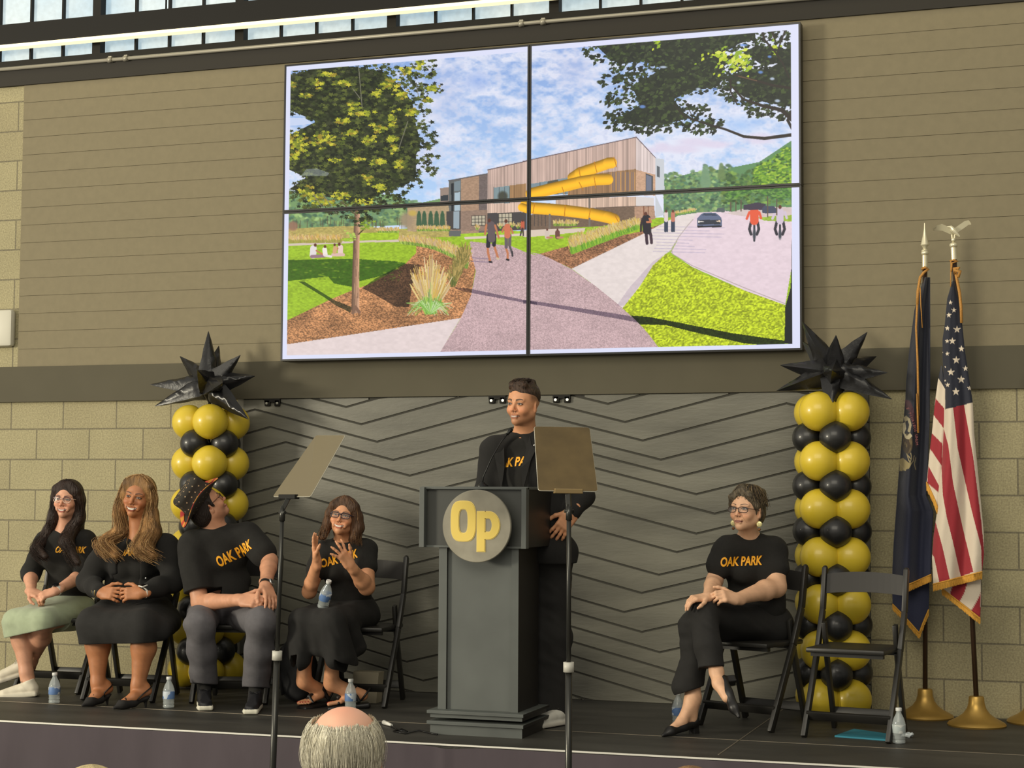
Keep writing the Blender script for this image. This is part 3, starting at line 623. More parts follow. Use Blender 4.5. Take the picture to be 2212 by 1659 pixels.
    mk = C.mask(crown, (slice(None), slice(None)))
    def inside(x, y):
        n = len(crown); c = False
        for i in range(n):
            x0, y0 = crown[i]; x1, y1 = crown[(i+1) % n]
            if (y0 <= y) != (y1 <= y) and x < (x1-x0)*(y-y0)/(y1-y0)+x0: c = not c
        return c
    core = Z1((95, 340), (330, 260), (640, 250), (900, 300), (1050, 420), (1150, 560), (1180, 750), (1220, 900), (1180, 1010), (1180, 1150), (1120, 1250), (900, 1330), (700, 1420), (400, 1360), (95, 1300), (240, 1200), (95, 1130), (95, 840), (330, 720), (95, 620))
    C.poly(core, (44, 50, 30), tex=lambda U, V, c: c*(.7+.7*vnoise(U/6, V/4, 91))[..., None])
    q = random.Random(11)
    dark = [(38, 46, 26), (54, 64, 32), (30, 36, 26), (70, 80, 40), (62, 66, 44)]
    for i in range(2600):
        x = q.uniform(622, 962); y = q.uniform(122, 500)
        if inside(x, y): leaf(x, y, q.uniform(3, 7), q.choice(dark+[(96, 104, 48), (84, 92, 44)]), q.uniform(0, 3))
    C.poly(Z1((330, 1120), (440, 1160), (420, 1185), (200, 1185), (240, 1130)), (206, 214, 236), .35); C.poly(Z1((95, 690), (230, 690), (300, 740), (95, 760)), (206, 214, 236), .8)
    clus = [(160, 900, 110, 110), (400, 880, 150, 80), (330, 395, 70, 40), (540, 395, 90, 30), (430, 325, 90, 22), (250, 505, 50, 24), (960, 400, 110, 60), (1060, 490, 70, 50), (640, 590, 90, 50), (720, 650, 110, 26), (560, 715, 80, 26), (1130, 640, 80, 40), (850, 780, 80, 40), (620, 820, 60, 30), (780, 880, 70, 50), (980, 870, 60, 24), (860, 1065, 90, 30), (1040, 1080, 80, 60), (480, 1050, 60, 18), (700, 1040, 60, 20), (250, 1310, 90, 50), (560, 1350, 90, 40), (760, 1210, 60, 40), (870, 1280, 50, 28), (740, 1400, 120, 36), (1090, 290, 60, 40), (840, 480, 50, 40), (1320, 440, 70, 26), (1280, 540, 40, 20), (120, 400, 40, 20), (330, 1370, 100, 40), (1210, 230, 40, 50), (980, 720, 50, 70), (1000, 960, 40, 40), (420, 1410, 130, 26), (150, 1010, 60, 30)]
    for cx, cy, rx, ry in clus:
        for j in range(int(12+rx*ry/240)):
            x = q.gauss(cx, rx*.42); y = q.gauss(cy, ry*.42); c = q.choice([(190, 188, 52), (160, 166, 48), (204, 196, 64), (128, 138, 44), (154, 136, 48), (96, 104, 42), (84, 96, 40)])
            leaf(*Z1((x, y))[0], q.uniform(3.2, 6.4), c, q.uniform(0, 3))
    for pts in (((690, 250), (720, 600)), ((1180, 400), (1200, 500)), ((1110, 720), (1030, 960)), ((400, 1480), (300, 1340)), ((640, 440), (700, 520)), ((500, 1500), (380, 1330))): C.line(Z1(*pts), .8, (130, 126, 110), .9)
    C.line(Z2((670, 180), (540, 60)), 1.2, (96, 84, 60)); C.line(Z2((690, 340), (740, 290)), 1.4, (80, 66, 40))
    for i in range(24): leaf(*Z2((q.gauss(765, 30), q.gauss(265, 22)))[0], q.uniform(2, 4), q.choice([(150, 176, 50), (120, 150, 44)]), q.uniform(0, 3))
    for i in range(18): leaf(*Z2((q.gauss(610, 26), q.gauss(350, 26)))[0], q.uniform(2, 4), q.choice([(180, 206, 90), (150, 190, 80)]), q.uniform(0, 3))
    for i in range(90): leaf(*Z2((q.uniform(560, 1090), q.uniform(-20, 60)+(q.random()**2)*120))[0], q.uniform(2, 4.5), q.choice(dark), q.uniform(0, 3))
    # crown of the tree hanging in from the right: pointed leaves
    def blade_leaf(x, y, L, a, c, w=.28):
        ca, sa = math.cos(a), math.sin(a); C.poly([(x, y), (x+L*.45*ca-L*w*sa, y+L*.45*sa+L*w*ca), (x+L*ca, y+L*sa), (x+L*.45*ca+L*w*sa, y+L*.45*sa-L*w*ca)], c)
    rc = [Z3((465, 240), (540, 230), (1800, 115), (1830, 120), (2090, 90), (2090, 760), (2030, 800), (1750, 800), (1740, 720), (1640, 690), (1560, 640), (1500, 600), (1420, 620), (1330, 650), (1330, 700), (1450, 700), (1470, 760), (1400, 800), (1560, 810), (1540, 900), (1260, 910), (1250, 880), (1080, 900), (940, 930), (880, 900), (780, 910), (640, 850), (620, 770), (760, 720), (860, 700), (620, 680), (580, 650), (680, 610), (780, 620), (700, 560), (590, 530), (640, 470), (780, 430), (680, 420), (640, 350), (560, 380), (480, 300))]
    corep = Z3((560, 240), (1800, 125), (1780, 190), (1640, 240), (1500, 330), (1560, 480), (1500, 560), (1280, 600), (1160, 660), (1240, 760), (1300, 800), (1060, 860), (880, 860), (700, 830), (900, 700), (840, 560), (980, 480), (1060, 420), (920, 360), (740, 390), (640, 320))
    C.poly(corep, (34, 42, 32)); C.poly(Z3((1560, 480), (1700, 440), (1900, 420), (2090, 300), (2090, 720), (1860, 680), (1700, 640), (1600, 560)), (36, 44, 34)); C.poly(Z3((1700, 300), (1800, 240), (2090, 280), (2090, 360), (1850, 400)), (36, 44, 34))
    rcp = rc[0]
    def ins2(x, y):
        n = len(rcp); c = False
        for i in range(n):
            x0, y0 = rcp[i]; x1, y1 = rcp[(i+1) % n]
            if (y0 <= y) != (y1 <= y) and x < (x1-x0)*(y-y0)/(y1-y0)+x0: c = not c
        return c
    holes = Z3((820, 390), (760, 590), (980, 440), (1350, 580), (1280, 650), (1660, 530), (1480, 580), (1900, 330), (1830, 450), (1960, 670), (1840, 690), (920, 715), (1700, 240), (1920, 500), (1080, 410))
    for i in range(3000):
        x = q.uniform(1258, 1716); y = q.uniform(52, 296)
        if not ins2(x, y): continue
        if min((x-hx)**2/2.2+(y-hy)**2 for hx, hy in holes) < 22: continue
        blade_leaf(x, y, q.uniform(8, 16), q.uniform(1.9, 3.6), q.choice([(32, 42, 30), (44, 56, 34), (28, 36, 30), (66, 82, 44), (40, 48, 36), (56, 66, 44)]))
    for hx, hy in holes: C.ell((hx, hy), (q.uniform(5, 11), q.uniform(3, 5)), (196, 210, 236) if q.random() < .6 else (110, 150, 226), .8, .5)
    for (bx, by, n, L) in ((1560, 300, 12, 18), (1660, 350, 12, 20), (1700, 300, 12, 20), (1640, 400, 10, 18), (1500, 420, 6, 14), (1440, 330, 6, 12), (1740, 380, 8, 18), (1980, 240, 8, 14), (1040, 210, 5, 14), (1690, 440, 6, 14)):
        for j in range(n):
            x, y = Z3((bx+q.gauss(0, 34), by+q.gauss(0, 26)))[0]; blade_leaf(x, y, q.uniform(L*.5, L), q.uniform(2.0, 3.2), q.choice([(196, 208, 60), (170, 190, 48), (140, 170, 44), (210, 220, 90)]))
    for pts, r0_, r1_ in (((( 1840, 110), (1860, 200), (1940, 290), (2000, 380), (2050, 490)), 2.4, 1.4), (((1910, 110), (1945, 210)), 2.6, 1.6), (((2030, 100), (1970, 260), (1960, 300)), 1.8, 1.6), (((1630, 470), (1780, 510), (1920, 550), (2050, 570)), 2.4, 3.), (((1610, 560), (1700, 660), (1850, 710), (1990, 740), (2080, 820)), 1.8, 5.), (((1160, 700), (1240, 790), (1420, 850), (1560, 890), (1700, 945), (1860, 960), (2090, 930)), 1.0, 3.8), (((1600, 500), (1600, 600), (1650, 700)), 2., 1.5), (((2080, 740), (2040, 820), (2085, 910)), 4., 2.5), (((1250, 680), (1300, 780)), .8, .8)):
        C.line(Z3(*pts), r0_, (46, 40, 36), 1, 1, r1_)
    C.line(Z3((1660, 480), (1800, 515)), 1., (120, 92, 66), .8); C.ell(Z3((2075, 780))[0], (3, 10), (200, 140, 100), .9, .4)
    # mid tree at the far right and the trunk along the right edge
    for i in range(500):
        x = q.uniform(1780, 2090); yt = 1060+abs(x-2000)*.6 if x < 2000 else 1030; y = q.uniform(yt, 1330); C.ell(Z3((x, y))[0], (q.uniform(3, 8), q.uniform(1.5, 3.5)), q.choice([(130, 170, 50), (80, 120, 46), (166, 196, 66), (56, 88, 44), (104, 150, 52)]), .9, .4, q.uniform(-.7, .2))
    C.poly(Z4((2070, 620), (2085, 600), (2090, 1300), (2015, 1290), (2020, 1010), (2062, 860)), (30, 34, 34))
    C.line(Z4((2078, 300), (2070, 620)), .8, (40, 46, 46), .8)
    # white slide border
    P_ = lambda x, z: tuple(float(a) for a in PX(np.array(x), np.array(TVY), np.array(z)))
    return C
TVc = bpy.data.materials.new
M_screen, N, L, P = new_mat('lit_display')
vc = N.new('ShaderNodeVertexColor'); vc.layer_name = 'Col'
P.inputs['Base Color'].default_value = (.01, .01, .012, 1); P.inputs['Roughness'].default_value = .25; P.inputs['Specular IOR Level'].default_value = .15
M_screen.cycles.emission_sampling = 'NONE'; L.new(vc.outputs[0], P.inputs['Emission Color']); P.inputs['Emission Strength'].default_value = 1.0
M_bezel = mat('black_bezel', (.006, .006, .006), .35)
gx = np.linspace(TVX0, TVX1, GW); gz = np.linspace(TVZ1, TVZ0, GH)
XX, ZZ = np.meshgrid(gx, gz)
CV = paint_slide(Canvas(XX, ZZ, TVY))
img = CV.I
# the slide's own white border, thick on the right and below
bl, br_, bt, bb = .030, .046, .030, .026
m = (XX < TVX0+bl+.012) | (XX > TVX1-br_-.012) | (ZZ > TVZ1-bt-.012) | (ZZ < TVZ0+bb+.012)
img[m] = (216, 219, 242)
lin = np.clip(S1(np.clip(img, 0, 255))*1.06, 0, 1.2)
HX = (3.395+3.397)/2+.003; HZ = ZZ.mean()
seam_z = 2.983
k = 0
for cx0, cx1, nm in ((TVX0, HX, 'left'), (HX, TVX1, 'right')):
    for cz0, cz1, nz_ in ((seam_z, TVZ1, 'upper'), (TVZ0, seam_z, 'lower')):
        g = .0125
        root = empty('display_panel', ((cx0+cx1)/2, TVY, cz0), label='%s %s black screen of the four joined into a video wall' % (nz_, nm), cat='screen', group='screens of the video wall')
        bm = bmesh.new(); box(bm, (cx0+.0015, TVY+.001, cz0+.0015), (cx1-.0015, TVY+.075, cz1-.0015))
        for a, b in (((cx0+.0015, cz0+.0015), (cx0+g, cz1-.0015)), ((cx1-g, cz0+.0015), (cx1-.0015, cz1-.0015)), ((cx0+g, cz0+.0015), (cx1-g, cz0+g)), ((cx0+g, cz1-g), (cx1-g, cz1-.0015))):
            box(bm, (a[0], TVY-.006, a[1]), (b[0], TVY+.001, b[1]))
        from_bm('bezel', bm, M_bezel, root, world=True)
        bm = bmesh.new(); box(bm, (cx0+.3, TVY+.075, cz0+.2), (cx1-.3, -.020, cz1-.2)); from_bm('wall_mount', bm, M_black, root, world=True)
        i0, i1 = np.searchsorted(gx, (cx0+g, cx1-g)); j0 = int(np.argmax(gz < cz1-g)); j1 = int(GH-np.argmax(gz[::-1] > cz0+g))
        sx, sz = gx[i0:i1].copy(), gz[j0:j1].copy(); sx[0] = cx0+g; sx[-1] = cx1-g; sz[0] = cz1-g; sz[-1] = cz0+g
        a, b = np.meshgrid(sx, sz); nn, mm_ = a.shape
        V = np.stack([a.ravel(), np.full(a.size, TVY), b.ravel()], -1)
        id_ = np.arange(nn*mm_).reshape(nn, mm_); F = np.stack([id_[:-1, :-1], id_[1:, :-1], id_[1:, 1:], id_[:-1, 1:]], -1).reshape(-1, 4)
        me = mesh_np('screen', V, F); o = link('screen', me, M_screen, root, False, world=True); set_vcol(me, lin[j0:j1, i0:i1].reshape(-1, 3))
# ================================================================== things on the stage
# ---- podium
M_pod = mat('slate_painted_wood', (.100, .110, .103), .5, noise=.12, nscale=5)
M_podin = mat('podium_recess', (.055, .058, .053), .4)
M_disc = mat('brushed_pewter_disc', (.30, .28, .22), .45, .35, noise=.22, nscale=9)
M_oply = mat('yellow_letter_face', (.80, .60, .13), .5)
M_opedge = mat('gold_letter_edge', (.78, .62, .20), .4)
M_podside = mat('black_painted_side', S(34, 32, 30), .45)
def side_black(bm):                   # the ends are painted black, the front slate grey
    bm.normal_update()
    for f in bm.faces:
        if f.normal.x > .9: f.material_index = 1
pod = empty('podium', (3.62, -1.5, 0), label='tall slate grey podium with a round lettered sign, before the standing man', cat='podium')
bm = bmesh.new(); box(bm, (3.408, -1.575, .118), (3.838, -1.26, .945), bev=.002)
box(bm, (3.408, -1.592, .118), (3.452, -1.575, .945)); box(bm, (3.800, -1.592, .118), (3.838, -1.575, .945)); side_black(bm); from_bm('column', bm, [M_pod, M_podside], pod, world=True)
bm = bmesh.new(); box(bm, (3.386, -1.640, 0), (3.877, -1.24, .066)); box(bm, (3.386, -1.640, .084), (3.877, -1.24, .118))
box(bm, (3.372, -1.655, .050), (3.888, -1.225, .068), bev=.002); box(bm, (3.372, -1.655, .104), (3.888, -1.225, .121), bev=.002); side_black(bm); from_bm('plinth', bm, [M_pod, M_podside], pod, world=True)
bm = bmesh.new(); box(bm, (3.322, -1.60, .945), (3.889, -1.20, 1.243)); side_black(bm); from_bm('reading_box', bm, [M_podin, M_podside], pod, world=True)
bm = bmesh.new(); box(bm, (3.318, -1.645, .940), (3.345, -1.60, 1.246), bev=.0015); box(bm, (3.868, -1.645, .940), (3.894, -1.60, 1.246), bev=.0015); box(bm, (3.318, -1.62, 1.236), (3.894, -1.20, 1.250), bev=.002); box(bm, (3.345, -1.61, .940), (3.868, -1.60, .950)); from_bm('front_frame', bm, M_pod, pod, world=True)
sign = empty('round_sign', (3.643, -1.70, 1.052)); sign.parent = pod; sign.matrix_basis = world_of(pod).inverted() @ Matrix.Translation((3.643, -1.662, 1.052))
bm = bmesh.new()
Mx = Matrix.Rotation(math.pi/2, 4, 'X')
lathe(bm, [(.178, 0), (.183, .003), (.183, .017), (.180, .020)], seg=72, M=Mx)
dd = from_bm('disc', bm, M_disc, sign, smooth=True)
def ring_pts(cx, cz, rx, rz, n=40, e=2.6):
    return [(cx+rx*math.copysign(abs(math.cos(a))**(2/e), math.cos(a)), cz+rz*math.copysign(abs(math.sin(a))**(2/e), math.sin(a))) for a in [2*math.pi*i/n for i in range(n)]]
def plate(bm, outer, inner, y0, y1, mi=0):   # outer ring with a hole, both same count
    n = len(outer); R4 = [[bm.verts.new((x, y, z)) for x, z in pl] for pl in (outer, inner) for y in (y0, y1)]
    o0, o1, i0, i1 = R4
    for k in range(n):
        j = (k+1) % n
        for q in ((o0[k], o0[j], i0[j], i0[k]), (o1[j], o1[k], i1[k], i1[j]), (o0[j], o0[k], o1[k], o1[j]), (i0[k], i0[j], i1[j], i1[k])):
            f = bm.faces.new(q); f.material_index = mi
for gr_, y0, y1, m_ in ((.004, -.020, -.0225, M_opedge), (0., -.0225, -.026, M_oply)):
    bm = bmesh.new()
    plate(bm, ring_pts(-.069, .024, .065+gr_, .100+gr_, e=3.2), ring_pts(-.069, .024, .026-gr_, .062-gr_, e=3), y0, y1)
    bmesh.ops.recalc_face_normals(bm, faces=bm.faces[:]); from_bm('letter_o', bm, m_, sign)
    bm = bmesh.new()
    # p: stem with a bowl
    g = gr_
    prism(bm, [(.006-g, -.126-g), (.046+g, -.126-g), (.046+g, .072+g), (.006-g, .072+g)], y0, y1)
    n = 14
    bo = [(.046, .072+g)]+[(.068+(.056+g)*math.cos(a), .004+(.068+g)*math.sin(a)) for a in [math.pi/2-math.pi*i/n for i in range(n+1)]]+[(.046, -.064-g)]
    bi = [(.046, .040-g)]+[(.066+(.020-g)*math.cos(a), .005+(.036-g)*math.sin(a)) for a in [math.pi/2-math.pi*i/n for i in range(n+1)]]+[(.046, -.030+g)]
    for k in range(len(bo)-1):
        vs = [[bm.verts.new((x, y, z)) for x, z in (bo[k], bo[k+1], bi[k+1], bi[k])] for y in (y0, y1)]
        bm.faces.new(vs[0]); bm.faces.new(vs[1][::-1])
        for a in range(4): bm.faces.new((vs[0][a], vs[1][a], vs[1][(a+1) % 4], vs[0][(a+1) % 4]))
    bmesh.ops.recalc_face_normals(bm, faces=bm.faces[:]); from_bm('letter_p', bm, m_, sign)

# ---- gooseneck microphone on the podium
M_mic = mat('black_microphone_metal', (.012, .012, .012), .35, .4)
b0 = A(1042, 1052, -1.42); b0[2] = 1.250
pts = [b0, A(1044, 1030, -1.42), A(1062, 990, -1.43), A(1082, 955, -1.42), A(1096, 938, -1.40), A(1102, 930, -1.38)]
t = empty('microphone', tuple(b0), label='thin black gooseneck microphone standing on the podium top', cat='microphone')
bm = bmesh.new(); lathe(bm, [(.032, 0), (.032, .006), (.016, .016), (.011, .024)], b0); from_bm('base', bm, M_mic, t, smooth=True, world=True)
bm = bmesh.new(); tube(bm, pts[:-1], .0034, 8); from_bm('gooseneck', bm, M_mic, t, world=True)
bm = bmesh.new(); d = Vector(pts[-1])-Vector(pts[-2]); d.normalize(); p5 = Vector(pts[-2]); tube(bm, [p5, p5+d*.02, p5+d*.028, p5+d*.04, p5+d*.046], [.0075, .0085, .013, .0125, .005], 12); from_bm('capsule', bm, M_mic, t, world=True)

# ---- teleprompters standing before the stage
M_gl, N, L, P = new_mat('brown_reflection_glass')
gn = N.new('ShaderNodeTexNoise'); gn.inputs['Scale'].default_value = 9; gn.inputs['Detail'].default_value = 6; gc = N.new('ShaderNodeTexCoord'); L.new(gc.outputs['Object'], gn.inputs[0]); gr_ = N.new('ShaderNodeValToRGB'); gr_.color_ramp.elements[0].position = .3; gr_.color_ramp.elements[0].color = (.14, .098, .042, 1); gr_.color_ramp.elements[1].position = .7; gr_.color_ramp.elements[1].color = (.20, .140, .058, 1); L.new(gn.outputs[0], gr_.inputs[0]); L.new(gr_.outputs[0], P.inputs['Base Color'])
P.inputs['Base Color'].default_value = (.17, .118, .050, 1); P.inputs['Roughness'].default_value = .20; P.inputs['Metallic'].default_value = .35; P.inputs['Alpha'].default_value = .93; P.inputs['Specular IOR Level'].default_value = .7  # mottled brown base colour stands in for what the glass mirrors
M_gl2, N, L, P = new_mat('reflective_prompter_glass')
P.inputs['Base Color'].default_value = (.215, .175, .098, 1); P.inputs['Roughness'].default_value = .25; P.inputs['Metallic'].default_value = .25; P.inputs['Alpha'].default_value = .96; P.inputs['Specular IOR Level'].default_value = .7  # paler mirrored tone put into the base colour of the left glass
M_glrim = mat('glass_edge', (.46, .44, .36), .3)
M_pole = mat('satin_stand_pole', (.055, .055, .05), .3, .7)
M_collar = mat('pale_collar', (.55, .54, .48), .45)
M_brass = mat('brass_fitting', (.42, .30, .14), .3, .8)
def prompter(label, base, top, glass, gmat, collz):
    base, top = Vector(base), Vector(top); d = (top-base).normalized()
    t = empty('teleprompter', tuple(base), label=label, cat='teleprompter')
    at = lambda z: base+d*((z-base.z)/d.z)
    bm = bmesh.new(); tube(bm, [at(-.54), at(collz)], .0155, 14); from_bm('lower_pole', bm, M_pole, t, world=True)
    bm = bmesh.new(); tube(bm, [at(collz), at(top.z-.03)], .0105, 12); tube(bm, [at(collz-.20), at(collz)], .0125, 12); from_bm('upper_pole', bm, M_pole, t, world=True)
    bm = bmesh.new(); tube(bm, [at(collz-.022), at(collz+.022)], .024, 14); from_bm('collar', bm, M_collar, t, world=True)
    bm = bmesh.new(); lathe(bm, [(.17, 0), (.17, .01), (.03, .03), (.02, .06)], (base.x-d.x/d.z*.0, base.y, -.60)); from_bm('foot_plate', bm, M_pole, t, smooth=True, world=True)
    g = [Vector(p) for p in glass]                     # bottom left, bottom right, top right, top left
    n = (g[1]-g[0]).cross(g[3]-g[0]).normalized()*.0025
    # rounded corners
    poly = []
    for i in range(4):
        p, a, b = g[i], (g[i-1]-g[i]).normalized()*.014, (g[(i+1) % 4]-g[i]).normalized()*.014
        for k in range(5):
            s = k/4; poly.append(p+a*(1-s)**2+b*s**2)
    bm = bmesh.new(); f0 = [bm.verts.new(p-n) for p in poly]; f1 = [bm.verts.new(p+n) for p in poly]; bm.faces.new(f0); bm.faces.new(f1[::-1])
    for i in range(len(poly)): bm.faces.new((f0[i], f1[i], f1[(i+1) % len(poly)], f0[(i+1) % len(poly)]))
    bmesh.ops.recalc_face_normals(bm, faces=bm.faces[:]); gl = from_bm('glass', bm, gmat, t, world=True)
    bm = bmesh.new(); tube(bm, poly+[poly[0]], .0022, 6); from_bm('glass_rim', bm, M_glrim, t, world=True)
    mid = (g[0]+g[1])/2; ax = (g[1]-g[0]).normalized(); cm = mid-ax*(.022 if gmat is M_gl2 else 0)
    bm = bmesh.new(); beam(bm, cm-ax*.066, cm+ax*.066, .030, .022, bev=.003); from_bm('cradle', bm, M_black if gmat is M_gl2 else M_brass, t, world=True)
    mid = mid-ax*(.022 if gmat is M_gl2 else 0); bm = bmesh.new(); beam(bm, at(top.z-.045), mid-Vector((0, 0, .004)), .018, .022, bev=.002); tube(bm, [at(top.z-.06)-ax*.022, at(top.z-.06)+ax*.022], .008, 10); tube(bm, [at(top.z-.10), at(top.z-.04)], .014, 12); from_bm('tilt_bracket', bm, M_pole, t, world=True)
    return t
gL = [A(590, 1073, -2.33), A(671, 1073, -2.47), A(746, 941, -2.22), A(683, 941, -2.08)]
gR = [A(1163, 1060, -2.47), A(1291, 1062, -2.33), A(1273, 924, -2.08), A(1154, 922, -2.22)]
prompter('teleprompter glass on a thin stand, tilted, left of the podium', A(588, 1700, -2.4), A(611, 1080, -2.4), gL, M_gl2, A(598, 1416, -2.4)[2])
prompter('teleprompter with upright brown glass standing in front of the man at the podium', A(1228, 1700, -2.4), A(1229, 1075, -2.4), gR, M_gl, A(1230, 1441, -2.4)[2])

# ---- balloons
def balloon_mat(name, col, rough):
    m, N, L, P = new_mat(name); P.inputs['Base Color'].default_value = (*col, 1); P.inputs['Roughness'].default_value = rough; P.inputs['Coat Weight'].default_value = .25; P.inputs['Coat Roughness'].default_value = .12
    P.inputs['Subsurface Weight'].default_value = .0; return m
M_yb = balloon_mat('mustard_latex', (.70, .52, .035), .36); M_bb = balloon_mat('black_latex', (.012, .012, .012), .42)
def balloon_mesh(m, r):
    bm = bmesh.new(); ball(bm, (0, 0, 0), 1, 28)
    for v in bm.verts:                                # pear shape drawn out to the knot at -x
        x = v.co.x
        if x < -.25:
            k = (-x-.25)/.75; v.co.y *= 1-.42*k**1.6; v.co.z *= 1-.42*k**1.6; v.co.x -= .30*k**2.2
        v.co *= r
    me = bpy.data.meshes.new('balloon'); bm.to_mesh(me); bm.free(); me.materials.append(m); me.shade_smooth(); return me
def knot_mesh(m, r):
    bm = bmesh.new(); tube(bm, [(0, 0, 0), (-.012, 0, 0), (-.020, 0, 0)], [.006, .004, .011], 8); me = bpy.data.meshes.new('knot'); bm.to_mesh(me); bm.free(); me.materials.append(m); return me
bal = {}
for kk, m_, r in (('y', M_yb, .110), ('b', M_bb, .088)): bal[kk] = (balloon_mesh(m_, r), knot_mesh(m_, r), r)
places = {}
def put_balloon(kind, c, r_out, ang, z, label, group):
    me, kn, r = bal[kind]
    o = bpy.data.objects.new('yellow_balloon' if kind == 'y' else 'black_balloon', me); COL.objects.link(o)
    o.location = (c[0]+r_out*math.cos(ang), c[1]+r_out*math.sin(ang), z); o.rotation_euler = (0, 0, ang)
    k = bpy.data.objects.new('knot', kn); COL.objects.link(k); k.parent = o; k.location = (-r*1.30, 0, 0)
    tag(o, label, 'balloon', group); return o
def column(cx, cy, rows, ay, ab, side, rot_y=0):
    views = {0: 'front', 1: 'right', 2: 'back', 3: 'left'}
    ny = len(rows)
    for i, (kind, z) in enumerate(rows):
        base = ay if kind == 'y' else ab
        ro = (.132 if side == 'left' else .118) if kind == 'y' else .130
        hgt = 'topmost' if i == 0 else ('lowest' if i == ny-1 else ('%s' % ['', 'second', 'third', 'fourth', 'fifth', 'sixth', 'seventh', 'eighth', 'ninth', 'tenth', 'eleventh', 'twelfth', 'thirteenth', 'fourteenth'][i]))
        for q in range(4):
            a = base+q*math.pi/2
            # direction seen from the hall
            dx, dy = math.cos(a), math.sin(a); fr = -(dy*CF[1]+dx*CF[0]); rt = dx*CR[0]+dy*CR[1]
            if abs(fr) > .8: w_ = 'front' if fr > 0 else 'back'
            elif abs(rt) > .8: w_ = 'right side' if rt > 0 else 'left side'
            else: w_ = ('front' if fr > 0 else 'back')+(' right' if rt > 0 else ' left')
            if w_ == 'back': continue                     # hidden behind the column
            put_balloon(kind, (cx, cy), ro, a, z, '%s balloon at the %s of the %s ring of the %s column' % ('yellow' if kind == 'y' else 'black', w_, hgt, side), 'balloons of the %s column' % side)
cl = A(452, 930, -.27); cr_ = A(1798, 1200, -.27)
cf = math.atan2(-CF[1], -CF[0])                      # direction towards the hall
rowsL = []
for i in range(7):
    rowsL.append(('y', 1.648-i*.2555)); rowsL.append(('b', 1.648-i*.2555-.135))
rowsL = rowsL[:13]
column(cl[0]+.012, cl[1], rowsL, cf+math.radians(8), cf+math.radians(8+42), 'left')
ysR = [889, 996, 1099, 1203, 1305, 1404, 1510]; ybR = [945, 1050, 1148, 1251, 1352, 1456]
rowsR = []
for i in range(7):
    rowsR.append(('y', A(1795, ysR[i], -.34)[2]))
    if i < 6: rowsR.append(('b', A(1795, ybR[i], -.36)[2]))
column(cr_[0], cr_[1], rowsR, cf+math.radians(45), cf+math.radians(-2), 'right')
# the pole inside each column with its round base plate
for nm, c, zt in (('left', cl, 1.84), ('right', cr_, 1.84)):
    t = empty('balloon_stand', (c[0], c[1], 0), label='thin black pole inside the %s balloon column' % nm, cat='stand')
    bm = bmesh.new(); tube(bm, [(c[0], c[1], .01), (c[0], c[1], zt)], .010, 10); from_bm('pole', bm, M_black, t, world=True)
    bm = bmesh.new(); lathe(bm, [(.12, .002), (.12, .010), (.02, .014)], (c[0], c[1], 0)); from_bm('base_plate', bm, M_black, t, world=True)
# ---- foil star bursts
M_foil, N, L, P = new_mat('black_foil')
P.inputs['Base Color'].default_value = (.012, .012, .013, 1); P.inputs['Metallic'].default_value = .0; P.inputs['Roughness'].default_value = .34; P.inputs['Specular IOR Level'].default_value = .35; P.inputs['Coat Weight'].default_value = .12; P.inputs['Coat Roughness'].default_value = .15
tc = N.new('ShaderNodeTexCoord'); nn = N.new('ShaderNodeTexNoise'); nn.inputs['Scale'].default_value = 34; nn.inputs['Detail'].default_value = 3; L.new(tc.outputs['Object'], nn.inputs[0])
bb_ = N.new('ShaderNodeBump'); bb_.inputs['Strength'].default_value = .2; bb_.inputs['Distance'].default_value = .01; L.new(nn.outputs[0], bb_.inputs['Height']); L.new(bb_.outputs[0], P.inputs['Normal'])
def starburst(cpx, Y, tips, label, seed):
    c = Vector(A(*cpx, Y)); t = empty('foil_starburst', tuple(c), label=label, cat='balloon')
    q = random.Random(seed)
    for (u, v, dy) in tips:
        tip = Vector(A(u, v, Y+dy)); d = tip-c; Ln = d.length; d.normalize(); w = .052
        a = d.orthogonal().normalized(); b = d.cross(a); rot = q.uniform(0, 1)
        bm = bmesh.new(); nseg, nr = 10, 12; rings = []
        for i in range(nr+1):
            s = i/nr; r = w*(min(1, (s+.02)*5.5)**.6)*(1-s)**.86*1.5 if s < 1 else .0015
            r = max(r, .0015); ring = []
            for k in range(nseg):
                an = 2*math.pi*k/nseg+rot; flat = 1.0+.24*math.cos(4*(an-rot))+.05*math.sin(17*s+3*k)
                ring.append(bm.verts.new(c+d*(Ln*s)+(a*math.cos(an)+b*math.sin(an))*r*flat))
            rings.append(ring)
        for i in range(nr):
            for k in range(nseg): bm.faces.new((rings[i][k], rings[i][(k+1) % nseg], rings[i+1][(k+1) % nseg], rings[i+1][k]))
        bm.faces.new(rings[0][::-1]); bm.faces.new(rings[-1])
        from_bm('spike', bm, M_foil, t, smooth=True, world=True, sharp=60)
Zs = lambda x, y: (300+x/3.317, 700+y/3.317)
starburst(Zs(505, 440), -.30, [(*Zs(498, 52), .02), (*Zs(573, 156), .14), (*Zs(728, 222), .05), (*Zs(832, 372), .02), (*Zs(785, 682), -.14), (*Zs(115, 588), -.05), (*Zs(80, 434), .03), (*Zs(294, 231), .10), (*Zs(420, 330), -.26), (*Zs(600, 420), -.28), (*Zs(500, 560), .05), (*Zs(470, 480), .22)], 'black foil starburst balloon topping the left balloon column', 3)
Zs = lambda x, y: (1660+x/6.913, 690+y/6.913)
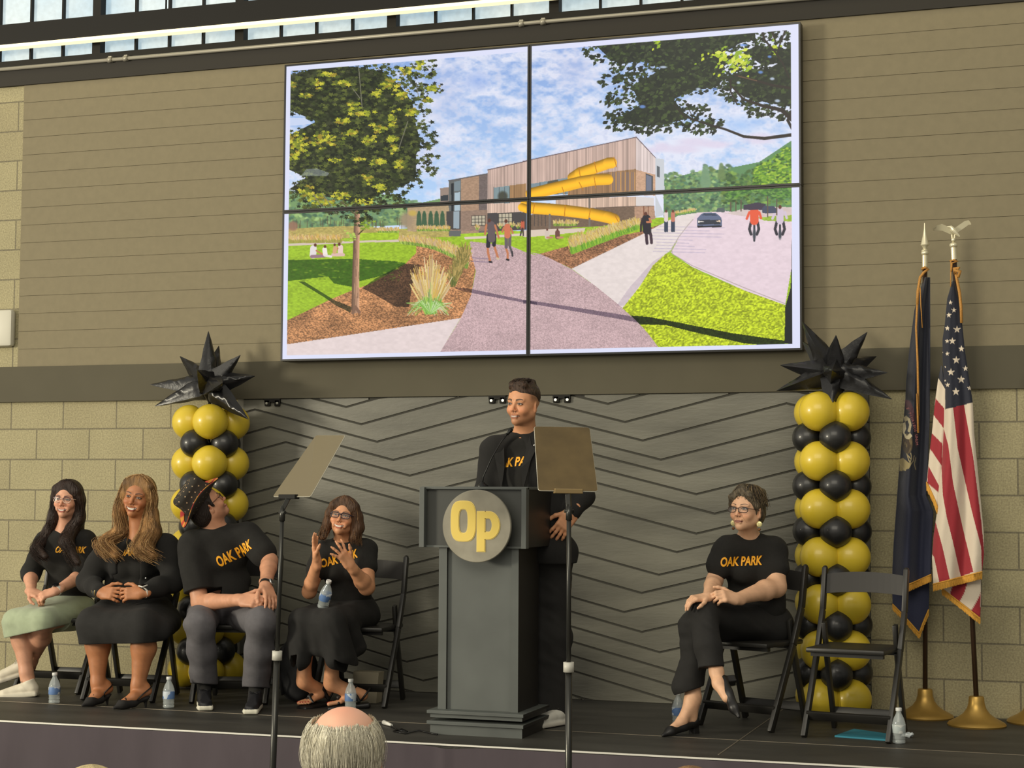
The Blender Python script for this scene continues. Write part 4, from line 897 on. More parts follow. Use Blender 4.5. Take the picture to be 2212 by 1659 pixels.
starburst(Zs(980, 800), -.30, [(*Zs(1008, 236), -.10), (*Zs(1475, 190), .04), (*Zs(1612, 552), .14), (*Zs(1775, 795), -.04), (*Zs(1840, 1190), -.06), (*Zs(912, 1400), -.15), (*Zs(120, 1068), -.04), (*Zs(180, 684), .0), (*Zs(500, 30), .03), (*Zs(512, 335), .14), (*Zs(950, 760), -.27), (*Zs(1000, 900), .22)], 'black foil starburst balloon topping the right balloon column', 4)

# ---- folding chairs
M_chair = mat('black_resin', (.016, .015, .013), .42)
M_chairb = mat('black_resin_back', (.020, .018, .016), .55)
def make_chair():
    t = empty('folding_chair')
    w = .215
    for s in (-1, 1):                     # long rail: back top to front foot; front is -y
        bm = bmesh.new(); pts = [(s*w, .150, .835), (s*w, .105, .62), (s*w, .015, .43), (s*w, -.225, .0)]
        for a, b in zip(pts[:-1], pts[1:]): beam(bm, a, b, .024, .042, up=(0, 1, 0), bev=.004)
        ball(bm, (s*w, .150, .833), (.013, .021, .014), 10); from_bm('side_rail', bm, M_chair, t, smooth=True)
        bm = bmesh.new(); pts = [(s*(w-.030), -.06, .60-.03), (s*(w-.030), .00, .45), (s*(w-.030), .175, .0)]
        pts = [(s*(w-.030), .03, .56), (s*(w-.030), .06, .42), (s*(w-.030), .20, .0)]
        for a, b in zip(pts[:-1], pts[1:]): beam(bm, a, b, .022, .040, up=(0, 1, 0), bev=.004)
        from_bm('rear_leg', bm, M_chair, t, smooth=True)
    bm = bmesh.new(); n = 12
    for i in range(n):
        x0, x1 = -w+.012+(2*w-.024)*i/n, -w+.012+(2*w-.024)*(i+1)/n; k = lambda x: (1-(x/w)**2)
        v = [bm.verts.new(p) for p in ((x0, .140+.02*k(x0), .700+.012*k(x0)), (x1, .140+.02*k(x1), .700+.012*k(x1)), (x1, .160+.02*k(x1), .800+.016*k(x1)), (x0, .160+.02*k(x0), .800+.016*k(x0)))]
        u = [bm.verts.new(p.co+Vector((0, -.018, .002))) for p in v]
        bm.faces.new(v); bm.faces.new(u[::-1])
        for a in range(4): bm.faces.new((v[a], u[a], u[(a+1) % 4], v[(a+1) % 4]))
    bmesh.ops.remove_doubles(bm, verts=bm.verts, dist=1e-5); bmesh.ops.recalc_face_normals(bm, faces=bm.faces[:])
    from_bm('backrest', bm, M_chairb, t)
    bm = bmesh.new(); box(bm, (-w+.014, -.235, .425), (w-.014, .150, .450), bev=.008); from_bm('seat', bm, M_chair, t, smooth=True)
    bm = bmesh.new(); box(bm, (-w+.03, -.20, .405), (w-.03, -.17, .426)); box(bm, (-w+.03, .05, .405), (w-.03, .08, .426)); from_bm('seat_support', bm, M_chair, t)
    bm = bmesh.new(); beam(bm, (-w, -.174, .105), (w, -.174, .105), .018, .045, up=(0, -.5, 1), bev=.003); from_bm('front_rung', bm, M_chair, t, smooth=True)
    bm = bmesh.new(); beam(bm, (-w+.03, .172, .09), (w-.03, .172, .09), .018, .045, up=(0, .3, 1), bev=.003); from_bm('rear_rung', bm, M_chair, t, smooth=True)
    return t
ch0 = make_chair()
chairs = [
    (5.435, -.905, math.radians(-9), 'empty black folding chair in front of the right balloon column'),
    (4.875, -.70, math.radians(-20), 'black folding chair under the seated woman right of the podium'),
    (2.55, -.60, math.radians(4), 'black folding chair under the clapping woman left of the podium'),
    (1.82, -.74, math.radians(14), 'black folding chair under the man in the star hat'),
    (1.20, -.86, math.radians(6), 'black folding chair under the blonde woman in the blazer'),
    (.60, -.66, math.radians(2), 'black folding chair under the woman in the mint skirt')]
for i, (x, y, rz, lb) in enumerate(chairs):
    o = ch0 if i == 0 else copy_tree(ch0)
    o.location = (x, y, 0.002); o.rotation_euler = (0, 0, rz); tag(o, lb, 'chair', 'black folding chairs on the stage')

# ---- flag poles, bases, finials
M_wood = mat('dark_brown_pole', (.050, .028, .018), .35, noise=.2, nscale=30, stretch=(1, 1, .1))
M_gold = mat('antique_gold', (.48, .30, .075), .38, .65, noise=.1, nscale=14)
M_chrome = mat('pale_gold_finial', (.82, .76, .54), .25, .45)
M_fringe = mat('gold_fringe', (.72, .36, .045), .7, noise=.3, nscale=120, bump=.6, bscale=160, stretch=(3, 3, .4))
M_cord = mat('gold_cord', (.50, .24, .05), .7, noise=.3, nscale=200)
basep = [(.150, 0), (.153, .008), (.146, .018), (.128, .028), (.100, .042), (.070, .064), (.050, .092), (.042, .120), (.040, .148), (.036, .156), (.020, .158)]
def flagpole(label, foot, top, finial):
    foot, top = Vector(foot), Vector(top)
    t = empty('flag_stand', tuple(foot), label=label, cat='flag stand')
    bm = bmesh.new(); lathe(bm, basep, foot, 40); from_bm('base', bm, M_gold, t, smooth=True, world=True)
    d = (top-foot).normalized(); bm = bmesh.new(); tube(bm, [foot+Vector((0, 0, .12)), top], .0135, 14); from_bm('pole', bm, M_wood, t, world=True)
    bm = bmesh.new(); tube(bm, [top-d*.01, top+d*.055], .016, 14); ball(bm, top+d*.068, (.022, .022, .016), 14)
    if finial == 'spear':
        lathe(bm, [(.010, .0), (.018, .012), (.020, .022), (.010, .030), (.013, .042), (.024, .052), (.020, .066), (.012, .10), (.005, .14), (.003, .175)], top+d*.06, 18)
    if finial == 'eagle':
        p = top+d*.085
        ball(bm, p+Vector((0, 0, .012)), (.012, .012, .012), 10); tube(bm, [p+Vector((-.004, 0, .01)), p+Vector((-.008, 0, .040))], .005, 6); tube(bm, [p+Vector((.006, 0, .01)), p+Vector((.008, 0, .040))], .005, 6)
        tube(bm, [p+Vector((.034, 0, .028)), p+Vector((.014, 0, .048)), p+Vector((-.002, 0, .066)), p+Vector((-.012, -.004, .082)), p+Vector((-.030, -.006, .084))], [.004, .012, .016, .009, .003], 10)
        for s, q in ((-1, [(-.004, .066), (-.030, .082), (-.058, .096), (-.086, .088), (-.106, .074)]), (1, [(.004, .070), (.030, .088), (.060, .108), (.080, .112), (.092, .096)])):
            r0 = [bm.verts.new(p+Vector((x, .006*s, z+.004))) for x, z in q]; r1 = [bm.verts.new(p+Vector((x, .014, z-(.030 if i in (1, 2) else .020 if i else .026)*(1 if i < 4 else .2)))) for i, (x, z) in enumerate(q)]
            r2 = [bm.verts.new(v.co+Vector((0, .006, 0))) for v in r0]; r3 = [bm.verts.new(v.co+Vector((0, .005, 0))) for v in r1]
            for i in range(4):
                bm.faces.new((r0[i], r0[i+1], r1[i+1], r1[i])); bm.faces.new((r2[i+1], r2[i], r3[i], r3[i+1])); bm.faces.new((r0[i+1], r0[i], r2[i], r2[i+1])); bm.faces.new((r1[i], r1[i+1], r3[i+1], r3[i]))
            bm.faces.new((r0[4], r2[4], r3[4], r1[4]))
    from_bm('finial', bm, M_chrome, t, smooth=True, world=True)
    return t
f1, f2 = G(1999, 1550), G(2110, 1568)
top1, top2 = A(1998, 573, -.19), A(2061, 557, -.42)
flagpole('brass-based flag stand holding the dark navy flag', f1, top1, 'spear')
flagpole('brass-based flag stand with an eagle finial holding the striped flag', f2, top2, 'eagle')
f3 = G(2238, 1562); tt = f3.copy(); tt[2] = 2.5
flagpole('brass flag stand base rim cut off by the right edge of the photo', f3, (f3[0]+.10, f3[1], 2.5), 'spear')

# ---- draped flags. Each sheet is laid out by its left and right edge; folds run down the cloth
M_flag = mat('flag_satin', (1, 1, 1), .75, vcol=True, bump=.12, bscale=90, sheen=.2)
def interp(tab, v):
    tab = np.array(tab, float); return np.interp(v, tab[:, 0], tab[:, 1])
def sheet(name, parent, vtop, vbot, left, right, Y, fold, paint, nu=70, nv=260, botfn=None, fringe=None):
    V = []; px = []
    for j in range(nv+1):
        for i in range(nu+1):
            s = i/nu; vt = vtop(s) if callable(vtop) else vtop; vb = vbot(s) if callable(vbot) else vbot
            v = vt+(vb-vt)*j/nv; l, r = interp(left, v), interp(right, v); u = l+(r-l)*s
            y = Y(s, j/nv)+fold(s, j/nv); V.append(A(u, v, y)); px.append((u, v))
    V = np.array(V); px = np.array(px); F = []
    for j in range(nv):
        for i in range(nu): q = j*(nu+1)+i; F.append((q, q+nu+1, q+nu+2, q+1))
    me = mesh_np(name, V, F); o = link(name, me, M_flag, parent, world=True); set_vcol(me, paint(px[:, 0], px[:, 1]))
    so = o.modifiers.new('thickness', 'SOLIDIFY'); so.thickness = .0015
    if fringe:
        # fringe hanging from the bottom edge between s0 and s1 (pixel length fl)
        s0, s1, fl = fringe; bm = bmesh.new(); row = [V[nv*(nu+1)+i] for i in range(nu+1) if s0 <= i/nu <= s1]
        pr_ = None; q = random.Random(5)
        n = len(row); m_ = n*5
        pts = [np.array([np.interp(k/(m_-1)*(n-1), range(n), [r[a] for r in row]) for a in range(3)]) for k in range(m_)]
        for k, p in enumerate(pts):
            l_ = fl*q.uniform(.82, 1.06); a = Vector(p)+Vector((0, -.003, .006)); b = a+Vector((q.uniform(-.002, .002), -.001, -l_))
            tube(bm, [a, (a+b)/2, b], [.0022, .003, .0012], 4, cap=False)
        tube(bm, [Vector(p)+Vector((0, -.004, .002)) for p in pts[::2]], .0045, 5)
        from_bm('fringe', bm, M_fringe, parent, world=True)
    return o
NAVY = np.array(S(24, 28, 44)); NAVY2 = np.array(S(28, 34, 62)); RED = np.array(S(150, 30, 42)); WHT = np.array(S(214, 200, 180))
W2z = lambda x, y: (1900+x/2.9625, 800+y/2.9625)
W3z = lambda x, y: (1960+x/3.95, 480+y/3.95)
star_px = [(*W3z(368, 685), 5.4), (*W3z(398, 750), 6), (*W3z(354, 793), 6), (*W3z(342, 905), 6), (*W3z(424, 915), 8.6), (*W3z(340, 1015), 5), (*W3z(384, 1014), 8), (*W3z(461, 1080), 7.5), (*W3z(340, 1122), 5), (*W3z(290, 1115), 4), (*W3z(418, 1176), 9), (*W3z(497, 1248), 6.5), (*W3z(280, 1218), 4), (*W3z(372, 1280), 8.5), (*W3z(326, 1235), 2.6), (*W3z(460, 1342), 9), (*W3z(343, 1388), 5.5), (*W3z(322, 1352), 2.4), (*W3z(531, 1416), 5.5), (*W3z(414, 1446), 9)]
def inpoly(U, V, pts):
    m = np.zeros(U.shape, bool)
    for i in range(len(pts)):
        x0, y0 = pts[i]; x1, y1 = pts[(i+1) % len(pts)]
        if y0 == y1: continue
        m ^= ((y0 <= V) != (y1 <= V)) & (U < (x1-x0)*(V-y0)/(y1-y0)+x0)
    return m
def starmask(U, V, cx, cy, r):
    pts = [(cx+(r if j % 2 == 0 else r*.40)*math.sin(math.pi*j/5), cy-(r if j % 2 == 0 else r*.40)*math.cos(math.pi*j/5)) for j in range(10)]
    return inpoly(U, V, pts)
def paint_front(U, V):
    c = np.tile(WHT, (len(U), 1))
    reds = [[(470, 235), (540, 220), (600, 560), (655, 1000), (672, 1200), (655, 1300), (650, 1130), (590, 900), (500, 500)],
            [(400, 330), (440, 480), (470, 720), (530, 1000), (600, 1290), (520, 1320), (470, 1100), (430, 940), (405, 800), (395, 600)],
            [(355, 960), (400, 1120), (450, 1340), (385, 1370), (350, 1200), (335, 1170), (340, 1060)]]
    for r in reds: c[inpoly(U, V, [W2z(*p) for p in r])] = RED
    cant = [W2z(300, -1000), W2z(640, -1000), W2z(597, 206), W2z(420, 250), W2z(420, 120), W2z(380, 60), W2z(355, -20)]
    m = inpoly(U, V, cant); c[m] = NAVY
    for x, y, r in star_px:
        k = m & starmask(U, V, x, y, r); c[k] = WHT*1.1
    return c
def paint_left(U, V):
    c = np.tile(WHT, (len(U), 1))
    for r in ([(358, 180), (420, 250), (410, 370), (345, 285)], [(332, 400), (402, 470), (398, 615), (322, 500)], [(312, 610), (382, 740), (375, 780), (305, 720)]):
        c[inpoly(U, V, [W2z(*p) for p in r])] = RED
    c[inpoly(U, V, [W2z(355, -60), W2z(440, -60), W2z(440, 130), W2z(420, 118), W2z(376, 50), W2z(362, 0)])] = NAVY
    return c
def paint_under(U, V):
    c = np.tile(WHT, (len(U), 1))
    for r in ([(465, 1380), (565, 1350), (540, 1430), (500, 1500), (440, 1470)], [(650, 1420), (645, 1600), (575, 1550), (610, 1500)]):
        c[inpoly(U, V, [W2z(*p) for p in r])] = RED
    return c
us = empty('striped_flag', tuple(top2), label='furled red and white striped flag with white stars on navy and gold fringe', cat='flag')
bx = lambda pts: [(800+y/2.9625, 1900+x/2.9625) for x, y in pts]
tx = lambda pts: [(480+y/3.95, 1960+x/3.95) for x, y in pts]
fr_left = tx([(385, 500), (340, 650), (318, 880), (300, 1000), (285, 1120), (268, 1240)])[:4]+tx([(300, 1150), (315, 1400)])+bx([(410, 380), (398, 600), (372, 800), (368, 900), (345, 1060), (335, 1200), (345, 1400), (400, 1440)])
fr_right = tx([(400, 500), (432, 650), (470, 880), (490, 1080), (520, 1280), (550, 1480)])+bx([(598, 220), (606, 400), (625, 600), (645, 800), (668, 1050), (668, 1180), (655, 1300), (650, 1400)])
def us_bot(s): return 800+(1372-80*s)/2.9625
sheet('front_fold', us, 480+500/3.95, us_bot, fr_left, fr_right, lambda s, t: -.445-.045*t, lambda s, t: .030*t*math.sin(s*7.5+2.2+t*1.2)+.008*t*math.sin(s*17+4*t)+.05*(2*abs(s-.5))**3*(.3+.7*t), paint_front, 150, 420, fringe=(0, 1, .040))
lf_left = bx([(392, -30), (374, 60), (355, 200), (335, 400), (318, 540), (308, 650), (300, 730)]); lf_right = bx([(400, -30), (425, 120), (420, 250), (412, 400), (400, 600), (392, 700), (372, 880)])
sheet('side_fold', us, 800-30/2.9625, lambda s: 800+(720+165*s)/2.9625, lf_left, lf_right, lambda s, t: -.415-.02*t, lambda s, t: .012*math.sin(s*5+1)+.03*(1-s), paint_left, 30, 160, fringe=(0, 1, .042))
un_left = bx([(1330, 0), (345, 1330), (400, 1420), (500, 1500), (600, 1600)]); un_left = [(800+1330/2.9625, 1900+395/2.9625), (800+1420/2.9625, 1900+400/2.9625), (800+1600/2.9625, 1900+400/2.9625)]
un_right = bx([(648, 1330), (650, 1450), (644, 1600)])
sheet('under_fold', us, 800+1340/2.9625, lambda s: 800+(1400+190*s)/2.9625, un_left, un_right, lambda s, t: -.425, lambda s, t: .012*math.sin(s*6), paint_under, 40, 60, fringe=(0, 1, .036))
# the second, dark flag with its seal in the fold
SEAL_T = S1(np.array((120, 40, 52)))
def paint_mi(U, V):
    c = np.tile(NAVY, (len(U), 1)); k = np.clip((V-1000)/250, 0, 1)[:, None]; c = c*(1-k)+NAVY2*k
    P_ = lambda pts: [W2z(*p) for p in pts]
    def disc(cx, cy, rx, ry, col):
        x, y = W2z(cx, cy); m = ((U-x)/(rx/2.9625))**2+((V-y)/(ry/2.9625))**2 < 1; c[m] = S(*col)
    # ribbon
    rib = P_([(165, 190), (195, 195), (215, 240), (238, 320), (248, 400), (245, 470), (236, 500), (228, 470), (225, 400), (212, 330), (190, 260), (165, 240)])
    c[inpoly(U, V, rib)] = S(64, 30, 44)
    disc(180, 470, 34, 66, (70, 60, 44)); disc(180, 470, 30, 58, (92, 78, 56)); disc(172, 480, 22, 50, (58, 46, 34))
    for i in range(10):
        disc(158+i*5, 430+((i*37) % 60), 4, 12, (112, 96, 66) if i % 2 else (66, 50, 38))
    c[inpoly(U, V, P_([(155, 300), (170, 290), (195, 310), (205, 350), (195, 400), (178, 390), (190, 350), (180, 320), (160, 330)]))] = S(170, 160, 130)
    c[inpoly(U, V, P_([(148, 340), (165, 330), (170, 370), (160, 400), (175, 420), (195, 400), (210, 420), (190, 440), (165, 435), (150, 400)]))] = S(186, 176, 146)
    c[inpoly(U, V, P_([(130, 570), (150, 560), (185, 590), (205, 600), (190, 625), (160, 640), (128, 645)]))] = S(150, 136, 96)
    for pts in (((175, 535), (185, 570), (200, 600)), ((200, 530), (205, 560), (196, 590)), ((222, 545), (215, 580), (200, 600)), ((232, 560), (222, 600), (232, 635)), ((182, 545), (198, 565)), ((130, 600), (165, 640))):
        for (x0, y0), (x1, y1) in zip(pts[:-1], pts[1:]):
            a, b = W2z(x0, y0), W2z(x1, y1); dx, dy = b[0]-a[0], b[1]-a[1]; tt = np.clip(((U-a[0])*dx+(V-a[1])*dy)/(dx*dx+dy*dy), 0, 1)
            c[np.hypot(U-a[0]-tt*dx, V-a[1]-tt*dy) < 1.0] = S(160, 146, 110)
    return c
mi = empty('navy_flag', tuple(top1), label='furled dark navy flag with a half hidden seal, left of the striped flag', cat='flag')
lm = tx([(140, 470), (60, 750), (20, 1060), (-10, 1350)])+bx([(165, 180), (140, 470), (122, 660), (105, 900), (90, 1100), (82, 1260), (80, 1370)])
rm = tx([(195, 470), (196, 900), (196, 1400)])+bx([(322, 120), (322, 300), (310, 600), (300, 800), (345, 900), (335, 1100), (330, 1320)])
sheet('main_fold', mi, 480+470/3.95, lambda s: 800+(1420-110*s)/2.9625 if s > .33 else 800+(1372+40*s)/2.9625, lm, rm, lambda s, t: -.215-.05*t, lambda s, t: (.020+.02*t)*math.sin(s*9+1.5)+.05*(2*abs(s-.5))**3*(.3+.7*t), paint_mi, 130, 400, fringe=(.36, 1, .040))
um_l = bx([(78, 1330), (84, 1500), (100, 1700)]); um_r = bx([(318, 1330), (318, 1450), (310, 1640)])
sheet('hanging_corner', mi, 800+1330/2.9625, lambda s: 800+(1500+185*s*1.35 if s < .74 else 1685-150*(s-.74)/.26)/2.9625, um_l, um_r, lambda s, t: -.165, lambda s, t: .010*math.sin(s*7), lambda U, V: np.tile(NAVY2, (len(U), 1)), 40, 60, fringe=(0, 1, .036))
def letters_on(parent, text, pts, size, col_mat, Yf, name='lettering'):
    for ch, (u, v, ang) in zip(text, pts):
        if ch == ' ': continue
        me = text_mesh(ch, size, extrude=.0004); o = link('letter', me, col_mat, parent, False)
        Mx = Matrix.Translation(Vector(A(u, v, Yf))) @ Matrix.Rotation(-ang, 4, 'Y') @ Matrix.Rotation(math.pi/2, 4, 'X')
        o.matrix_basis = world_of(parent).inverted() @ Mx
M_ribtxt = mat('ribbon_lettering', S(140, 84, 84), .8)
txt = 'E PLURIBUS UNUM'
cv = [W2z(180, 245), W2z(203, 300), W2z(222, 355), W2z(234, 410), W2z(238, 470)]
def along(cv, s):
    s *= len(cv)-1; i = min(int(s), len(cv)-2); f = s-i; a, b = cv[i], cv[i+1]; return a[0]+(b[0]-a[0])*f, a[1]+(b[1]-a[1])*f, math.atan2(b[1]-a[1], b[0]-a[0])
letters_on(mi, txt, [(*along(cv, i/(len(txt)-1))[:2], -along(cv, i/(len(txt)-1))[2]) for i in range(len(txt))], .020, M_ribtxt, -.278)
# cords and top ties
def cord(parent, pts, r=.004):
    bm = bmesh.new(); tube(bm, [A(*p) for p in pts], r, 7); from_bm('cord', bm, M_cord, parent, world=True)
T3 = lambda x, y, Y: (*W3z(x, y), Y)
cord(mi, [T3(125, 400, -.20), T3(150, 385, -.22), T3(178, 400, -.20), T3(140, 430, -.22), T3(110, 470, -.22), T3(90, 590, -.24), T3(85, 700, -.25)], .008)
cord(mi, [T3(85, 690, -.25), T3(75, 900, -.262), T3(88, 1200, -.27), T3(95, 1650, -.285), (*W2z(240, 150), -.295), (*W2z(248, 400), -.30)], .006)
cord(mi, [T3(110, 560, -.24), T3(115, 700, -.245), T3(128, 900, -.25)], .003)
cord(us, [T3(365, 330, -.43), T3(400, 322, -.45), T3(432, 330, -.43), T3(380, 350, -.45), T3(376, 420, -.45)], .005)
cord(us, [T3(372, 330, -.44), T3(370, 550, -.45)], .003)
cord(us, [T3(390, 400, -.45), T3(440, 390, -.45), T3(410, 430, -.46), T3(425, 500, -.46), T3(445, 600, -.462), T3(458, 720, -.465), T3(462, 860, -.47)], .008)
cord(us, [T3(410, 440, -.46), T3(395, 410, -.47), T3(450, 420, -.46), T3(430, 470, -.46)], .010)

# ---- small things
M_cap = mat('white_bottle_cap', (.75, .76, .74), .4); M_water, N, L, P = new_mat('clear_plastic_water')
P.inputs['Base Color'].default_value = (.62, .68, .68, 1); P.inputs['Roughness'].default_value = .08; P.inputs['Alpha'].default_value = .42; P.inputs['Specular IOR Level'].default_value = .8
def label_mat(name, c1, c2):
    m, N, L, P = new_mat(name); tc = N.new('ShaderNodeTexCoord'); n = N.new('ShaderNodeTexNoise'); n.inputs['Scale'].default_value = 22; L.new(tc.outputs['Object'], n.inputs[0])
    cr = N.new('ShaderNodeValToRGB'); cr.color_ramp.interpolation = 'CONSTANT'; cr.color_ramp.elements[0].color = (*c1, 1); cr.color_ramp.elements[1].color = (*c2, 1); cr.color_ramp.elements[1].position = .52; L.new(n.outputs[0], cr.inputs[0]); L.new(cr.outputs[0], P.inputs['Base Color']); P.inputs['Roughness'].default_value = .5; return m
M_lbl = label_mat('blue_white_label', S(96, 128, 178), S(196, 206, 216)); M_lblw = label_mat('pale_label', S(176, 186, 186), S(206, 210, 206))
bprof = [(.026, 0), (.031, .004), (.032, .012), (.029, .020), (.032, .028), (.030, .036), (.032, .044), (.032, .100), (.030, .108), (.024, .126), (.0135, .146), (.0125, .152), (.0125, .160)]
def make_bottle():
    t = empty('water_bottle')
    bm = bmesh.new(); lathe(bm, bprof, seg=24); from_bm('bottle_body', bm, M_water, t, smooth=True)
    bm = bmesh.new(); lathe(bm, [(.0330, .052), (.0333, .053), (.0333, .092), (.0330, .093)], seg=24); from_bm('paper_label', bm, M_lbl, t, smooth=True)
    bm = bmesh.new(); lathe(bm, [(.0145, .158), (.0152, .159), (.0152, .172), (.0145, .174)], seg=16); from_bm('cap', bm, M_cap, t, smooth=True)
    return t
b_ = make_bottle()
spots = [((117, 1519), 'water bottle on the stage floor by the white sneakers of the leftmost woman'), ((364, 1529), 'blue labelled water bottle on the floor between the slingback heels and black sneakers'), ((757, 1534), 'water bottle on the floor behind the bald head, beside the sandals'), ((1465, 1566), 'water bottle on the floor behind the pump of the woman at right'), ((1942, 1606), 'pale labelled water bottle beside the empty folding chair')]
for i, ((u, v), lb) in enumerate(spots):
    o = b_ if i == 0 else copy_tree(b_); g = G(u, v); o.location = (g[0], g[1], .0); o.rotation_euler = (0, 0, i*1.3); tag(o, lb, 'bottle', 'water bottles on the stage')
    if i == 4:
        for c in o.children:
            if c.name.startswith('paper_label'): c.data = c.data.copy(); c.data.materials[0] = M_lblw
lapb = copy_tree(b_)
# the teal folder and a crumpled white napkin
M_teal = mat('teal_card', S(40, 128, 150), .6)
g = [G(1803, 1592), G(1920, 1601), G(1918, 1588), G(1845, 1580)]
bm = bmesh.new(); a = [bm.verts.new((p[0], p[1], .0)) for p in g]; b = [bm.verts.new((p[0], p[1], .008+(.006 if i == 3 else 0))) for i, p in enumerate(g)]
bm.faces.new(a); bm.faces.new(b[::-1])
for i in range(4): bm.faces.new((a[i], b[i], b[(i+1) % 4], a[(i+1) % 4]))
bmesh.ops.recalc_face_normals(bm, faces=bm.faces[:]); tag(from_bm('folder', bm, M_teal), 'flat teal folder lying under the empty folding chair', 'folder')
bm = bmesh.new(); c = G(1958, 1596); ball(bm, (c[0], c[1]+.05, .012), (.032, .022, .012), 12); 
for v in bm.verts: v.co.z = max(.001, v.co.z+.010*math.sin(v.co.x*160)*math.sin(v.co.y*130))
tag(from_bm('napkin', bm, mat('crumpled_white_paper', (.62, .68, .70), .8), smooth=True), 'crumpled white napkin on the floor behind the rightmost water bottle', 'napkin')
# cable with a white plug
t = empty('cable', tuple(G(905, 1590)), label='thin black cable with a white plug lying on the stage left of the podium', cat='cable')
bm = bmesh.new(); pts = [G(845, 1571), G(862, 1580), G(880, 1583), G(868, 1577), G(850, 1582), G(875, 1587), G(905, 1580), G(925, 1585), G(945, 1589)]; tube(bm, [(p[0], p[1], .006) for p in pts], .004, 6); from_bm('cord', bm, M_mic, t, world=True)
bm = bmesh.new(); a, b = G(829, 1566), G(846, 1571); tube(bm, [(a[0], a[1], .014), (b[0], b[1], .010)], [.012, .007], 10); from_bm('plug', bm, mat('white_plastic', (.75, .74, .68), .35), t, world=True)
# backpack behind the clapping woman's chair
M_bag = mat('black_nylon', (.022, .022, .024), .7, noise=.4, nscale=10, bump=.5, bscale=14)
c = Vector(G(640, 1538)); c.y = -.72; c.x = float(A(640, 1500, -.72)[0])
bm = bmesh.new(); ball(bm, (c.x, c.y, .19), (.115, .085, .19), 24)
for v in bm.verts:
    v.co.x = c.x+(v.co.x-c.x)*(1.15-.5*max(0, (v.co.z-.2))); v.co.y += .010*math.sin(v.co.z*40+v.co.x*30); v.co.z = max(.002, v.co.z)
bag = empty('backpack', (c.x, c.y, 0), label='slumped black backpack on the floor beside the chair of the clapping woman', cat='bag')
from_bm('bag_body', bm, M_bag, bag, smooth=True, world=True, sharp=80)
bm = bmesh.new(); tube(bm, [(c.x-.05, c.y-.07, .32), (c.x-.06, c.y-.11, .24), (c.x-.05, c.y-.12, .14), (c.x-.04, c.y-.09, .05)], .010, 8, flat=.4); from_bm('strap', bm, M_bag, bag, world=True)
# tan paper bag behind chair legs
bm = bmesh.new(); a0 = A(775, 1530, -.62); box(bm, (a0[0]-.06, -.60, .0), (a0[0]+.10, -.52, .175)); 
for v in bm.verts:
    if v.co.z > .1: v.co.y += .015; v.co.x += .008
tag(from_bm('paper_bag', bm, mat('beige_paper', (.36, .32, .23), .9)), 'small beige paper bag standing behind the chair of the clapping woman', 'bag')
# white wall antenna at the left edge
M_wp = mat('white_wall_box', (.62, .60, .50), .5)
a, b = A(27, 668, -.05), A(27, 748, -.05)
bm = bmesh.new(); box(bm, (a[0]-.24, -.06, b[2]), (a[0], -.001, a[2]), bev=.022); tag(from_bm('wall_speaker', bm, M_wp, smooth=True), 'white rounded wall box mounted on the blocks at the far left', 'wall box')
# double spot brackets under the band
M_spot = mat('lit_lens', (.9, .86, .7), emit=(1, .95, .78), estr=.8); M_spotd = mat('dim_lens', (.35, .34, .28), .4)
for (u, v, s, m_, lb) in ((588, 868, 1, M_spotd, 'small black bracket with two round lenses near the left balloon column'), (1074, 862, 1, M_spot, 'small black bracket with two round white lenses left of the speaking man'), (1213, 861, 1, M_spot, 'small black bracket with two round white lenses right of the speaking man')):
    c = A(u, v, -.03); t = empty('lens_bracket', (c[0], -.03, c[2]), label=lb, cat='light bracket')
    x0, z0 = float(c[0]), 1.807
    bm = bmesh.new(); box(bm, (x0-.055, -.034, z0-.022), (x0+.055, -.018, z0))
    for sx in (-1, 1): box(bm, (x0+sx*.034-.021, -.034, z0-.048), (x0+sx*.034+.021, -.018, z0-.005), bev=.007)
    from_bm('bracket', bm, M_black, t, world=True, smooth=True)
    for sx in (-1, 1):
        bm = bmesh.new(); ball(bm, (x0+sx*.037, -.035, z0-.030), (.0085, .006, .0085), 14); from_bm('lens', bm, m_, t, world=True)
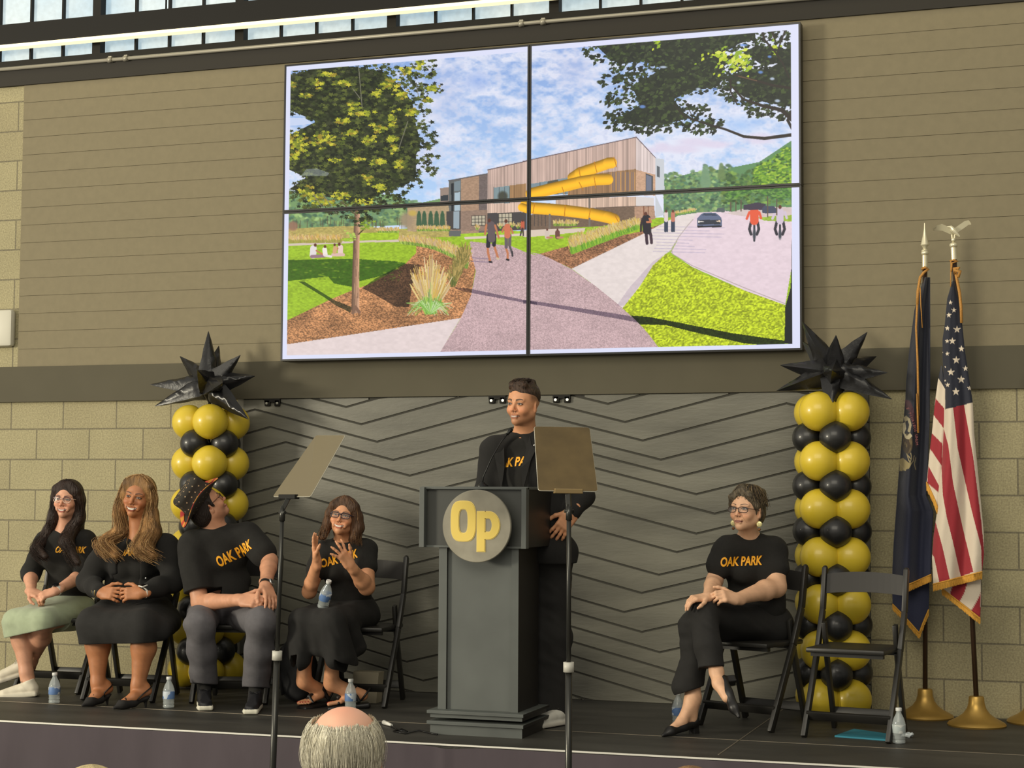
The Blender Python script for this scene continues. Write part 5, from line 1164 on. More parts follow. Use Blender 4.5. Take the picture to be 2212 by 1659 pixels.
# ================================================================== figures: smooth surfaces grown from joints
def V3(*a): return np.array(a, float)
def nrm(v): v = np.asarray(v, float); return v/np.linalg.norm(v)
def rotv(v, ax, a):
    v = np.asarray(v, float); ax = nrm(ax); return v*math.cos(a)+np.cross(ax, v)*math.sin(a)+ax*np.dot(ax, v)*(1-math.cos(a))
class Solid:
    """ordered list of rounded forms that melt into each other; meshed with surface nets"""
    def __init__(s): s.p = []
    def cap(s, a, b, ra, rb=None, k=.02, op='u', sq=None):
        s.p.append(('cap', np.asarray(a, float), np.asarray(b, float), ra, ra if rb is None else rb, k, op, sq)); return s
    def chain(s, pts, rad, k=.02, op='u', sq=None):
        for i in range(len(pts)-1): s.cap(pts[i], pts[i+1], rad[i], rad[i+1], k, op, sq)
        return s
    def ell(s, c, r, R=None, k=.02, op='u'):
        s.p.append(('ell', np.asarray(c, float), np.asarray(r, float)*np.ones(3), np.eye(3) if R is None else R, k, op)); return s
    def rbox(s, c, h, R=None, rd=.01, k=.01, op='u'):
        s.p.append(('box', np.asarray(c, float), np.asarray(h, float), np.eye(3) if R is None else R, rd, k, op)); return s
    def half(s, p, n, k=.004, lo=None, hi=None):      # cut away everything on the side n points to
        s.p.append(('half', np.asarray(p, float), nrm(n), k, lo, hi)); return s
    def field(s, lo, hi, h):
        lo = np.asarray(lo, float); hi = np.asarray(hi, float); n = np.ceil((hi-lo)/h).astype(int)+1
        F = np.full(n, .08, np.float32); ax = [(lo[i]+h*np.arange(n[i])).astype(np.float32) for i in range(3)]
        for q in s.p:
            if q[0] == 'half':
                _, p, nn, k, l2, h2 = q
                sl = tuple(slice(0, n[i]) if l2 is None else slice(int(max(0, np.searchsorted(ax[i], l2[i]))), int(np.searchsorted(ax[i], h2[i]))) for i in range(3))
                X, Y, Z = np.ix_(ax[0][sl[0]], ax[1][sl[1]], ax[2][sl[2]])
                d = (X-p[0])*nn[0]+(Y-p[1])*nn[1]+(Z-p[2])*nn[2]; f = F[sl]; t = np.clip(.5+.5*(d-f)/k, 0, 1); F[sl] = f+(d-f)*t+k*t*(1-t); continue
            if q[0] == 'cap':
                _, a, b, ra, rb, k, op, sq = q; m = max(ra, rb)*(max(1, sq[1]) if sq else 1)+k+3*h; wl, wh = np.minimum(a, b)-m, np.maximum(a, b)+m
            elif q[0] == 'ell':
                _, c, r, R, k, op = q; m = (np.abs(R)@r)+k+3*h; wl, wh = c-m, c+m
            else:
                _, c, hh, R, rd, k, op = q; m = (np.abs(R)@hh)+k+3*h; wl, wh = c-m, c+m
            i0 = np.maximum(np.floor((wl-lo)/h).astype(int), 0); i1 = np.minimum(np.ceil((wh-lo)/h).astype(int)+1, n)
            if (i1 <= i0).any(): continue
            sl = tuple(slice(i0[i], i1[i]) for i in range(3)); X, Y, Z = np.ix_(ax[0][sl[0]], ax[1][sl[1]], ax[2][sl[2]])
            if q[0] == 'cap':
                e = b-a; L2 = max(float(e@e), 1e-9); t = np.clip(((X-a[0])*e[0]+(Y-a[1])*e[1]+(Z-a[2])*e[2])/L2, 0, 1)
                dx, dy, dz = X-a[0]-t*e[0], Y-a[1]-t*e[1], Z-a[2]-t*e[2]
                if sq:                                   # flattened section: (normal, ratio)
                    nv, ratio = sq; c = dx*nv[0]+dy*nv[1]+dz*nv[2]; g = c*(1/ratio-1); dd = np.sqrt((dx+g*nv[0])**2+(dy+g*nv[1])**2+(dz+g*nv[2])**2)
                    d = (dd-(ra+(rb-ra)*t))*min(1, ratio)
                else: d = np.sqrt(dx*dx+dy*dy+dz*dz)-(ra+(rb-ra)*t)
            else:
                x, y, z = X-c[0], Y-c[1], Z-c[2]
                lx = x*R[0, 0]+y*R[1, 0]+z*R[2, 0]; ly = x*R[0, 1]+y*R[1, 1]+z*R[2, 1]; lz = x*R[0, 2]+y*R[1, 2]+z*R[2, 2]
                if q[0] == 'ell':
                    k0 = np.sqrt((lx/r[0])**2+(ly/r[1])**2+(lz/r[2])**2); k1 = np.sqrt((lx/r[0]**2)**2+(ly/r[1]**2)**2+(lz/r[2]**2)**2); d = k0*(k0-1)/np.maximum(k1, 1e-6)
                else:
                    qx, qy, qz = np.abs(lx)-hh[0]+rd, np.abs(ly)-hh[1]+rd, np.abs(lz)-hh[2]+rd
                    d = np.sqrt(np.maximum(qx, 0)**2+np.maximum(qy, 0)**2+np.maximum(qz, 0)**2)+np.minimum(np.maximum(qx, np.maximum(qy, qz)), 0)-rd
            f = F[sl]
            if op == 'u': t = np.clip(.5+.5*(d-f)/k, 0, 1); F[sl] = d+(f-d)*t-k*t*(1-t)
            else: d = -d; t = np.clip(.5+.5*(d-f)/k, 0, 1); F[sl] = f+(d-f)*t+k*t*(1-t)
        return F, lo, n
    def mesh(s, boxes, wr=None):
        VV = []; FF = []; off = 0
        for lo, hi, h in boxes:
            F, lo, n = s.field(lo, hi, h)
            if wr is not None: F += wr(lo, n, h)
            v, f = surface_nets(F, lo, h); VV.append(v); FF.append(f+off); off += len(v)
        return np.concatenate(VV), np.concatenate(FF)
    def bbox(s, pad=.03):
        lo = np.full(3, 1e9); hi = -lo
        for q in s.p:
            if q[0] == 'half' or q[-2 if q[0] == 'cap' else -1] == 's': continue
            if q[0] == 'cap': m = max(q[3], q[4])*(max(1, q[7][1]) if q[7] else 1); lo = np.minimum(lo, np.minimum(q[1], q[2])-m); hi = np.maximum(hi, np.maximum(q[1], q[2])+m)
            else:
                m = np.abs(q[3])@(q[2]*np.ones(3)); lo = np.minimum(lo, q[1]-m); hi = np.maximum(hi, q[1]+m)
        return lo-pad, hi+pad
def surface_nets(F, lo, h):
    I = F < 0; n = np.array(F.shape)
    c = np.zeros(n-1, np.int8)
    for a in (0, 1):
        for b in (0, 1):
            for d in (0, 1): c += I[a:n[0]-1+a, b:n[1]-1+b, d:n[2]-1+d]
    act = (c > 0) & (c < 8); idx = np.argwhere(act); M = len(idx)
    vid = np.full(n-1, -1, np.int32); vid[act] = np.arange(M)
    cv = {(a, b, d): F[idx[:, 0]+a, idx[:, 1]+b, idx[:, 2]+d] for a in (0, 1) for b in (0, 1) for d in (0, 1)}
    P = np.zeros((M, 3)); cnt = np.zeros(M)
    for ax in range(3):
        for o1 in (0, 1):
            for o2 in (0, 1):
                e0 = [0, 0, 0]; ot = [i for i in range(3) if i != ax]; e0[ot[0]] = o1; e0[ot[1]] = o2; e1 = list(e0); e1[ax] = 1
                f0, f1 = cv[tuple(e0)], cv[tuple(e1)]; m = (f0 < 0) != (f1 < 0)
                t = np.where(m, f0/np.where(m, f0-f1, 1), 0); q = np.tile(np.array(e0, float), (M, 1)); q[:, ax] = t
                P += q*m[:, None]; cnt += m
    P = P/np.maximum(cnt, 1)[:, None]; V = np.asarray(lo)+h*(idx+P); FF = []
    for ax in range(3):
        ot = [i for i in range(3) if i != ax]; u, v = ot
        sl0 = [slice(None)]*3; sl1 = [slice(None)]*3; sl0[ax] = slice(0, n[ax]-1); sl1[ax] = slice(1, n[ax])
        for a in ot: sl0[a] = slice(1, n[a]-1); sl1[a] = slice(1, n[a]-1)
        A0, A1 = I[tuple(sl0)], I[tuple(sl1)]
        for sgn, m in ((1, A0 & ~A1), (-1, ~A0 & A1)):
            e = np.argwhere(m)
            if not len(e): continue
            e[:, u] += 1; e[:, v] += 1
            def g(du, dv):
                q = e.copy(); q[:, u] -= du; q[:, v] -= dv; return vid[q[:, 0], q[:, 1], q[:, 2]]
            quad = np.stack([g(1, 1), g(0, 1), g(0, 0), g(1, 0)], -1)
            flip = (sgn == 1) != (ax == 1)
            FF.append(quad if flip else quad[:, ::-1])
    return V, np.concatenate(FF)
def relax(V, F, it=2, w=.5):
    n = len(V)
    for _ in range(it):
        s = np.zeros((n, 3)); c = np.zeros(n)
        for a, b in ((0, 1), (1, 2), (2, 3), (3, 0)):
            for i, j in ((a, b), (b, a)):
                for k in range(3): s[:, k] += np.bincount(F[:, i], V[F[:, j], k], n)
                c += np.bincount(F[:, i], minlength=n)
        V = V*(1-w)+w*s/np.maximum(c, 1)[:, None]
    return V
def refine(V, F, sel):                 # split the chosen quads in four, sharing their edges
    Q = F[sel]; keep = F[~sel]; E = np.sort(np.stack([Q, np.roll(Q, -1, 1)], -1).reshape(-1, 2), 1); u, inv = np.unique(E, axis=0, return_inverse=True); inv = inv.reshape(-1, 4); n = len(V)
    mid = (V[u[:, 0]]+V[u[:, 1]])/2; cen = V[Q].mean(axis=1); V2 = np.concatenate([V, mid, cen]); m = n+inv; c = n+len(u)+np.arange(len(Q))
    new = np.concatenate([np.stack([Q[:, i], m[:, i], c, m[:, i-1]], -1) for i in range(4)])
    return V2, np.concatenate([keep, new]), len(keep)
def grow(name, solid, m, parent, h=.004, boxes=None, colf=None, it=1, wrinkle=None, disp=None, fine=None):
    if boxes is None: lo, hi = solid.bbox(); boxes = [(lo, hi, h)]
    V, F = solid.mesh(boxes)
    if it: V = relax(V, F, it)
    if disp is not None: V = V+disp(V)
    if fine is not None:               # finer skin over the face
        for rnd_ in range(2):
            L_ = fine.l(V[F].mean(axis=1)); V, F, nk_ = refine(V, F, (L_[:, 1] > .030) & (np.abs(L_[:, 0]) < .075) & (L_[:, 2] > -.10) & (L_[:, 2] < .05)); l = fine.l(V)
            wgt = np.clip((l[:, 1]-.040)/.01, 0, 1)*np.clip((.068-np.abs(l[:, 0]))/.006, 0, 1)*np.clip((l[:, 2]+.094)/.006, 0, 1)*np.clip((.044-l[:, 2])/.006, 0, 1); V = V+(relax(V, F, 1, .5)-V)*wgt[:, None]
    me = mesh_np(name, V, F); o = link(name, me, m, parent, world=True)
    if colf is not None: set_vcol(me, colf(V))
    return o
def noise3(V, f, seed=0):
    return (vnoise(V[:, 0]*f+V[:, 2]*f*.7, V[:, 1]*f+V[:, 2]*f*.4, seed)+vnoise(V[:, 2]*f+3, V[:, 0]*f*.8-V[:, 1]*f*.5, seed+5)-1)
def wrinkles(amp, fx, fz, seed=0):       # soft cloth folds, displaced mostly across z
    def f(V):
        n = (vnoise(V[:, 0]*fx+V[:, 1]*fx*.6+V[:, 2]*fz*.5, V[:, 2]*fz-V[:, 0]*fx*.4, seed)-.5)+.5*(vnoise(V[:, 0]*fx*2.3+V[:, 2]*fz, V[:, 1]*fx*2+V[:, 2]*fz*2.1, seed+3)-.5)
        out = np.zeros_like(V); c = V.mean(axis=0); d = V-c; d[:, 2] *= .2; d /= np.maximum(np.linalg.norm(d, axis=1), 1e-6)[:, None]
        return d*(n*amp)[:, None]
    return f

class Hd:
    """a head frame: x to the person's left, y out of the face, z up; turned so that the eye line projects where the photo has it"""
    def __init__(s, eye, yaw, pitch, roll, sc=1.):
        eye = np.asarray(eye, float); c = nrm(V3(CP[0]-eye[0], CP[1]-eye[1], 0)); r = V3(CR[0], CR[1], 0)  # to the camera; viewer right
        f = nrm(math.cos(yaw)*c-math.sin(yaw)*nrm(np.cross(V3(0, 0, 1), c)))      # yaw > 0 turns to the viewer's left
        f = nrm(f*math.cos(pitch)+V3(0, 0, 1)*math.sin(pitch)); x = nrm(np.cross(V3(0, 0, 1), f)); z = np.cross(f, x)   # x points to the person's left
        x, z = x*math.cos(roll)+z*math.sin(roll), z*math.cos(roll)-x*math.sin(roll)
        s.R = np.stack([x, f, z], 1); s.s = sc; s.O = eye-s.R@(V3(0, .083, 0)*sc)
    def w(s, x, y, z): return s.O+s.R@(V3(x, y, z)*s.s)
    def l(s, V): return ((V-s.O)@s.R)/s.s
def Rx(a): c, s = math.cos(a), math.sin(a); return np.array([[1, 0, 0], [0, c, -s], [0, s, c]])
def Rz(a): c, s = math.cos(a), math.sin(a); return np.array([[c, -s, 0], [s, c, 0], [0, 0, 1]])
def Ry(a): c, s = math.cos(a), math.sin(a); return np.array([[c, 0, s], [0, 1, 0], [-s, 0, c]])

def add_head(B, H, neck, fem=True, nose=1., jaw=1., neckr=.052, smile=0., open_=0., age=0.):
    s = H.s; w = H.w; R = H.R
    E = lambda c, r, k=.015, op='u', RR=None: B.ell(w(*c), np.array(r)*s, R if RR is None else R@RR, k*s, op)
    Cp = lambda a, b, ra, rb, k=.01, op='u': B.cap(w(*a), w(*b), ra*s, rb*s, k*s, op)
    E((0, -.015, .030), (.074, .094, .083)); E((0, .018, .033), (.065, .062, .062), .03); E((0, .020, -.028), (.061*jaw, .061, .072), .03)
    Cp((-.049*jaw, -.002, -.054), (0, .058, -.091), .018, .015*jaw, .03); Cp((.049*jaw, -.002, -.054), (0, .058, -.091), .018, .015*jaw, .03)
    E((0, .067, -.091), (.018*jaw, .016, .014), .016)                                                  # chin
    for x in (-1, 1):
        E((x*.037, .057, -.034-(0 if smile < .3 else -.004)), (.023+.003*smile, .022+.004*smile, .021), .022)  # cheek
        E((x*.031, .093, -.001), (.0185, .014, .0125), .012, 's')                                   # eye socket
        Cp((x*.012, .0825, .017), (x*.046, .0705, .019), .0075, .0065, .012)                        # brow ridge
        E((x*.031, .0735, -.001), (.0145, .0135, .0125), .004)                                      # closed in eyeball skin
        # ear
        EO = Rz(-x*.5)@Ry(0)
        E((x*.073, -.012, -.012), (.0075, .017, .030), .006, 'u', EO); E((x*.0735, -.008, -.031), (.006, .010, .012), .006, 'u', EO)
        E((x*.082, -.010, -.008), (.0048, .010, .018), .005, 's', EO)
    Cp((0, .084, .006), (0, .098*1.0+.004*(nose-1), -.028), .0066, .0080*nose, .010)                 # nose bridge
    E((0, .101+.004*(nose-1), -.033), (.0092*nose, .0108, .0086), .006)
    for x in (-1, 1): E((x*.0105*nose, .0925, -.0360), (.0060*nose, .0080, .0058), .005)
    # mouth
    Cp((-.016, .083, -.0605+.002*smile), (.016, .083, -.0605+.002*smile), .0058, .0058, .008); Cp((-.013, .0825, -.0725), (.013, .0825, -.0725), .0062, .0062, .008)
    if smile > .3:
        for x in (-1, 1): E((x*.034, .070, -.058), (.011, .010, .015), .012)
    # neck
    nb = np.asarray(neck, float)
    B.cap(w(0, -.020, -.060), nb, neckr*s, neckr*1.06*s, .03); B.cap(w(0, .006, -.075), nb+R[:, 1]*.008, .026*s, neckr*.86*s, .03)
def face_col(H, skin, hairc, lip, smile=0., open_=0., brow=1., makeup=0., stubble=0., age=0., seed=0, mw=.026, hairline=None):
    skin = np.array(skin)
    def f(V):
        L = H.l(V); x, y, z = L[:, 0], L[:, 1], L[:, 2]; n = len(V); c = np.tile(skin, (n, 1))
        c = c*(1+.10*noise3(V, 60, seed)+.05*noise3(V, 190, seed+2))[:, None]
        inh = (np.abs(x) < .11) & (np.abs(z) < .16) & (np.abs(y) < .15); fr = inh & (y > .035)
        def mix(m, col, a=1.):
            m = (np.clip(m, 0, 1)*a)[:, None]; return c*(1-m)+np.array(col)*m
        for sx in (-1, 1):
            r = np.hypot((x-sx*.040)/.020, (z+.034)/.017); c = mix(np.where(fr, np.exp(-r*r), 0), skin*np.array((1.12, .72, .66)), .45)
        r = np.hypot(x/.014, (z+.034)/.012); c = mix(np.where(fr, np.exp(-r*r), 0), skin*np.array((1.1, .74, .68)), .40)
        if stubble:
            m = np.clip((-.040-z)/.02, 0, 1)*np.clip((y+.02)/.03, 0, 1)*(z > -.118); m = np.maximum(m, np.clip(1-np.hypot(x/.03, (z+.052)/.012), 0, 1)*(y > .03)); c = mix(np.where(inh, m, 0), skin*np.array((.60, .58, .60)), stubble)
        if hairline is not None: c = mix(np.where(inh, hairline(x, y, z), 0), hairc, 1.)
        if age:
            for sx in (-1, 1):
                d = np.abs((x*sx-.022)-(-.036-z)*.45); c = mix(np.where(fr & (z < -.034) & (z > -.072) & (x*sx > 0), np.clip(1-d/.0035, 0, 1), 0), skin*.62, .6*age)
                c = mix(np.where(fr, np.clip(1-np.abs(np.hypot((x-sx*.031)/.017, (z+.010)/.012)-1)/.16, 0, 1)*(z < -.010), 0), skin*.66, .55*age)
        # eyes: sclera, iris, lash line, lids
        for sx in (-1, 1):
            ex, ez = x-sx*.031, z+.001
            op = .0064-.0012*smile; lid = op*(1-(ex/.0162)**2); low = -op*.75*(1-(ex/.0162)**2)
            eye = fr & (np.abs(ex) < .0162) & (ez < lid) & (ez > low)
            sh = np.clip(1-np.hypot(ex/.022, (ez-.004)/.013), 0, 1)*1.6; c = mix(np.where(fr, sh, 0), skin*(.70-.22*makeup), .6)
            c[eye] = (.62, .57, .52); ir = eye & (np.hypot(ex-sx*0, ez) < .0064); c[ir] = (.045, .026, .018)
            d = np.abs(ez-lid); m = fr & (np.abs(ex) < .0165) & (d < .0022) & (ez > -.002); c[m] = (.022, .015, .012)
            d = np.abs(ez-low); m = fr & (np.abs(ex) < .0150) & (d < .0013) & (ez < .002); c[m] = skin*.38
            # brow
            t = np.clip((x*sx-.013)/.036, 0, 1); bz = .0185+.0075*np.sin(t*2.2)-.003*t; wd = (.0040-.0022*t)*brow
            m = fr & (x*sx > .012) & (x*sx < .050); c = mix(np.where(m, np.clip((wd-np.abs(z-bz))/.0015+.5, 0, 1), 0), np.array(hairc)*.75, .85)
        # nostrils and mouth
        for sx in (-1, 1): m = fr & (np.hypot((x-sx*.0075)/.0042, (z+.0432)/.0026) < 1); c[m] = skin*.22
        W_ = mw*(1+.30*smile); zc = -.0665+.011*smile*(x/W_)**2; u = np.clip(1-(x/W_)**2, 0, 1)
        up = zc+.0085*u**.7*(1-.12*np.cos(x/.004))*(1-.25*smile)+.0035*open_*u; lo_ = zc-.0095*u**.8-.006*open_*u
        m = fr & (np.abs(x) < W_) & (z < up) & (z > lo_); c = mix(m.astype(float), lip, .85)
        a1 = zc+.0006+.0044*open_*u**.6; a2 = zc-.0006-.0052*open_*u**.6; m = fr & (np.abs(x) < W_*.93) & (z < a1) & (z > a2-.0008); c[m] = (.10, .035, .03)
        if open_ > .2:
            m = fr & (np.abs(x) < W_*.80) & (z < a1-.0004) & (z > a2+.0012*(1 if open_ < .8 else .3)); c[m] = (.80, .74, .64)
            tt = m & (np.abs(((x/.0062) % 1)-.5) > .46); c[tt] *= .80
        # ear shade, neck crease
        m = inh & (np.abs(x) > .070) & (np.hypot((y+.010)/.008, (z+.008)/.014) < 1); c = mix(m.astype(float), skin*np.array((.62, .40, .36)), .8)
        return np.clip(c, 0, 1)
    return f
def add_hand(B, w, d, n, th, curl=(.5, .5, .5, .5), tcurl=.4, s=1., spread=0., k=.005, wrist_r=.027, thumb=True, tdir=None):
    """w wrist, d along the palm, n the way the palm faces, th towards the thumb"""
    d = nrm(d); n = nrm(n-d*np.dot(n, d)); th = nrm(th-d*np.dot(th, d)-n*np.dot(th, n)); R = np.stack([th, d, n], 1)
    B.rbox(w+d*.048*s, V3(.039, .046, .0135)*s, R, .0125*s, .012)
    B.cap(w-d*.03*s, w+d*.02*s, wrist_r*s, wrist_r*.95*s, .02, 'u', (n, .72))
    B.ell(w+d*.030*s+th*.026*s+n*.006*s, V3(.017, .030, .015)*s, R, .012)
    tips = []
    for i, (off, L) in enumerate(((.029, .074), (.0095, .082), (-.0105, .077), (-.0295, .062))):
        p = w+d*(.090-(0, 0, .002, .009)[i])*s+th*off*s; cu = curl[i] if hasattr(curl, '__len__') else curl
        dd = nrm(d+th*spread*(off/.03)); ax = np.cross(dd, n); ang = 0
        for j, (fr, r0, r1) in enumerate(((.46, .0092, .0084), (.31, .0084, .0077), (.23, .0077, .0062))):
            ang = cu*(.75 if j == 0 else .95 if j == 1 else .6); dd = rotv(dd, ax, ang); q = p+dd*L*fr*s; B.cap(p, q, r0*s, r1*s, k*(.9 if j else 1.6)); p = q
        tips.append((p, dd))
    if thumb:
        p = w+d*.028*s+th*.034*s; dd = nrm(d*.72+th*.62+n*.25) if tdir is None else nrm(tdir)
        for fr, r0, r1, a in ((.040, .0125, .0105, 0), (.032, .0105, .0095, tcurl), (.024, .0095, .0072, tcurl*.8)):
            dd = rotv(dd, np.cross(dd, nrm(d*.6-th*.6+n*.4)), a); q = p+dd*fr*s; B.cap(p, q, r0*s, r1*s, .007); p = q
        tips.append((p, dd))
    return tips
def add_arm(B, s, e, w, r=(.046, .040, .036, .026), k=.015):
    s, e, w = (np.asarray(a, float) for a in (s, e, w)); m = e+(w-e)*.28
    B.cap(s, e, r[0], r[1], k); B.cap(e, m, r[1]*.98, r[1]*.98, k); B.cap(m, w, r[1]*.96, r[3], k)
def add_leg(B, kn, an, r=(.055, .057, .034), back=None, k=.03):
    kn, an = np.asarray(kn, float), np.asarray(an, float); m = kn+(an-kn)*.32+(back if back is not None else 0)
    B.cap(kn, m, r[0], r[1], k); B.cap(m, an+(kn-an)*.12, r[1], r[2], k); B.cap(an+(kn-an)*.12, an, r[2], r[2]*1.05, k)
class Fr:                                      # a foot or shoe frame standing on its heel
    def __init__(s, heel, toe, up=(0, 0, 1)):
        heel, toe = np.asarray(heel, float), np.asarray(toe, float); f = nrm(toe-heel); x = nrm(np.cross(f, up)); z = np.cross(x, f); s.O = heel; s.R = np.stack([x, f, z], 1); s.L = np.linalg.norm(toe-heel)
    def w(s, x, y, z): return s.O+s.R@V3(x, y, z)
    def l(s, V): return (V-s.O)@s.R
def hair_strands(name, guides, n, r0, m, parent, cols, spread=.012, seed=0, wave=0., seg=10, rad=.0013, taper=.5, jit=0.):
    q = np.random.default_rng(seed); V = []; F = []; C = []
    G_ = [np.array(g, float) for g in guides]
    def samp(g, t):
        s = t*(len(g)-1); i = np.minimum(s.astype(int), len(g)-2); f = (s-i)[:, None]
        p0 = g[np.maximum(i-1, 0)]; p1 = g[i]; p2 = g[i+1]; p3 = g[np.minimum(i+2, len(g)-1)]
        return .5*((2*p1)+(-p0+p2)*f+(2*p0-5*p1+4*p2-p3)*f**2+(-p0+3*p1-3*p2+p3)*f**3)
    off = 0
    for i in range(n):
        k = q.integers(0, len(G_)-1) if len(G_) > 1 else 0; a = q.random(); t = np.linspace(jit*q.random(), 1*(.86+.14*q.random()), seg)
        P = samp(G_[k], t)*(1-a)+samp(G_[min(k+1, len(G_)-1)], t)*a
        o = q.normal(size=3)*spread; ph = q.random()*6.28; P = P+o*(.25+.75*np.sin(t*1.57))[:, None]
        if wave: P = P+np.stack([np.sin(t*10+ph), np.cos(t*8+ph*1.7), np.sin(t*7+ph)*.4], -1)*wave*(t**.8)[:, None]
        T = np.gradient(P, axis=0); T /= np.maximum(np.linalg.norm(T, axis=1), 1e-9)[:, None]; N_ = np.cross(T, V3(.3, .2, 1)); N_ /= np.maximum(np.linalg.norm(N_, axis=1), 1e-9)[:, None]; Bn = np.cross(T, N_)
        rr = rad*(.7+.7*q.random())*(1-(1-taper)*t); c = np.array(cols[q.integers(0, len(cols))])*(.8+.4*q.random())
        for kk in range(3): V.append(P+(N_*math.cos(kk*2.094)+Bn*math.sin(kk*2.094))*rr[:, None]); C.append(np.tile(c, (seg, 1)))
        for j in range(seg-1):
            for kk in range(3): x = off+kk*seg+j; y = off+((kk+1) % 3)*seg+j; F.append((x, x+1, y+1, y))
        off += 3*seg
    me = mesh_np(name, np.concatenate(V), np.array(F)); o = link(name, me, m, parent, world=True); set_vcol(me, np.concatenate(C)); return o
M_skin = mat('skin', (1, 1, 1), .52, vcol=True, sub=.0, bump=.05, bscale=300)
M_hair = mat('hair', (1, 1, 1), .5, vcol=True, spec=.35, bump=.9, bscale=1., stretch=(170, 170, 12))
M_tee = mat('black_cotton', S(31, 30, 28), .95, noise=.12, nscale=60, bump=.10, bscale=260)
M_wool = mat('black_suiting', S(29, 28, 27), .95, noise=.10, nscale=80)
M_blk = mat('black_crepe', S(32, 31, 30), .9, noise=.10, nscale=50, bump=.05, bscale=200)
M_txt = mat('orange_yellow_print', S(255, 182, 40), .6)
M_text2 = mat('print_edge', S(150, 70, 20), .7)
def shirt_text(parent, shirt, c, rt, up, width, height, body='OAK PARK', arch=0., only=None):
    """printed letters laid on the cloth by casting them back onto it"""
    rt, up = nrm(rt), nrm(up); nn = nrm(np.cross(rt, up)); bvh = BVHTree.FromPolygons([v.co[:] for v in shirt.data.vertices], [p.vertices[:] for p in shirt.data.polygons])
    for mm, off, dep in ((M_text2, .055, .0022), (M_txt, .030, .0034)):
        me = text_mesh(body, 1.0, shear=.22, offset=off if off < .05 else .045); co = np.array([v.co[:] for v in me.vertices]); x0, x1 = co[:, 0].min(), co[:, 0].max(); y0, y1 = co[:, 1].min(), co[:, 1].max()
        bm = bmesh.new(); bm.from_mesh(me); bmesh.ops.triangulate(bm, faces=bm.faces[:])
        for _ in range(2): bmesh.ops.subdivide_edges(bm, edges=[e for e in bm.edges if e.calc_length() > .12], cuts=1, use_grid_fill=False)
        bmesh.ops.triangulate(bm, faces=bm.faces[:])
        grow_ = 1.012 if off > .04 else 1.0
        Winv = world_of(parent).inverted(); dead = []
        for v in bm.verts:
            a = ((v.co.x-x0)/(x1-x0)-.5)*width*grow_; b = ((v.co.y-y0)/(y1-y0)-.5)*height*grow_+arch*(1-(2*a/width)**2)
            p = Vector(c+rt*a+up*b+nn*.22); hit = bvh.ray_cast(p, Vector(-nn), .5)
            if hit[0] is None: dead.append(v); continue
            v.co = Winv @ (hit[0]+Vector(nn)*dep)
        bmesh.ops.delete(bm, geom=dead, context='VERTS')
        from_bm('shirt_lettering', bm, mm, parent)
def glasses(parent, H, frame, wd=.024, ht=.017, rnd=2.2, r=.0018, top=None, tint=None, lensc=None, y=.098, z=-.001, flash=None):
    root = bpy.data.objects.new('glasses', None); COL.objects.link(root); root.parent = parent; root.matrix_basis = world_of(parent).inverted() @ Matrix.Translation(Vector(H.w(0, y, z)))
    bm = bmesh.new(); bt = bmesh.new(); lens = []
    for sx in (-1, 1):
        cx = sx*.0325; pts = []
        for i in range(28):
            a = 2*math.pi*i/28; ca, sa = math.cos(a), math.sin(a); px_ = wd*math.copysign(abs(ca)**(2/rnd), ca); pz = ht*math.copysign(abs(sa)**(2/rnd), sa)*(1 if sa < 0 else .92)
            pts.append(H.w(cx+px_, y-abs(cx+px_)**2*3.2, z+pz))
        lens.append(pts); tube(bm, pts+[pts[0]], r*H.s, 6)
        tp = [H.w(sx*(.0325+wd), y-(.0325+wd)**2*3.2, z+ht*.45), H.w(sx*.072, .060, z+.007), H.w(sx*.077, .000, z+.004), H.w(sx*.077, -.012, z-.008)]
        tube(bm, tp, [r*1.2*H.s, r*H.s, r*H.s, r*H.s], 6)
        if top is not None: tube(bt, [pts[i] for i in range(0, 15)], r*1.25*H.s, 6)
    tube(bm, [H.w(-.0095, y, z+.005), H.w(0, y+.002, z+.007), H.w(.0095, y, z+.005)], r*1.1*H.s, 6)
    from_bm('frame', bm, frame, root, world=True)
    if top is not None: from_bm('brow_bar', bt, top, root, world=True)
    else: bt.free()
    for pts in lens:
        bm = bmesh.new(); f = [bm.verts.new(p) for p in pts]; g = [bm.verts.new(Vector(p)-Vector(H.R[:, 1])*.0012) for p in pts]; bm.faces.new(f); bm.faces.new(g[::-1])
        for i in range(28): bm.faces.new((f[i], g[i], g[(i+1) % 28], f[(i+1) % 28]))
        bmesh.ops.recalc_face_normals(bm, faces=bm.faces[:]); from_bm('lens', bm, M_lens, root, world=True)
    return root
M_lens, N, L, P = new_mat('clear_lens'); P.inputs['Base Color'].default_value = (.8, .8, .8, 1); P.inputs['Alpha'].default_value = .045; P.inputs['Roughness'].default_value = .03; P.inputs['Specular IOR Level'].default_value = .9
def person(label, loc):
    return empty('person', tuple(loc), label=label, cat='person')
def body_boxes(B, H, hands=(), h=.0029):
    lo, hi = B.bbox(.012); return [(lo, hi, h)]
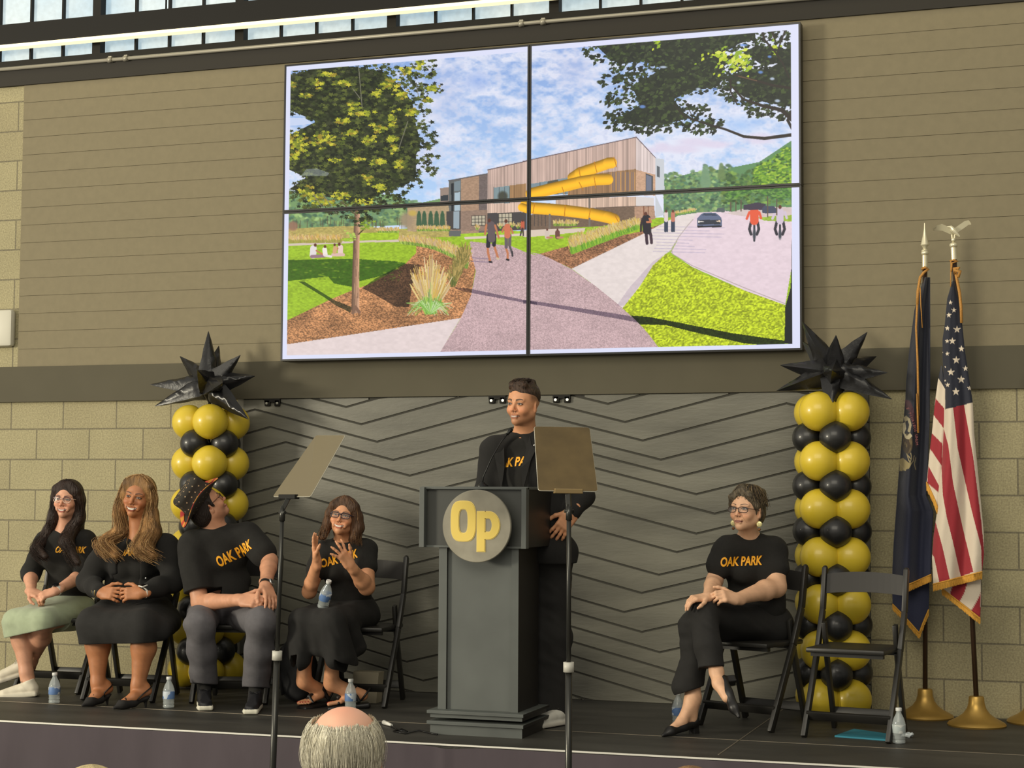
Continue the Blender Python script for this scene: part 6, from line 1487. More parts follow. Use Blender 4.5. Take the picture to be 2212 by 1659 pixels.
# ================================================================== the people
UP = V3(0, 0, 1)
def torso(T, pv, nk, sR, sL, hw=.165, ww=.130, cw=.150, dp=.11, bust=0., belly=0., g=0., sh=.055, k=.05):
    pv, nk, sR, sL = (np.asarray(a, float) for a in (pv, nk, sR, sL)); l = nrm(sL-sR); ax = nrm(nk-pv); f = nrm(np.cross(ax, l)); 
    if f[1] > 0: f = -f
    R = np.stack([l, f, np.cross(l, f)], 1) if np.cross(l, f)@ax > 0 else np.stack([l, f, -np.cross(l, f)], 1)
    H = np.linalg.norm(nk-pv)
    T.ell(pv+ax*.02, (hw+g, dp*1.05+g, .10), R, k); T.ell(pv+ax*H*.36, (ww+g, dp*.9+g, H*.26), R, k); T.ell(pv+ax*H*.66, (cw+g, dp+g, H*.26), R, k)
    if belly: T.ell(pv+ax*H*.26+f*dp*.55, (ww*.85+g, belly+g, H*.22), R, k)
    T.cap(sR+(sL-sR)*.06, sL-(sL-sR)*.06, sh+g, sh+g, .045); m = (sR+sL)/2
    T.cap(nk-ax*.01, sR*.75+nk*.25-UP*.012, .048+g, .046+g, .04); T.cap(nk-ax*.01, sL*.75+nk*.25-UP*.012, .048+g, .046+g, .04)
    if bust:
        for x in (-1, 1): T.ell(pv+ax*H*.66+l*x*.068+f*(dp*.72), (bust+g*.6, bust*.86+g*.6, bust*.92+g*.6), R, .03)
    return l, f, ax
def neckhole(T, nk, f, r=(.072, .070, .036), up=.030, fw=.012): T.ell(np.asarray(nk)+UP*up+f*fw, r, None, .010, 's')
def inner(B, J, f, l):                 # the body under the clothes
    torso(B, J['pv'], J['nk'], J['sR'], J['sL'], .135, .105, .118, .085, g=0, sh=.036)
    for s in 'RL':
        if 'k'+s in J: B.cap(J['h'+s], J['k'+s], .070, .052, .04)
def J_(**k): return {a: (A(*v) if len(v) == 3 else np.array(v[0])) for a, v in k.items()}
def plainc(col): return lambda V: np.tile(np.array(col), (len(V), 1))*(1+.08*noise3(V, 40, 3))[:, None]

def sneaker(parent, F, upper, sole, L=.27, lacec=None, name='sneaker', socks=None):
    T = Solid(); w = F.w
    T.cap(w(0, .035, .045), w(0, .075, .050), .036, .035, .02, 'u'); T.cap(w(0, .075, .052), w(0, L-.060, .034), .036, .033, .02); T.cap(w(0, L-.060, .034), w(.004, L-.035, .030), .034, .028, .015)
    T.cap(w(0, .035, .045), w(0, .050, .088), .034, .034, .015)
    T.rbox(w(0, L/2, .014), V3(.042, L/2, .015), F.R, .012, .012); T.ell(w(.004, L-.045, .014), (.045, .045, .016), F.R, .01); T.half(w(0, 0, 0), -F.R[:, 2], .004); T.half(w(0, .05, .098), F.R[:, 2]+F.R[:, 1]*.25, .004)
    up_, so_ = np.array(upper), np.array(sole)
    def cf(V): l = F.l(V); c = np.tile(up_, (len(V), 1)); c[l[:, 2] < .027] = so_; return c*(1+.06*noise3(V, 90, 4))[:, None]
    o = grow(name, T, M_shoe, parent, .003, colf=cf)
    bm = bmesh.new()
    for i in range(6):
        y = .095+i*.016; z = .0860-i*.0048
        tube(bm, [w(-.020, y-.004, z-.010), w(-.008, y, z-.001), w(.008, y+.006, z-.001), w(.020, y+.010, z-.010)], .0026, 5)
    for s in (-1, 1): tube(bm, [w(0, .088, .094), w(s*.016, .085, .098), w(s*.024, .094, .090), w(s*.008, .092, .094)], .0022, 5)
    lo_ = from_bm('laces', bm, lacec, o, world=True); return o
M_shoe = mat('shoe_leather', (1, 1, 1), .55, vcol=True)
M_lacew = mat('cream_lace', S(206, 200, 184), .8); M_laceb = mat('black_lace', S(24, 24, 26), .8)
M_gold2 = mat('gold_jewellery', (.70, .52, .20), .25, .9); M_silver = mat('silver_metal', (.7, .7, .68), .25, .9); M_white = mat('white_plastic_strap', S(214, 210, 200), .4)
M_face = mat('watch_glass', (.008, .008, .01), .08, spec=.8)
def watch(parent, w, e, n, strap, case=M_silver, square=True, r=.029, sc=1.):
    """w wrist point, e towards the elbow, n out of the dial"""
    ax = nrm(np.asarray(e)-np.asarray(w)); n = nrm(n-ax*np.dot(n, ax)); b = np.cross(ax, n); c = np.asarray(w)+ax*.012
    rt = bpy.data.objects.new('wristwatch', None); COL.objects.link(rt); rt.parent = parent; rt.matrix_basis = world_of(parent).inverted() @ Matrix.Translation(Vector(c))
    bm = bmesh.new(); ring = []
    for off in (-.009, .009):
        for rr in (r, r+.003): ring.append([bm.verts.new(c+ax*off+(n*math.cos(a)*.86+b*math.sin(a))*rr) for a in [2*math.pi*i/24 for i in range(24)]])
    i0, o0, i1, o1 = ring
    for i in range(24):
        j = (i+1) % 24
        for q in ((o0[i], o0[j], o1[j], o1[i]), (i0[j], i0[i], i1[i], i1[j]), (i0[i], i0[j], o0[j], o0[i]), (o1[i], o1[j], i1[j], i1[i])): bm.faces.new(q)
    bmesh.ops.recalc_face_normals(bm, faces=bm.faces[:]); from_bm('strap', bm, strap, rt, world=True)
    Mx = Matrix(((b[0], ax[0], n[0], 0), (b[1], ax[1], n[1], 0), (b[2], ax[2], n[2], 0), (0, 0, 0, 1))); p = c+n*(r*.88+.002)
    bm = bmesh.new()
    if square: box(bm, (-.017*sc, -.020*sc, 0), (.017*sc, .020*sc, .008), bev=.004)
    else: lathe(bm, [(.019*sc, 0), (.021*sc, .003), (.020*sc, .008), (.001, .0085)], seg=24)
    bmesh.ops.transform(bm, matrix=Matrix.Translation(Vector(p)) @ Mx, verts=bm.verts[:]); from_bm('watch_case', bm, case, rt, world=True, smooth=True)
    bm = bmesh.new()
    if square: box(bm, (-.0125*sc, -.0155*sc, .0082), (.0125*sc, .0155*sc, .0092), bev=.0004)
    else: lathe(bm, [(.015*sc, .0086), (.015*sc, .0094)], seg=24)
    bmesh.ops.transform(bm, matrix=Matrix.Translation(Vector(p)) @ Mx, verts=bm.verts[:]); from_bm('watch_dial', bm, M_face, rt, world=True)
def bracelet(parent, c, ax, r, m, t=.0022, name='bracelet'):
    ax = nrm(ax); a = nrm(np.cross(ax, UP)); b = np.cross(ax, a); bm = bmesh.new(); pts = [c+(a*math.cos(q)+b*math.sin(q)*.9)*r for q in [2*math.pi*i/24 for i in range(25)]]
    tube(bm, pts, t, 6, cap=False); from_bm(name, bm, m, parent, world=True)
def scalp(H, T, g=.010, back=.0, hl=.052, side=.02, k=.012, low=-.03, facecut=True):
    """hair cap around the skull with the face cut open"""
    s = H.s; w = H.w
    T.ell(w(0, -.018, .036), V3(.076+g, .095+g, .088+g)*s, H.R, k*s)
    T.ell(w(0, -.045, -.010+low*.3), V3(.072+g, .066+g, .075)*s, H.R, .02*s)
def cutface(H, T, z=.050, wd=.060, y=.10, dp=.075, h=.11, k=.012, cx=0.): T.ell(H.w(cx, y, z-h), V3(wd, dp, h)*H.s, H.R, k*H.s, 's')

# ------------------------------------------------ 1 woman in the mint skirt
def woman_mint():
    J = J_(nk=(141, 1150, -.70), sR=(97, 1168, -.72), sL=(188, 1168, -.68), eR=(66, 1240, -.76), eL=(182, 1240, -.74), pv=(152, 1318, -.62), hR=(128, 1322, -.66), hL=(172, 1322, -.64),
           kR=(34, 1345, -1.06), kL=(92, 1345, -1.10), aR=(60, 1468, -1.03), aL=(63, 1440, -.84))
    wR, wL = A(68, 1279, -.98), A(120, 1277, -.98); J['wR'], J['wL'] = wR, wL
    root = person('young woman with long dark hair and clear glasses, sitting in a mint skirt', (J['pv'][0], J['pv'][1], 0))
    H = Hd(A(135, 1079, -.82), math.radians(24), math.radians(3), -.06, .98); B = Solid(); l, f, ax = V3(1, 0, 0), V3(0, -1, 0), UP
    inner(B, J, f, l); add_head(B, H, J['nk'], smile=1, jaw=.97); add_arm(B, J['sR'], J['eR'], wR, (.044, .042, .038, .025)); add_arm(B, J['sL'], J['eL'], wL, (.044, .042, .038, .025))
    cen = A(92, 1291, -1.03); th_ = nrm(V3(0, .3, 1))
    add_hand(B, wR, cen-wR+V3(.02, 0, 0), V3(.2, .3, -1), V3(.1, -.6, .8), (.9, .95, 1., 1.1), .5, .92)
    add_hand(B, wL, cen-wL+V3(-.03, -.015, .0), V3(-.1, .5, -.9), V3(-.1, -.4, .9), (.85, .85, .9, .9), .4, .92)
    add_leg(B, J['kR'], J['aR'], (.056, .060, .036), V3(0, .03, 0)); add_leg(B, J['kL'], J['aL'], (.056, .058, .036), V3(.0, .03, 0))
    F1 = Fr(A(84, 1497, -1.03)*1, A(-8, 1506, -1.10)); F1.O = np.array([*F1.O[:2], .004]); B.cap(J['aR'], F1.w(0, .05, .06), .036, .035, .02); B.cap(F1.w(0, .05, .05), F1.w(0, .17, .03), .030, .024, .02)
    hl = A(77, 1447, -.80); F2 = Fr(hl, A(-16, 1478, -.90), up=(0.1, -.35, 1)); B.cap(J['aL'], F2.w(0, .05, .06), .036, .034, .02)
    skin = S(214, 158, 128)
    grow('body', B, M_skin, root, boxes=body_boxes(B, H), fine=H, colf=face_col(H, skin, S(44, 28, 20), S(176, 92, 84), smile=1, open_=.75, brow=1.0, seed=1))
    T = Solid(); torso(T, J['pv'], J['nk']-UP*.008, J['sR'], J['sL'], .152, .122, .140, .100, bust=.050, g=.010, sh=.050)
    for s in 'RL': m = J['e'+s]+(J['w'+s]-J['e'+s])*.16; T.cap(J['s'+s], J['e'+s], .060, .055, .03); T.cap(J['e'+s], m, .055, .052, .02)
    neckhole(T, J['nk'], f, (.062, .062, .034), .034, .018); shirt = grow('top', T, M_tee, root, .0045, disp=wrinkles(.012, 11, 14, 4))
    shirt_text(root, shirt, A(140, 1187, -.84), V3(1, .08, 0), V3(0, .05, 1), .20, .042)
    T = Solid(); 
    for s in 'RL': T.cap(J['h'+s], J['k'+s]+UP*.004, .100, .072, .05); T.cap(J['k'+s]+UP*.002, J['k'+s]+V3(0, -.006, -.10), .071, .066, .04)
    T.ell(J['pv']+V3(0, -.01, -.01), (.185, .135, .095), None, .05)
    for a in (.3, .6): T.cap(J['hR']*(1-a)+J['hL']*a, J['kR']*(1-a)+J['kL']*a+UP*.002, .095, .073, .05); T.cap(J['kR']*(1-a)+J['kL']*a, J['kR']*(1-a)+J['kL']*a+V3(0, -.002, -.10), .070, .060, .04)
    T.half(A(58, 1368, -1.08), V3(.22, .05, -1), .004, V3(-9, -9, -9), V3(9, -.90, 9)); grow('skirt', T, mat('mint_knit', S(164, 176, 146), .9, noise=.06, nscale=30, bump=.1, bscale=200, sheen=.2), root, .0045, disp=wrinkles(.010, 12, 16, 8))
    cream = S(216, 208, 188)
    sneaker(root, F1, cream, S(204, 198, 180), .255, M_lacew); sneaker(root, F2, cream, S(206, 200, 184), .255, M_lacew)
    # hair: centre parting, long and straight over both shoulders
    T = Solid(); scalp(H, T, .010); hc = S(44, 29, 22); w = H.w
    for sx in (-1, 1):
        T.chain([w(sx*.030, .045, .100), w(sx*.068, .035, .062), w(sx*.080, .012, .010), w(sx*.082, -.004, -.06), w(sx*.086, -.002, -.12)], [.020, .022, .024, .026, .030], .03)
    tR = [w(-.084, -.004, -.10), J['nk']+V3(-.095, -.035, .00), J['nk']+V3(-.125, -.115, -.10), A(98, 1202, -.90)]; tL = [w(.084, -.01, -.10), J['nk']+V3(.075, -.04, .02), J['nk']+V3(.085, -.115, -.06), A(168, 1215, -.88)]
    T.chain(tR, [.034, .036, .032, .018], .03); T.chain(tL, [.034, .040, .040, .020], .03); T.chain([w(.02, -.10, .0), w(0, -.11, -.10), J['nk']+V3(.03, .08, -.02)], [.05, .06, .05], .04)
    cutface(H, T, .062, .058, .100, .070, .13, cx=.0)
    cf = lambda V: np.tile(np.array(hc), (len(V), 1))*(1+.5*noise3(V*np.array([1, 1, .12]), 120, 2))[:, None]
    hr = grow('hair', T, M_hair, root, .0035, colf=cf)
    gd = []
    for sx, tl in ((-1, tR), (1, tL)):
        for dx, dy in ((0, 0), (.012, -.012), (-.014, .01), (.02, .016)): gd.append([w(sx*.006, .03+dy, .122), w(sx*.058, .030+dy, .085), w(sx*.086, .008+dy, .012), tl[0]+V3(dx, -.018, 0), tl[1]+V3(dx, -.018, 0), tl[2]+V3(dx*1.5, -.022, 0), tl[3]+V3(dx*2, -.01, -.02)])
    hair_strands('hair_strands', gd[:4], 420, 0, M_hair, hr, [hc, S(60, 40, 30), S(30, 20, 16)], .013, 3, seg=14, rad=.0013); hair_strands('hair_strands', gd[4:], 460, 0, M_hair, hr, [hc, S(66, 46, 34), S(30, 20, 16)], .014, 4, seg=14, rad=.0013)
    glasses(root, H, mat('clear_pink_acetate', S(226, 196, 176), .25), .0235, .0195, 2.1, .0019, top=mat('tortoise_brow', S(84, 50, 60), .3))
    watch(root, wL, J['eL'], V3(-.1, -.75, .5), M_white, M_face, False, .034)
    return root

# ------------------------------------------------ 2 blonde woman in the blazer
def woman_blonde():
    J = J_(nk=(303, 1163, -.88), sR=(232, 1188, -.92), sL=(362, 1182, -.86), eR=(188, 1256, -.95), eL=(374, 1256, -.94), pv=(292, 1318, -.80), hR=(255, 1322, -.84), hL=(332, 1322, -.82),
           kR=(202, 1350, -1.26), kL=(308, 1355, -1.27), aR=(213, 1492, -1.24), aL=(297, 1497, -1.25))
    wR, wL = A(220, 1281, -1.16), A(306, 1281, -1.17); J['wR'], J['wL'] = wR, wL
    root = person('smiling woman with long wavy blonde hair sitting in a black blazer and dress', (J['pv'][0], J['pv'][1], 0))
    H = Hd(A(288, 1074, -1.0), math.radians(22), math.radians(2), -.17, 1.05); B = Solid(); f, l = V3(0, -1, 0), V3(1, 0, 0)
    inner(B, J, f, l); add_head(B, H, J['nk'], smile=1, nose=1.12, jaw=1.0, neckr=.056); add_arm(B, J['sR'], J['eR'], wR); add_arm(B, J['sL'], J['eL'], wL)
    cen = A(262, 1282, -1.20)
    add_hand(B, wR, cen-wR+V3(.03, -.01, 0), V3(.1, .9, -.35), V3(0, -.1, 1), (.55, .6, .62, .65), .4, .98, spread=.25); add_hand(B, wL, cen-wL+V3(-.03, -.02, -.004), V3(-.1, .9, -.35), V3(0, -.1, 1), (.7, .72, .74, .76), .4, .98, spread=.25)
    for s in 'RL': add_leg(B, J['k'+s], J['a'+s], (.064, .068, .036), V3(0, .03, 0))
    skin = S(178, 118, 78)
    sh = []
    for (hx, tx_) in (((238, 1497, -1.20), (182, 1527, -1.36)), ((322, 1500, -1.22), (250, 1531, -1.40))):
        h_, t_ = A(*hx), A(*tx_); h_[2] = .062; t_[2] = .016; sh.append((h_, t_)); d = nrm(t_-h_); B.cap(h_+V3(0, 0, .03)+d*.01, h_+d*.10+V3(0, 0, .022), .025, .026, .02); B.cap(h_+d*.10+V3(0, 0, .022), t_-d*.03+V3(0, 0, .008), .028, .018, .02)
    B.cap(J['aR'], sh[0][0]+V3(-.022, -.01, .05), .034, .028, .02); B.cap(J['aL'], sh[1][0]+V3(-.022, -.01, .05), .034, .028, .02)
    grow('body', B, M_skin, root, boxes=body_boxes(B, H), fine=H, colf=face_col(H, skin, S(60, 36, 24), S(140, 66, 52), smile=1, open_=.9, brow=1.15, makeup=.7, seed=2))
    M_ = M_blk; T = Solid(); torso(T, J['pv'], J['nk']-UP*.01, J['sR'], J['sL'], .20, .16, .17, .120, bust=.064, belly=.10, g=.008, sh=.055); neckhole(T, J['nk'], f, (.066, .066, .036), .036, .022)
    dress = grow('dress_top', T, M_tee, root, .0045, disp=wrinkles(.010, 9, 12, 14))
    shirt_text(root, dress, A(281, 1191, -1.06), V3(1, .10, .02), V3(0, .08, 1), .235, .048, arch=.004)
    T = Solid()
    for s in 'RL': T.cap(J['h'+s], J['k'+s]+UP*.01, .118, .086, .06); T.cap(J['k'+s]+UP*.005, J['k'+s]+V3(0, -.012, -.17), .084, .072, .05)
    T.ell(J['pv']+V3(0, 0, -.02), (.225, .16, .105), None, .06)
    for a in (.25, .5, .75): T.cap(J['hR']*(1-a)+J['hL']*a, J['kR']*(1-a)+J['kL']*a+V3(0, -.005, -.01), .105, .082, .05); T.cap(J['kR']*(1-a)+J['kL']*a, J['kR']*(1-a)+J['kL']*a+V3(0, .01, -.17), .07, .055, .05)
    T.cap(J['kL']+V3(.07, .08, -.02), J['hL']+V3(.10, 0, -.05), .06, .08, .05)
    T.half(V3(1.2, -1.2, .350), V3(.05, .0, -1), .004); grow('skirt', T, M_blk, root, .005, disp=wrinkles(.010, 8, 12, 24))
    # blazer, open in front
    T = Solid(); torso(T, J['pv']+UP*.02, J['nk']-UP*.004, J['sR'], J['sL'], .215, .182, .188, .135, bust=.068, belly=.105, g=.014, sh=.062, k=.05)
    for s in 'RL': T.cap(J['s'+s], J['e'+s], .074, .064, .04); T.cap(J['e'+s], J['e'+s]+(J['w'+s]-J['e'+s])*.5, .062, .055, .03); T.cap(J['e'+s]+(J['w'+s]-J['e'+s])*.5, J['w'+s]-(J['w'+s]-J['e'+s])*.10, .055, .046, .03)
    c = J['nk']+V3(0, -.17, -.05); T.ell(J['nk']+V3(0, -.16, -.17), (.078, .115, .26), Rx(0.), .010, 's'); T.ell(J['nk']+V3(0, -.02, .05), (.085, .08, .07), None, .02, 's')
    T.ell(J['pv']+V3(.0, -.20, .10), (.12, .12, .12), None, .02, 's')
    grow('blazer', T, M_wool, root, .005, disp=wrinkles(.014, 8, 10, 31))
    bm = bmesh.new(); b_ = A(315, 1249, -1.035); ball(bm, b_, .006, 10); from_bm('button', bm, M_silver, root, world=True)
    for h_, t_ in sh:
        T = Solid(); F = Fr(h_, t_); L_ = F.L; w = F.w
        T.cap(w(0, L_-.11, -.004), w(0, L_-.045, .002), .031, .029, .02); T.cap(w(0, L_-.045, .002), w(0, L_+.012, -.003), .028, .008, .02); T.cap(w(0, L_-.14, -.004), w(0, .03, -.006), .016, .020, .02); T.ell(w(0, .03, -.004), (.026, .034, .010), F.R, .01)
        T.ell(w(0, L_-.085, .034), (.027, .050, .026), F.R, .006, 's'); T.half(V3(0, 0, .003), V3(0, 0, -1), .003)
        T.cap(w(0, .025, -.01), V3(*(h_+nrm(t_-h_)*.02)[:2], .004), .012, .006, .008)
        o = grow('slingback_heel', T, mat('black_suede', S(30, 28, 27), .8), root, .0025)
        bm = bmesh.new(); tube(bm, [w(-.030, L_-.12, .006), w(-.036, .06, .028), w(-.030, .0, .048), w(0, -.030, .054), w(.030, .0, .048), w(.036, .06, .028), w(.030, L_-.12, .006)], .0036, 6, flat=1.6); from_bm('strap', bm, M_shoe_b, o, world=True)
        bm = bmesh.new(); p = w(0, L_-.060, .030)
        for sx in (-1, 1): tube(bm, [p, p+F.R[:, 0]*sx*.018+F.R[:, 2]*.006, p+F.R[:, 0]*sx*.020-F.R[:, 2]*.004, p], .0028, 5)
        from_bm('bow', bm, M_shoe_b, o, world=True)
    # hair
    w = H.w; T = Solid(); scalp(H, T, .008); base = S(150, 112, 68)
    for sx in (-1, 1): T.chain([w(sx*.022, .050, .106), w(sx*.064, .042, .072), w(sx*.080, .018, .010), w(sx*.088, .0, -.06), w(sx*.098, .0, -.11)], [.020, .024, .026, .030, .036], .03)
    tR = [w(-.095, .0, -.09), J['nk']+V3(-.10, -.03, .03), J['nk']+V3(-.17, -.10, -.03), A(250, 1200, -1.06)]; tL = [w(.09, -.005, -.09), J['nk']+V3(.105, -.05, .04), J['nk']+V3(.105, -.13, -.06), A(330, 1200, -1.06)]
    T.chain(tR, [.036, .042, .042, .022], .03); T.chain(tL, [.044, .056, .050, .024], .03); T.chain([w(.0, -.10, .0), w(0, -.12, -.08), J['nk']+V3(0, .07, .0)], [.055, .07, .06], .04)
    T.chain([J['nk']+V3(-.10, -.05, .06), J['nk']+V3(-.16, -.08, .0), A(226, 1178, -.97)], [.03, .03, .012], .03)
    cutface(H, T, .066, .060, .100, .072, .135)
    cf = lambda V: np.tile(np.array(base), (len(V), 1))*(1+.9*noise3(V*np.array([1, 1, .2]), 70, 2))[:, None]*(np.where(H.l(V)[:, 2] > .02, .75, 1.0))[:, None]
    hr = grow('hair', T, M_hair, root, .0035, colf=cf); gd = []
    for sx, tl in ((-1, tR), (1, tL)):
        for dx, dy in ((0, 0), (.02, -.014), (-.03, .012), (.045, .01), (-.05, -.01)): gd.append([w(sx*.006, .035+dy, .124), w(sx*.062, .040+dy, .090), w(sx*.090, .016+dy, .010), tl[0]+V3(dx*.4, -.02, 0), tl[1]+V3(dx, -.03, 0), tl[2]+V3(dx*1.2, -.034, 0), tl[3]+V3(dx*1.6, -.014, -.015)])
    bl = [S(172, 132, 84), S(150, 112, 68), S(206, 168, 116), S(104, 72, 46), S(188, 150, 100)]
    hair_strands('hair_strands', gd[:5], 600, 0, M_hair, hr, bl, .015, 5, wave=.006, seg=22, rad=.0014); hair_strands('hair_strands', gd[5:], 700, 0, M_hair, hr, bl, .017, 6, wave=.006, seg=22, rad=.0014)
    watch(root, wL, J['eL'], V3(-.2, -.9, .2), M_white, M_white, True, .040, 1.1)
    for i, m in enumerate((M_gold2, M_silver, M_silver, M_gold2)): bracelet(root, wR+(J['eR']-wR)*(.04+.05*i), J['eR']-wR, .040+.003*(i % 2), m)
    bm = bmesh.new(); n0 = J['nk']; tube(bm, [n0+V3(-.05, -.05, .03), n0+V3(-.03, -.10, -.02), n0+V3(0, -.125, -.08), n0+V3(.03, -.10, -.02), n0+V3(.05, -.05, .03)], .0015, 5); from_bm('necklace', bm, M_gold2, root, world=True)
    return root
M_shoe_b = mat('black_leather', S(26, 25, 25), .4)

# ------------------------------------------------ 3 man in the star hat, looking up at the screens
def man_hat():
    J = J_(nk=(462, 1142, -.90), sR=(413, 1178, -.97), sL=(536, 1158, -.82), eR=(432, 1302, -1.02), eL=(582, 1212, -.88), pv=(478, 1318, -.78), hR=(445, 1322, -.82), hL=(515, 1322, -.80),
           kR=(432, 1352, -1.22), kL=(565, 1345, -1.22), aR=(440, 1480, -1.03), aL=(553, 1487, -1.02))
    wR, wL = A(522, 1296, -1.20), A(574, 1266, -1.12); J['wR'], J['wL'] = wR, wL
    root = person('sitting man in a star patterned hat and grey trousers, looking up and away', (J['pv'][0], J['pv'][1], 0))
    H = Hd(A(474, 1063, -.92), math.radians(-104), math.radians(40), .0, 1.02); B = Solid(); f, l = V3(0, -1, 0), V3(1, 0, 0)
    H.O = A(447, 1098, -.95)-H.R@V3(-.075*0, -.010, -.012); inner(B, J, f, l); add_head(B, H, J['nk'], fem=False, nose=1.15, jaw=1.06, neckr=.062)
    add_arm(B, J['sR'], J['eR'], wR, (.052, .050, .046, .031)); add_arm(B, J['sL'], J['eL'], wL, (.052, .048, .044, .031))
    add_hand(B, wR, V3(.95, -.22, .0), V3(.2, .8, -.5), V3(0, -.25, 1), (.75, .8, .82, .85), .3, 1.08); add_hand(B, wL, A(590, 1303, -1.20)-wL, V3(-.6, .35, -.2), V3(-.9, -.3, .2), (.25, .35, .45, .5), .5, 1.06, spread=.2)
    skin = S(206, 150, 118)
    grow('body', B, M_skin, root, boxes=body_boxes(B, H), fine=H, colf=face_col(H, skin, S(36, 28, 24), S(160, 96, 84), brow=1.3, stubble=.35, seed=3))
    T = Solid(); torso(T, J['pv']+UP*.0, J['nk']-UP*.012, J['sR'], J['sL'], .19, .175, .185, .125, belly=.10, g=.010, sh=.060)
    for s, L_ in (('R', .84), ('L', .72)): T.cap(J['s'+s], J['s'+s]+(J['e'+s]-J['s'+s])*L_, .080, .088 if s == 'R' else .078, .035)
    dR = nrm(J['eR']-J['sR']); pR = J['sR']+(J['eR']-J['sR'])*.80; T.half(pR, dR, .004, pR-V3(.13, .14, .10), pR+V3(.12, .14, .05))
    neckhole(T, J['nk'], f, (.078, .078, .040), .036, .010)
    shirt = grow('t_shirt', T, M_tee, root, .0045, disp=wrinkles(.016, 8, 9, 44))
    a, b = A(457, 1215, -1.05), A(530, 1172, -1.02); rt = nrm(b-a); shirt_text(root, shirt, (a+b)/2+V3(0, 0, -.002), rt, UP-rt*rt[2]+V3(0, .05, 0), .225, .062)
    # trousers
    T = Solid(); T.ell(J['pv']+V3(0, 0, -.02), (.19, .14, .10), None, .05)
    for s in 'RL': T.cap(J['h'+s], J['k'+s]+UP*.006, .110, .080, .05); m = J['k'+s]+(J['a'+s]-J['k'+s])*.4; T.cap(J['k'+s], m, .078, .078, .04); T.cap(m, J['a'+s]+UP*.015, .078, .080, .04)
    for s in 'RL': T.half(J['a'+s]+UP*.005, V3(0, -.15, -1), .004, J['a'+s]-V3(.14, .14, .14), J['a'+s]+V3(.14, .14, .06))
    grow('trousers', T, mat('slate_grey_twill', S(96, 94, 98), .9, noise=.08, nscale=40, bump=.1, bscale=200), root, .0045, disp=wrinkles(.015, 9, 13, 51))
    for s, hx, tx_ in (('R', (440, 1500, -1.0), (444, 1537, -1.34)), ('L', (556, 1508, -.98), (541, 1545, -1.36))):
        h_, t_ = A(*hx), G(tx_[0], tx_[1]); h_[2] = .003; h_ = t_+nrm(h_-t_)*.285; h_[2] = .003; t_[2] = .003; F = Fr(h_, t_); B2 = None
        o = sneaker(root, F, S(32, 32, 36), S(218, 214, 196), .285, M_laceb)
        T = Solid(); T.cap(J['a'+s]+UP*.02, F.w(0, .06, .05), .040, .040, .02); grow('sock', T, M_tee, root, .004)
    # hat: soft crown with turned up brim, cream stars on charcoal, red and yellow underside
    w = H.w; hw_ = mat('star_print_cloth', S(44, 40, 34), .85); Mh = mat('printed_brim', (1, 1, 1), .8, vcol=True)
    hr = Solid(); scalp(H, hr, .006); cutface(H, hr, .040, .062, .100, .075, .12); hr.chain([w(-.074, .008, .03), w(-.078, .016, -.012)], [.010, .007], .01); hr.ell(w(0, -.075, -.040), (.06, .04, .05), H.R, .02)
    hair = grow('hair', hr, M_hair, root, .0035, colf=plainc(S(38, 30, 26)))
    hz = Rx(math.radians(16)); 
    T = Solid(); T.ell(w(0, -.018, .058), V3(.090, .108, .055)*H.s, H.R@hz, .02); T.rbox(w(0, -.030, .104), V3(.080, .096, .060)*H.s, H.R@hz, .030, .03); T.half(w(0, -.03, .034), -(H.R@hz)[:, 2], .004)
    crown = grow('hat', T, hw_, root, .0035)
    Hz = H.R@hz; c0 = w(0, -.020, .046)
    def brim(phi, t):       # swings out from the crown, rolled up at the sides
        x, y = math.cos(phi), math.sin(phi); rr = (.092+.060*t)*H.s; lift = (.062*abs(x)**2.2-.012)*t**1.4*H.s; return c0+Hz@V3(x*rr*.94, y*rr*1.12, lift)
    nphi, nt = 72, 8; V = [brim(2*math.pi*i/nphi, j/(nt-1)) for j in range(nt) for i in range(nphi)]; F_ = [(j*nphi+i, j*nphi+(i+1) % nphi, (j+1)*nphi+(i+1) % nphi, (j+1)*nphi+i) for j in range(nt-1) for i in range(nphi)]
    me = mesh_np('brim', np.array(V), np.array(F_)); bo = link('brim', me, [hw_, Mh], crown, world=True)
    C = np.tile(np.array(S(44, 40, 34)), (nt*nphi, 1)); q = random.Random(2)
    set_vcol(me, C); so = bo.modifiers.new('thickness', 'SOLIDIFY'); so.thickness = .003
    V = []; C = []
    for j in range(4):
        for i in range(nphi):
            p = brim(2*math.pi*i/nphi, .55+.45*j/3); n_ = Hz[:, 2]*.0035; V.append(p-n_ if False else p+n_*1.2); k = (i//3) % 4; C.append([S(206, 138, 50), S(172, 50, 48), S(214, 150, 60), S(190, 70, 50)][k])
    F_ = [(j*nphi+i, j*nphi+(i+1) % nphi, (j+1)*nphi+(i+1) % nphi, (j+1)*nphi+i) for j in range(3) for i in range(nphi)]
    me = mesh_np('brim_lining', np.array(V), np.array(F_)); bo2 = link('brim_lining', me, Mh, crown, world=True); set_vcol(me, np.array(C)); bo2.modifiers.new('thickness', 'SOLIDIFY').thickness = .0025
    # stars scattered on the crown and the brim's outer face
    bvh = BVHTree.FromPolygons([v.co[:] for v in crown.data.vertices], [p.vertices[:] for p in crown.data.polygons]); bm = bmesh.new(); Wi = world_of(root).inverted()
    ctr = w(0, -.03, .09)
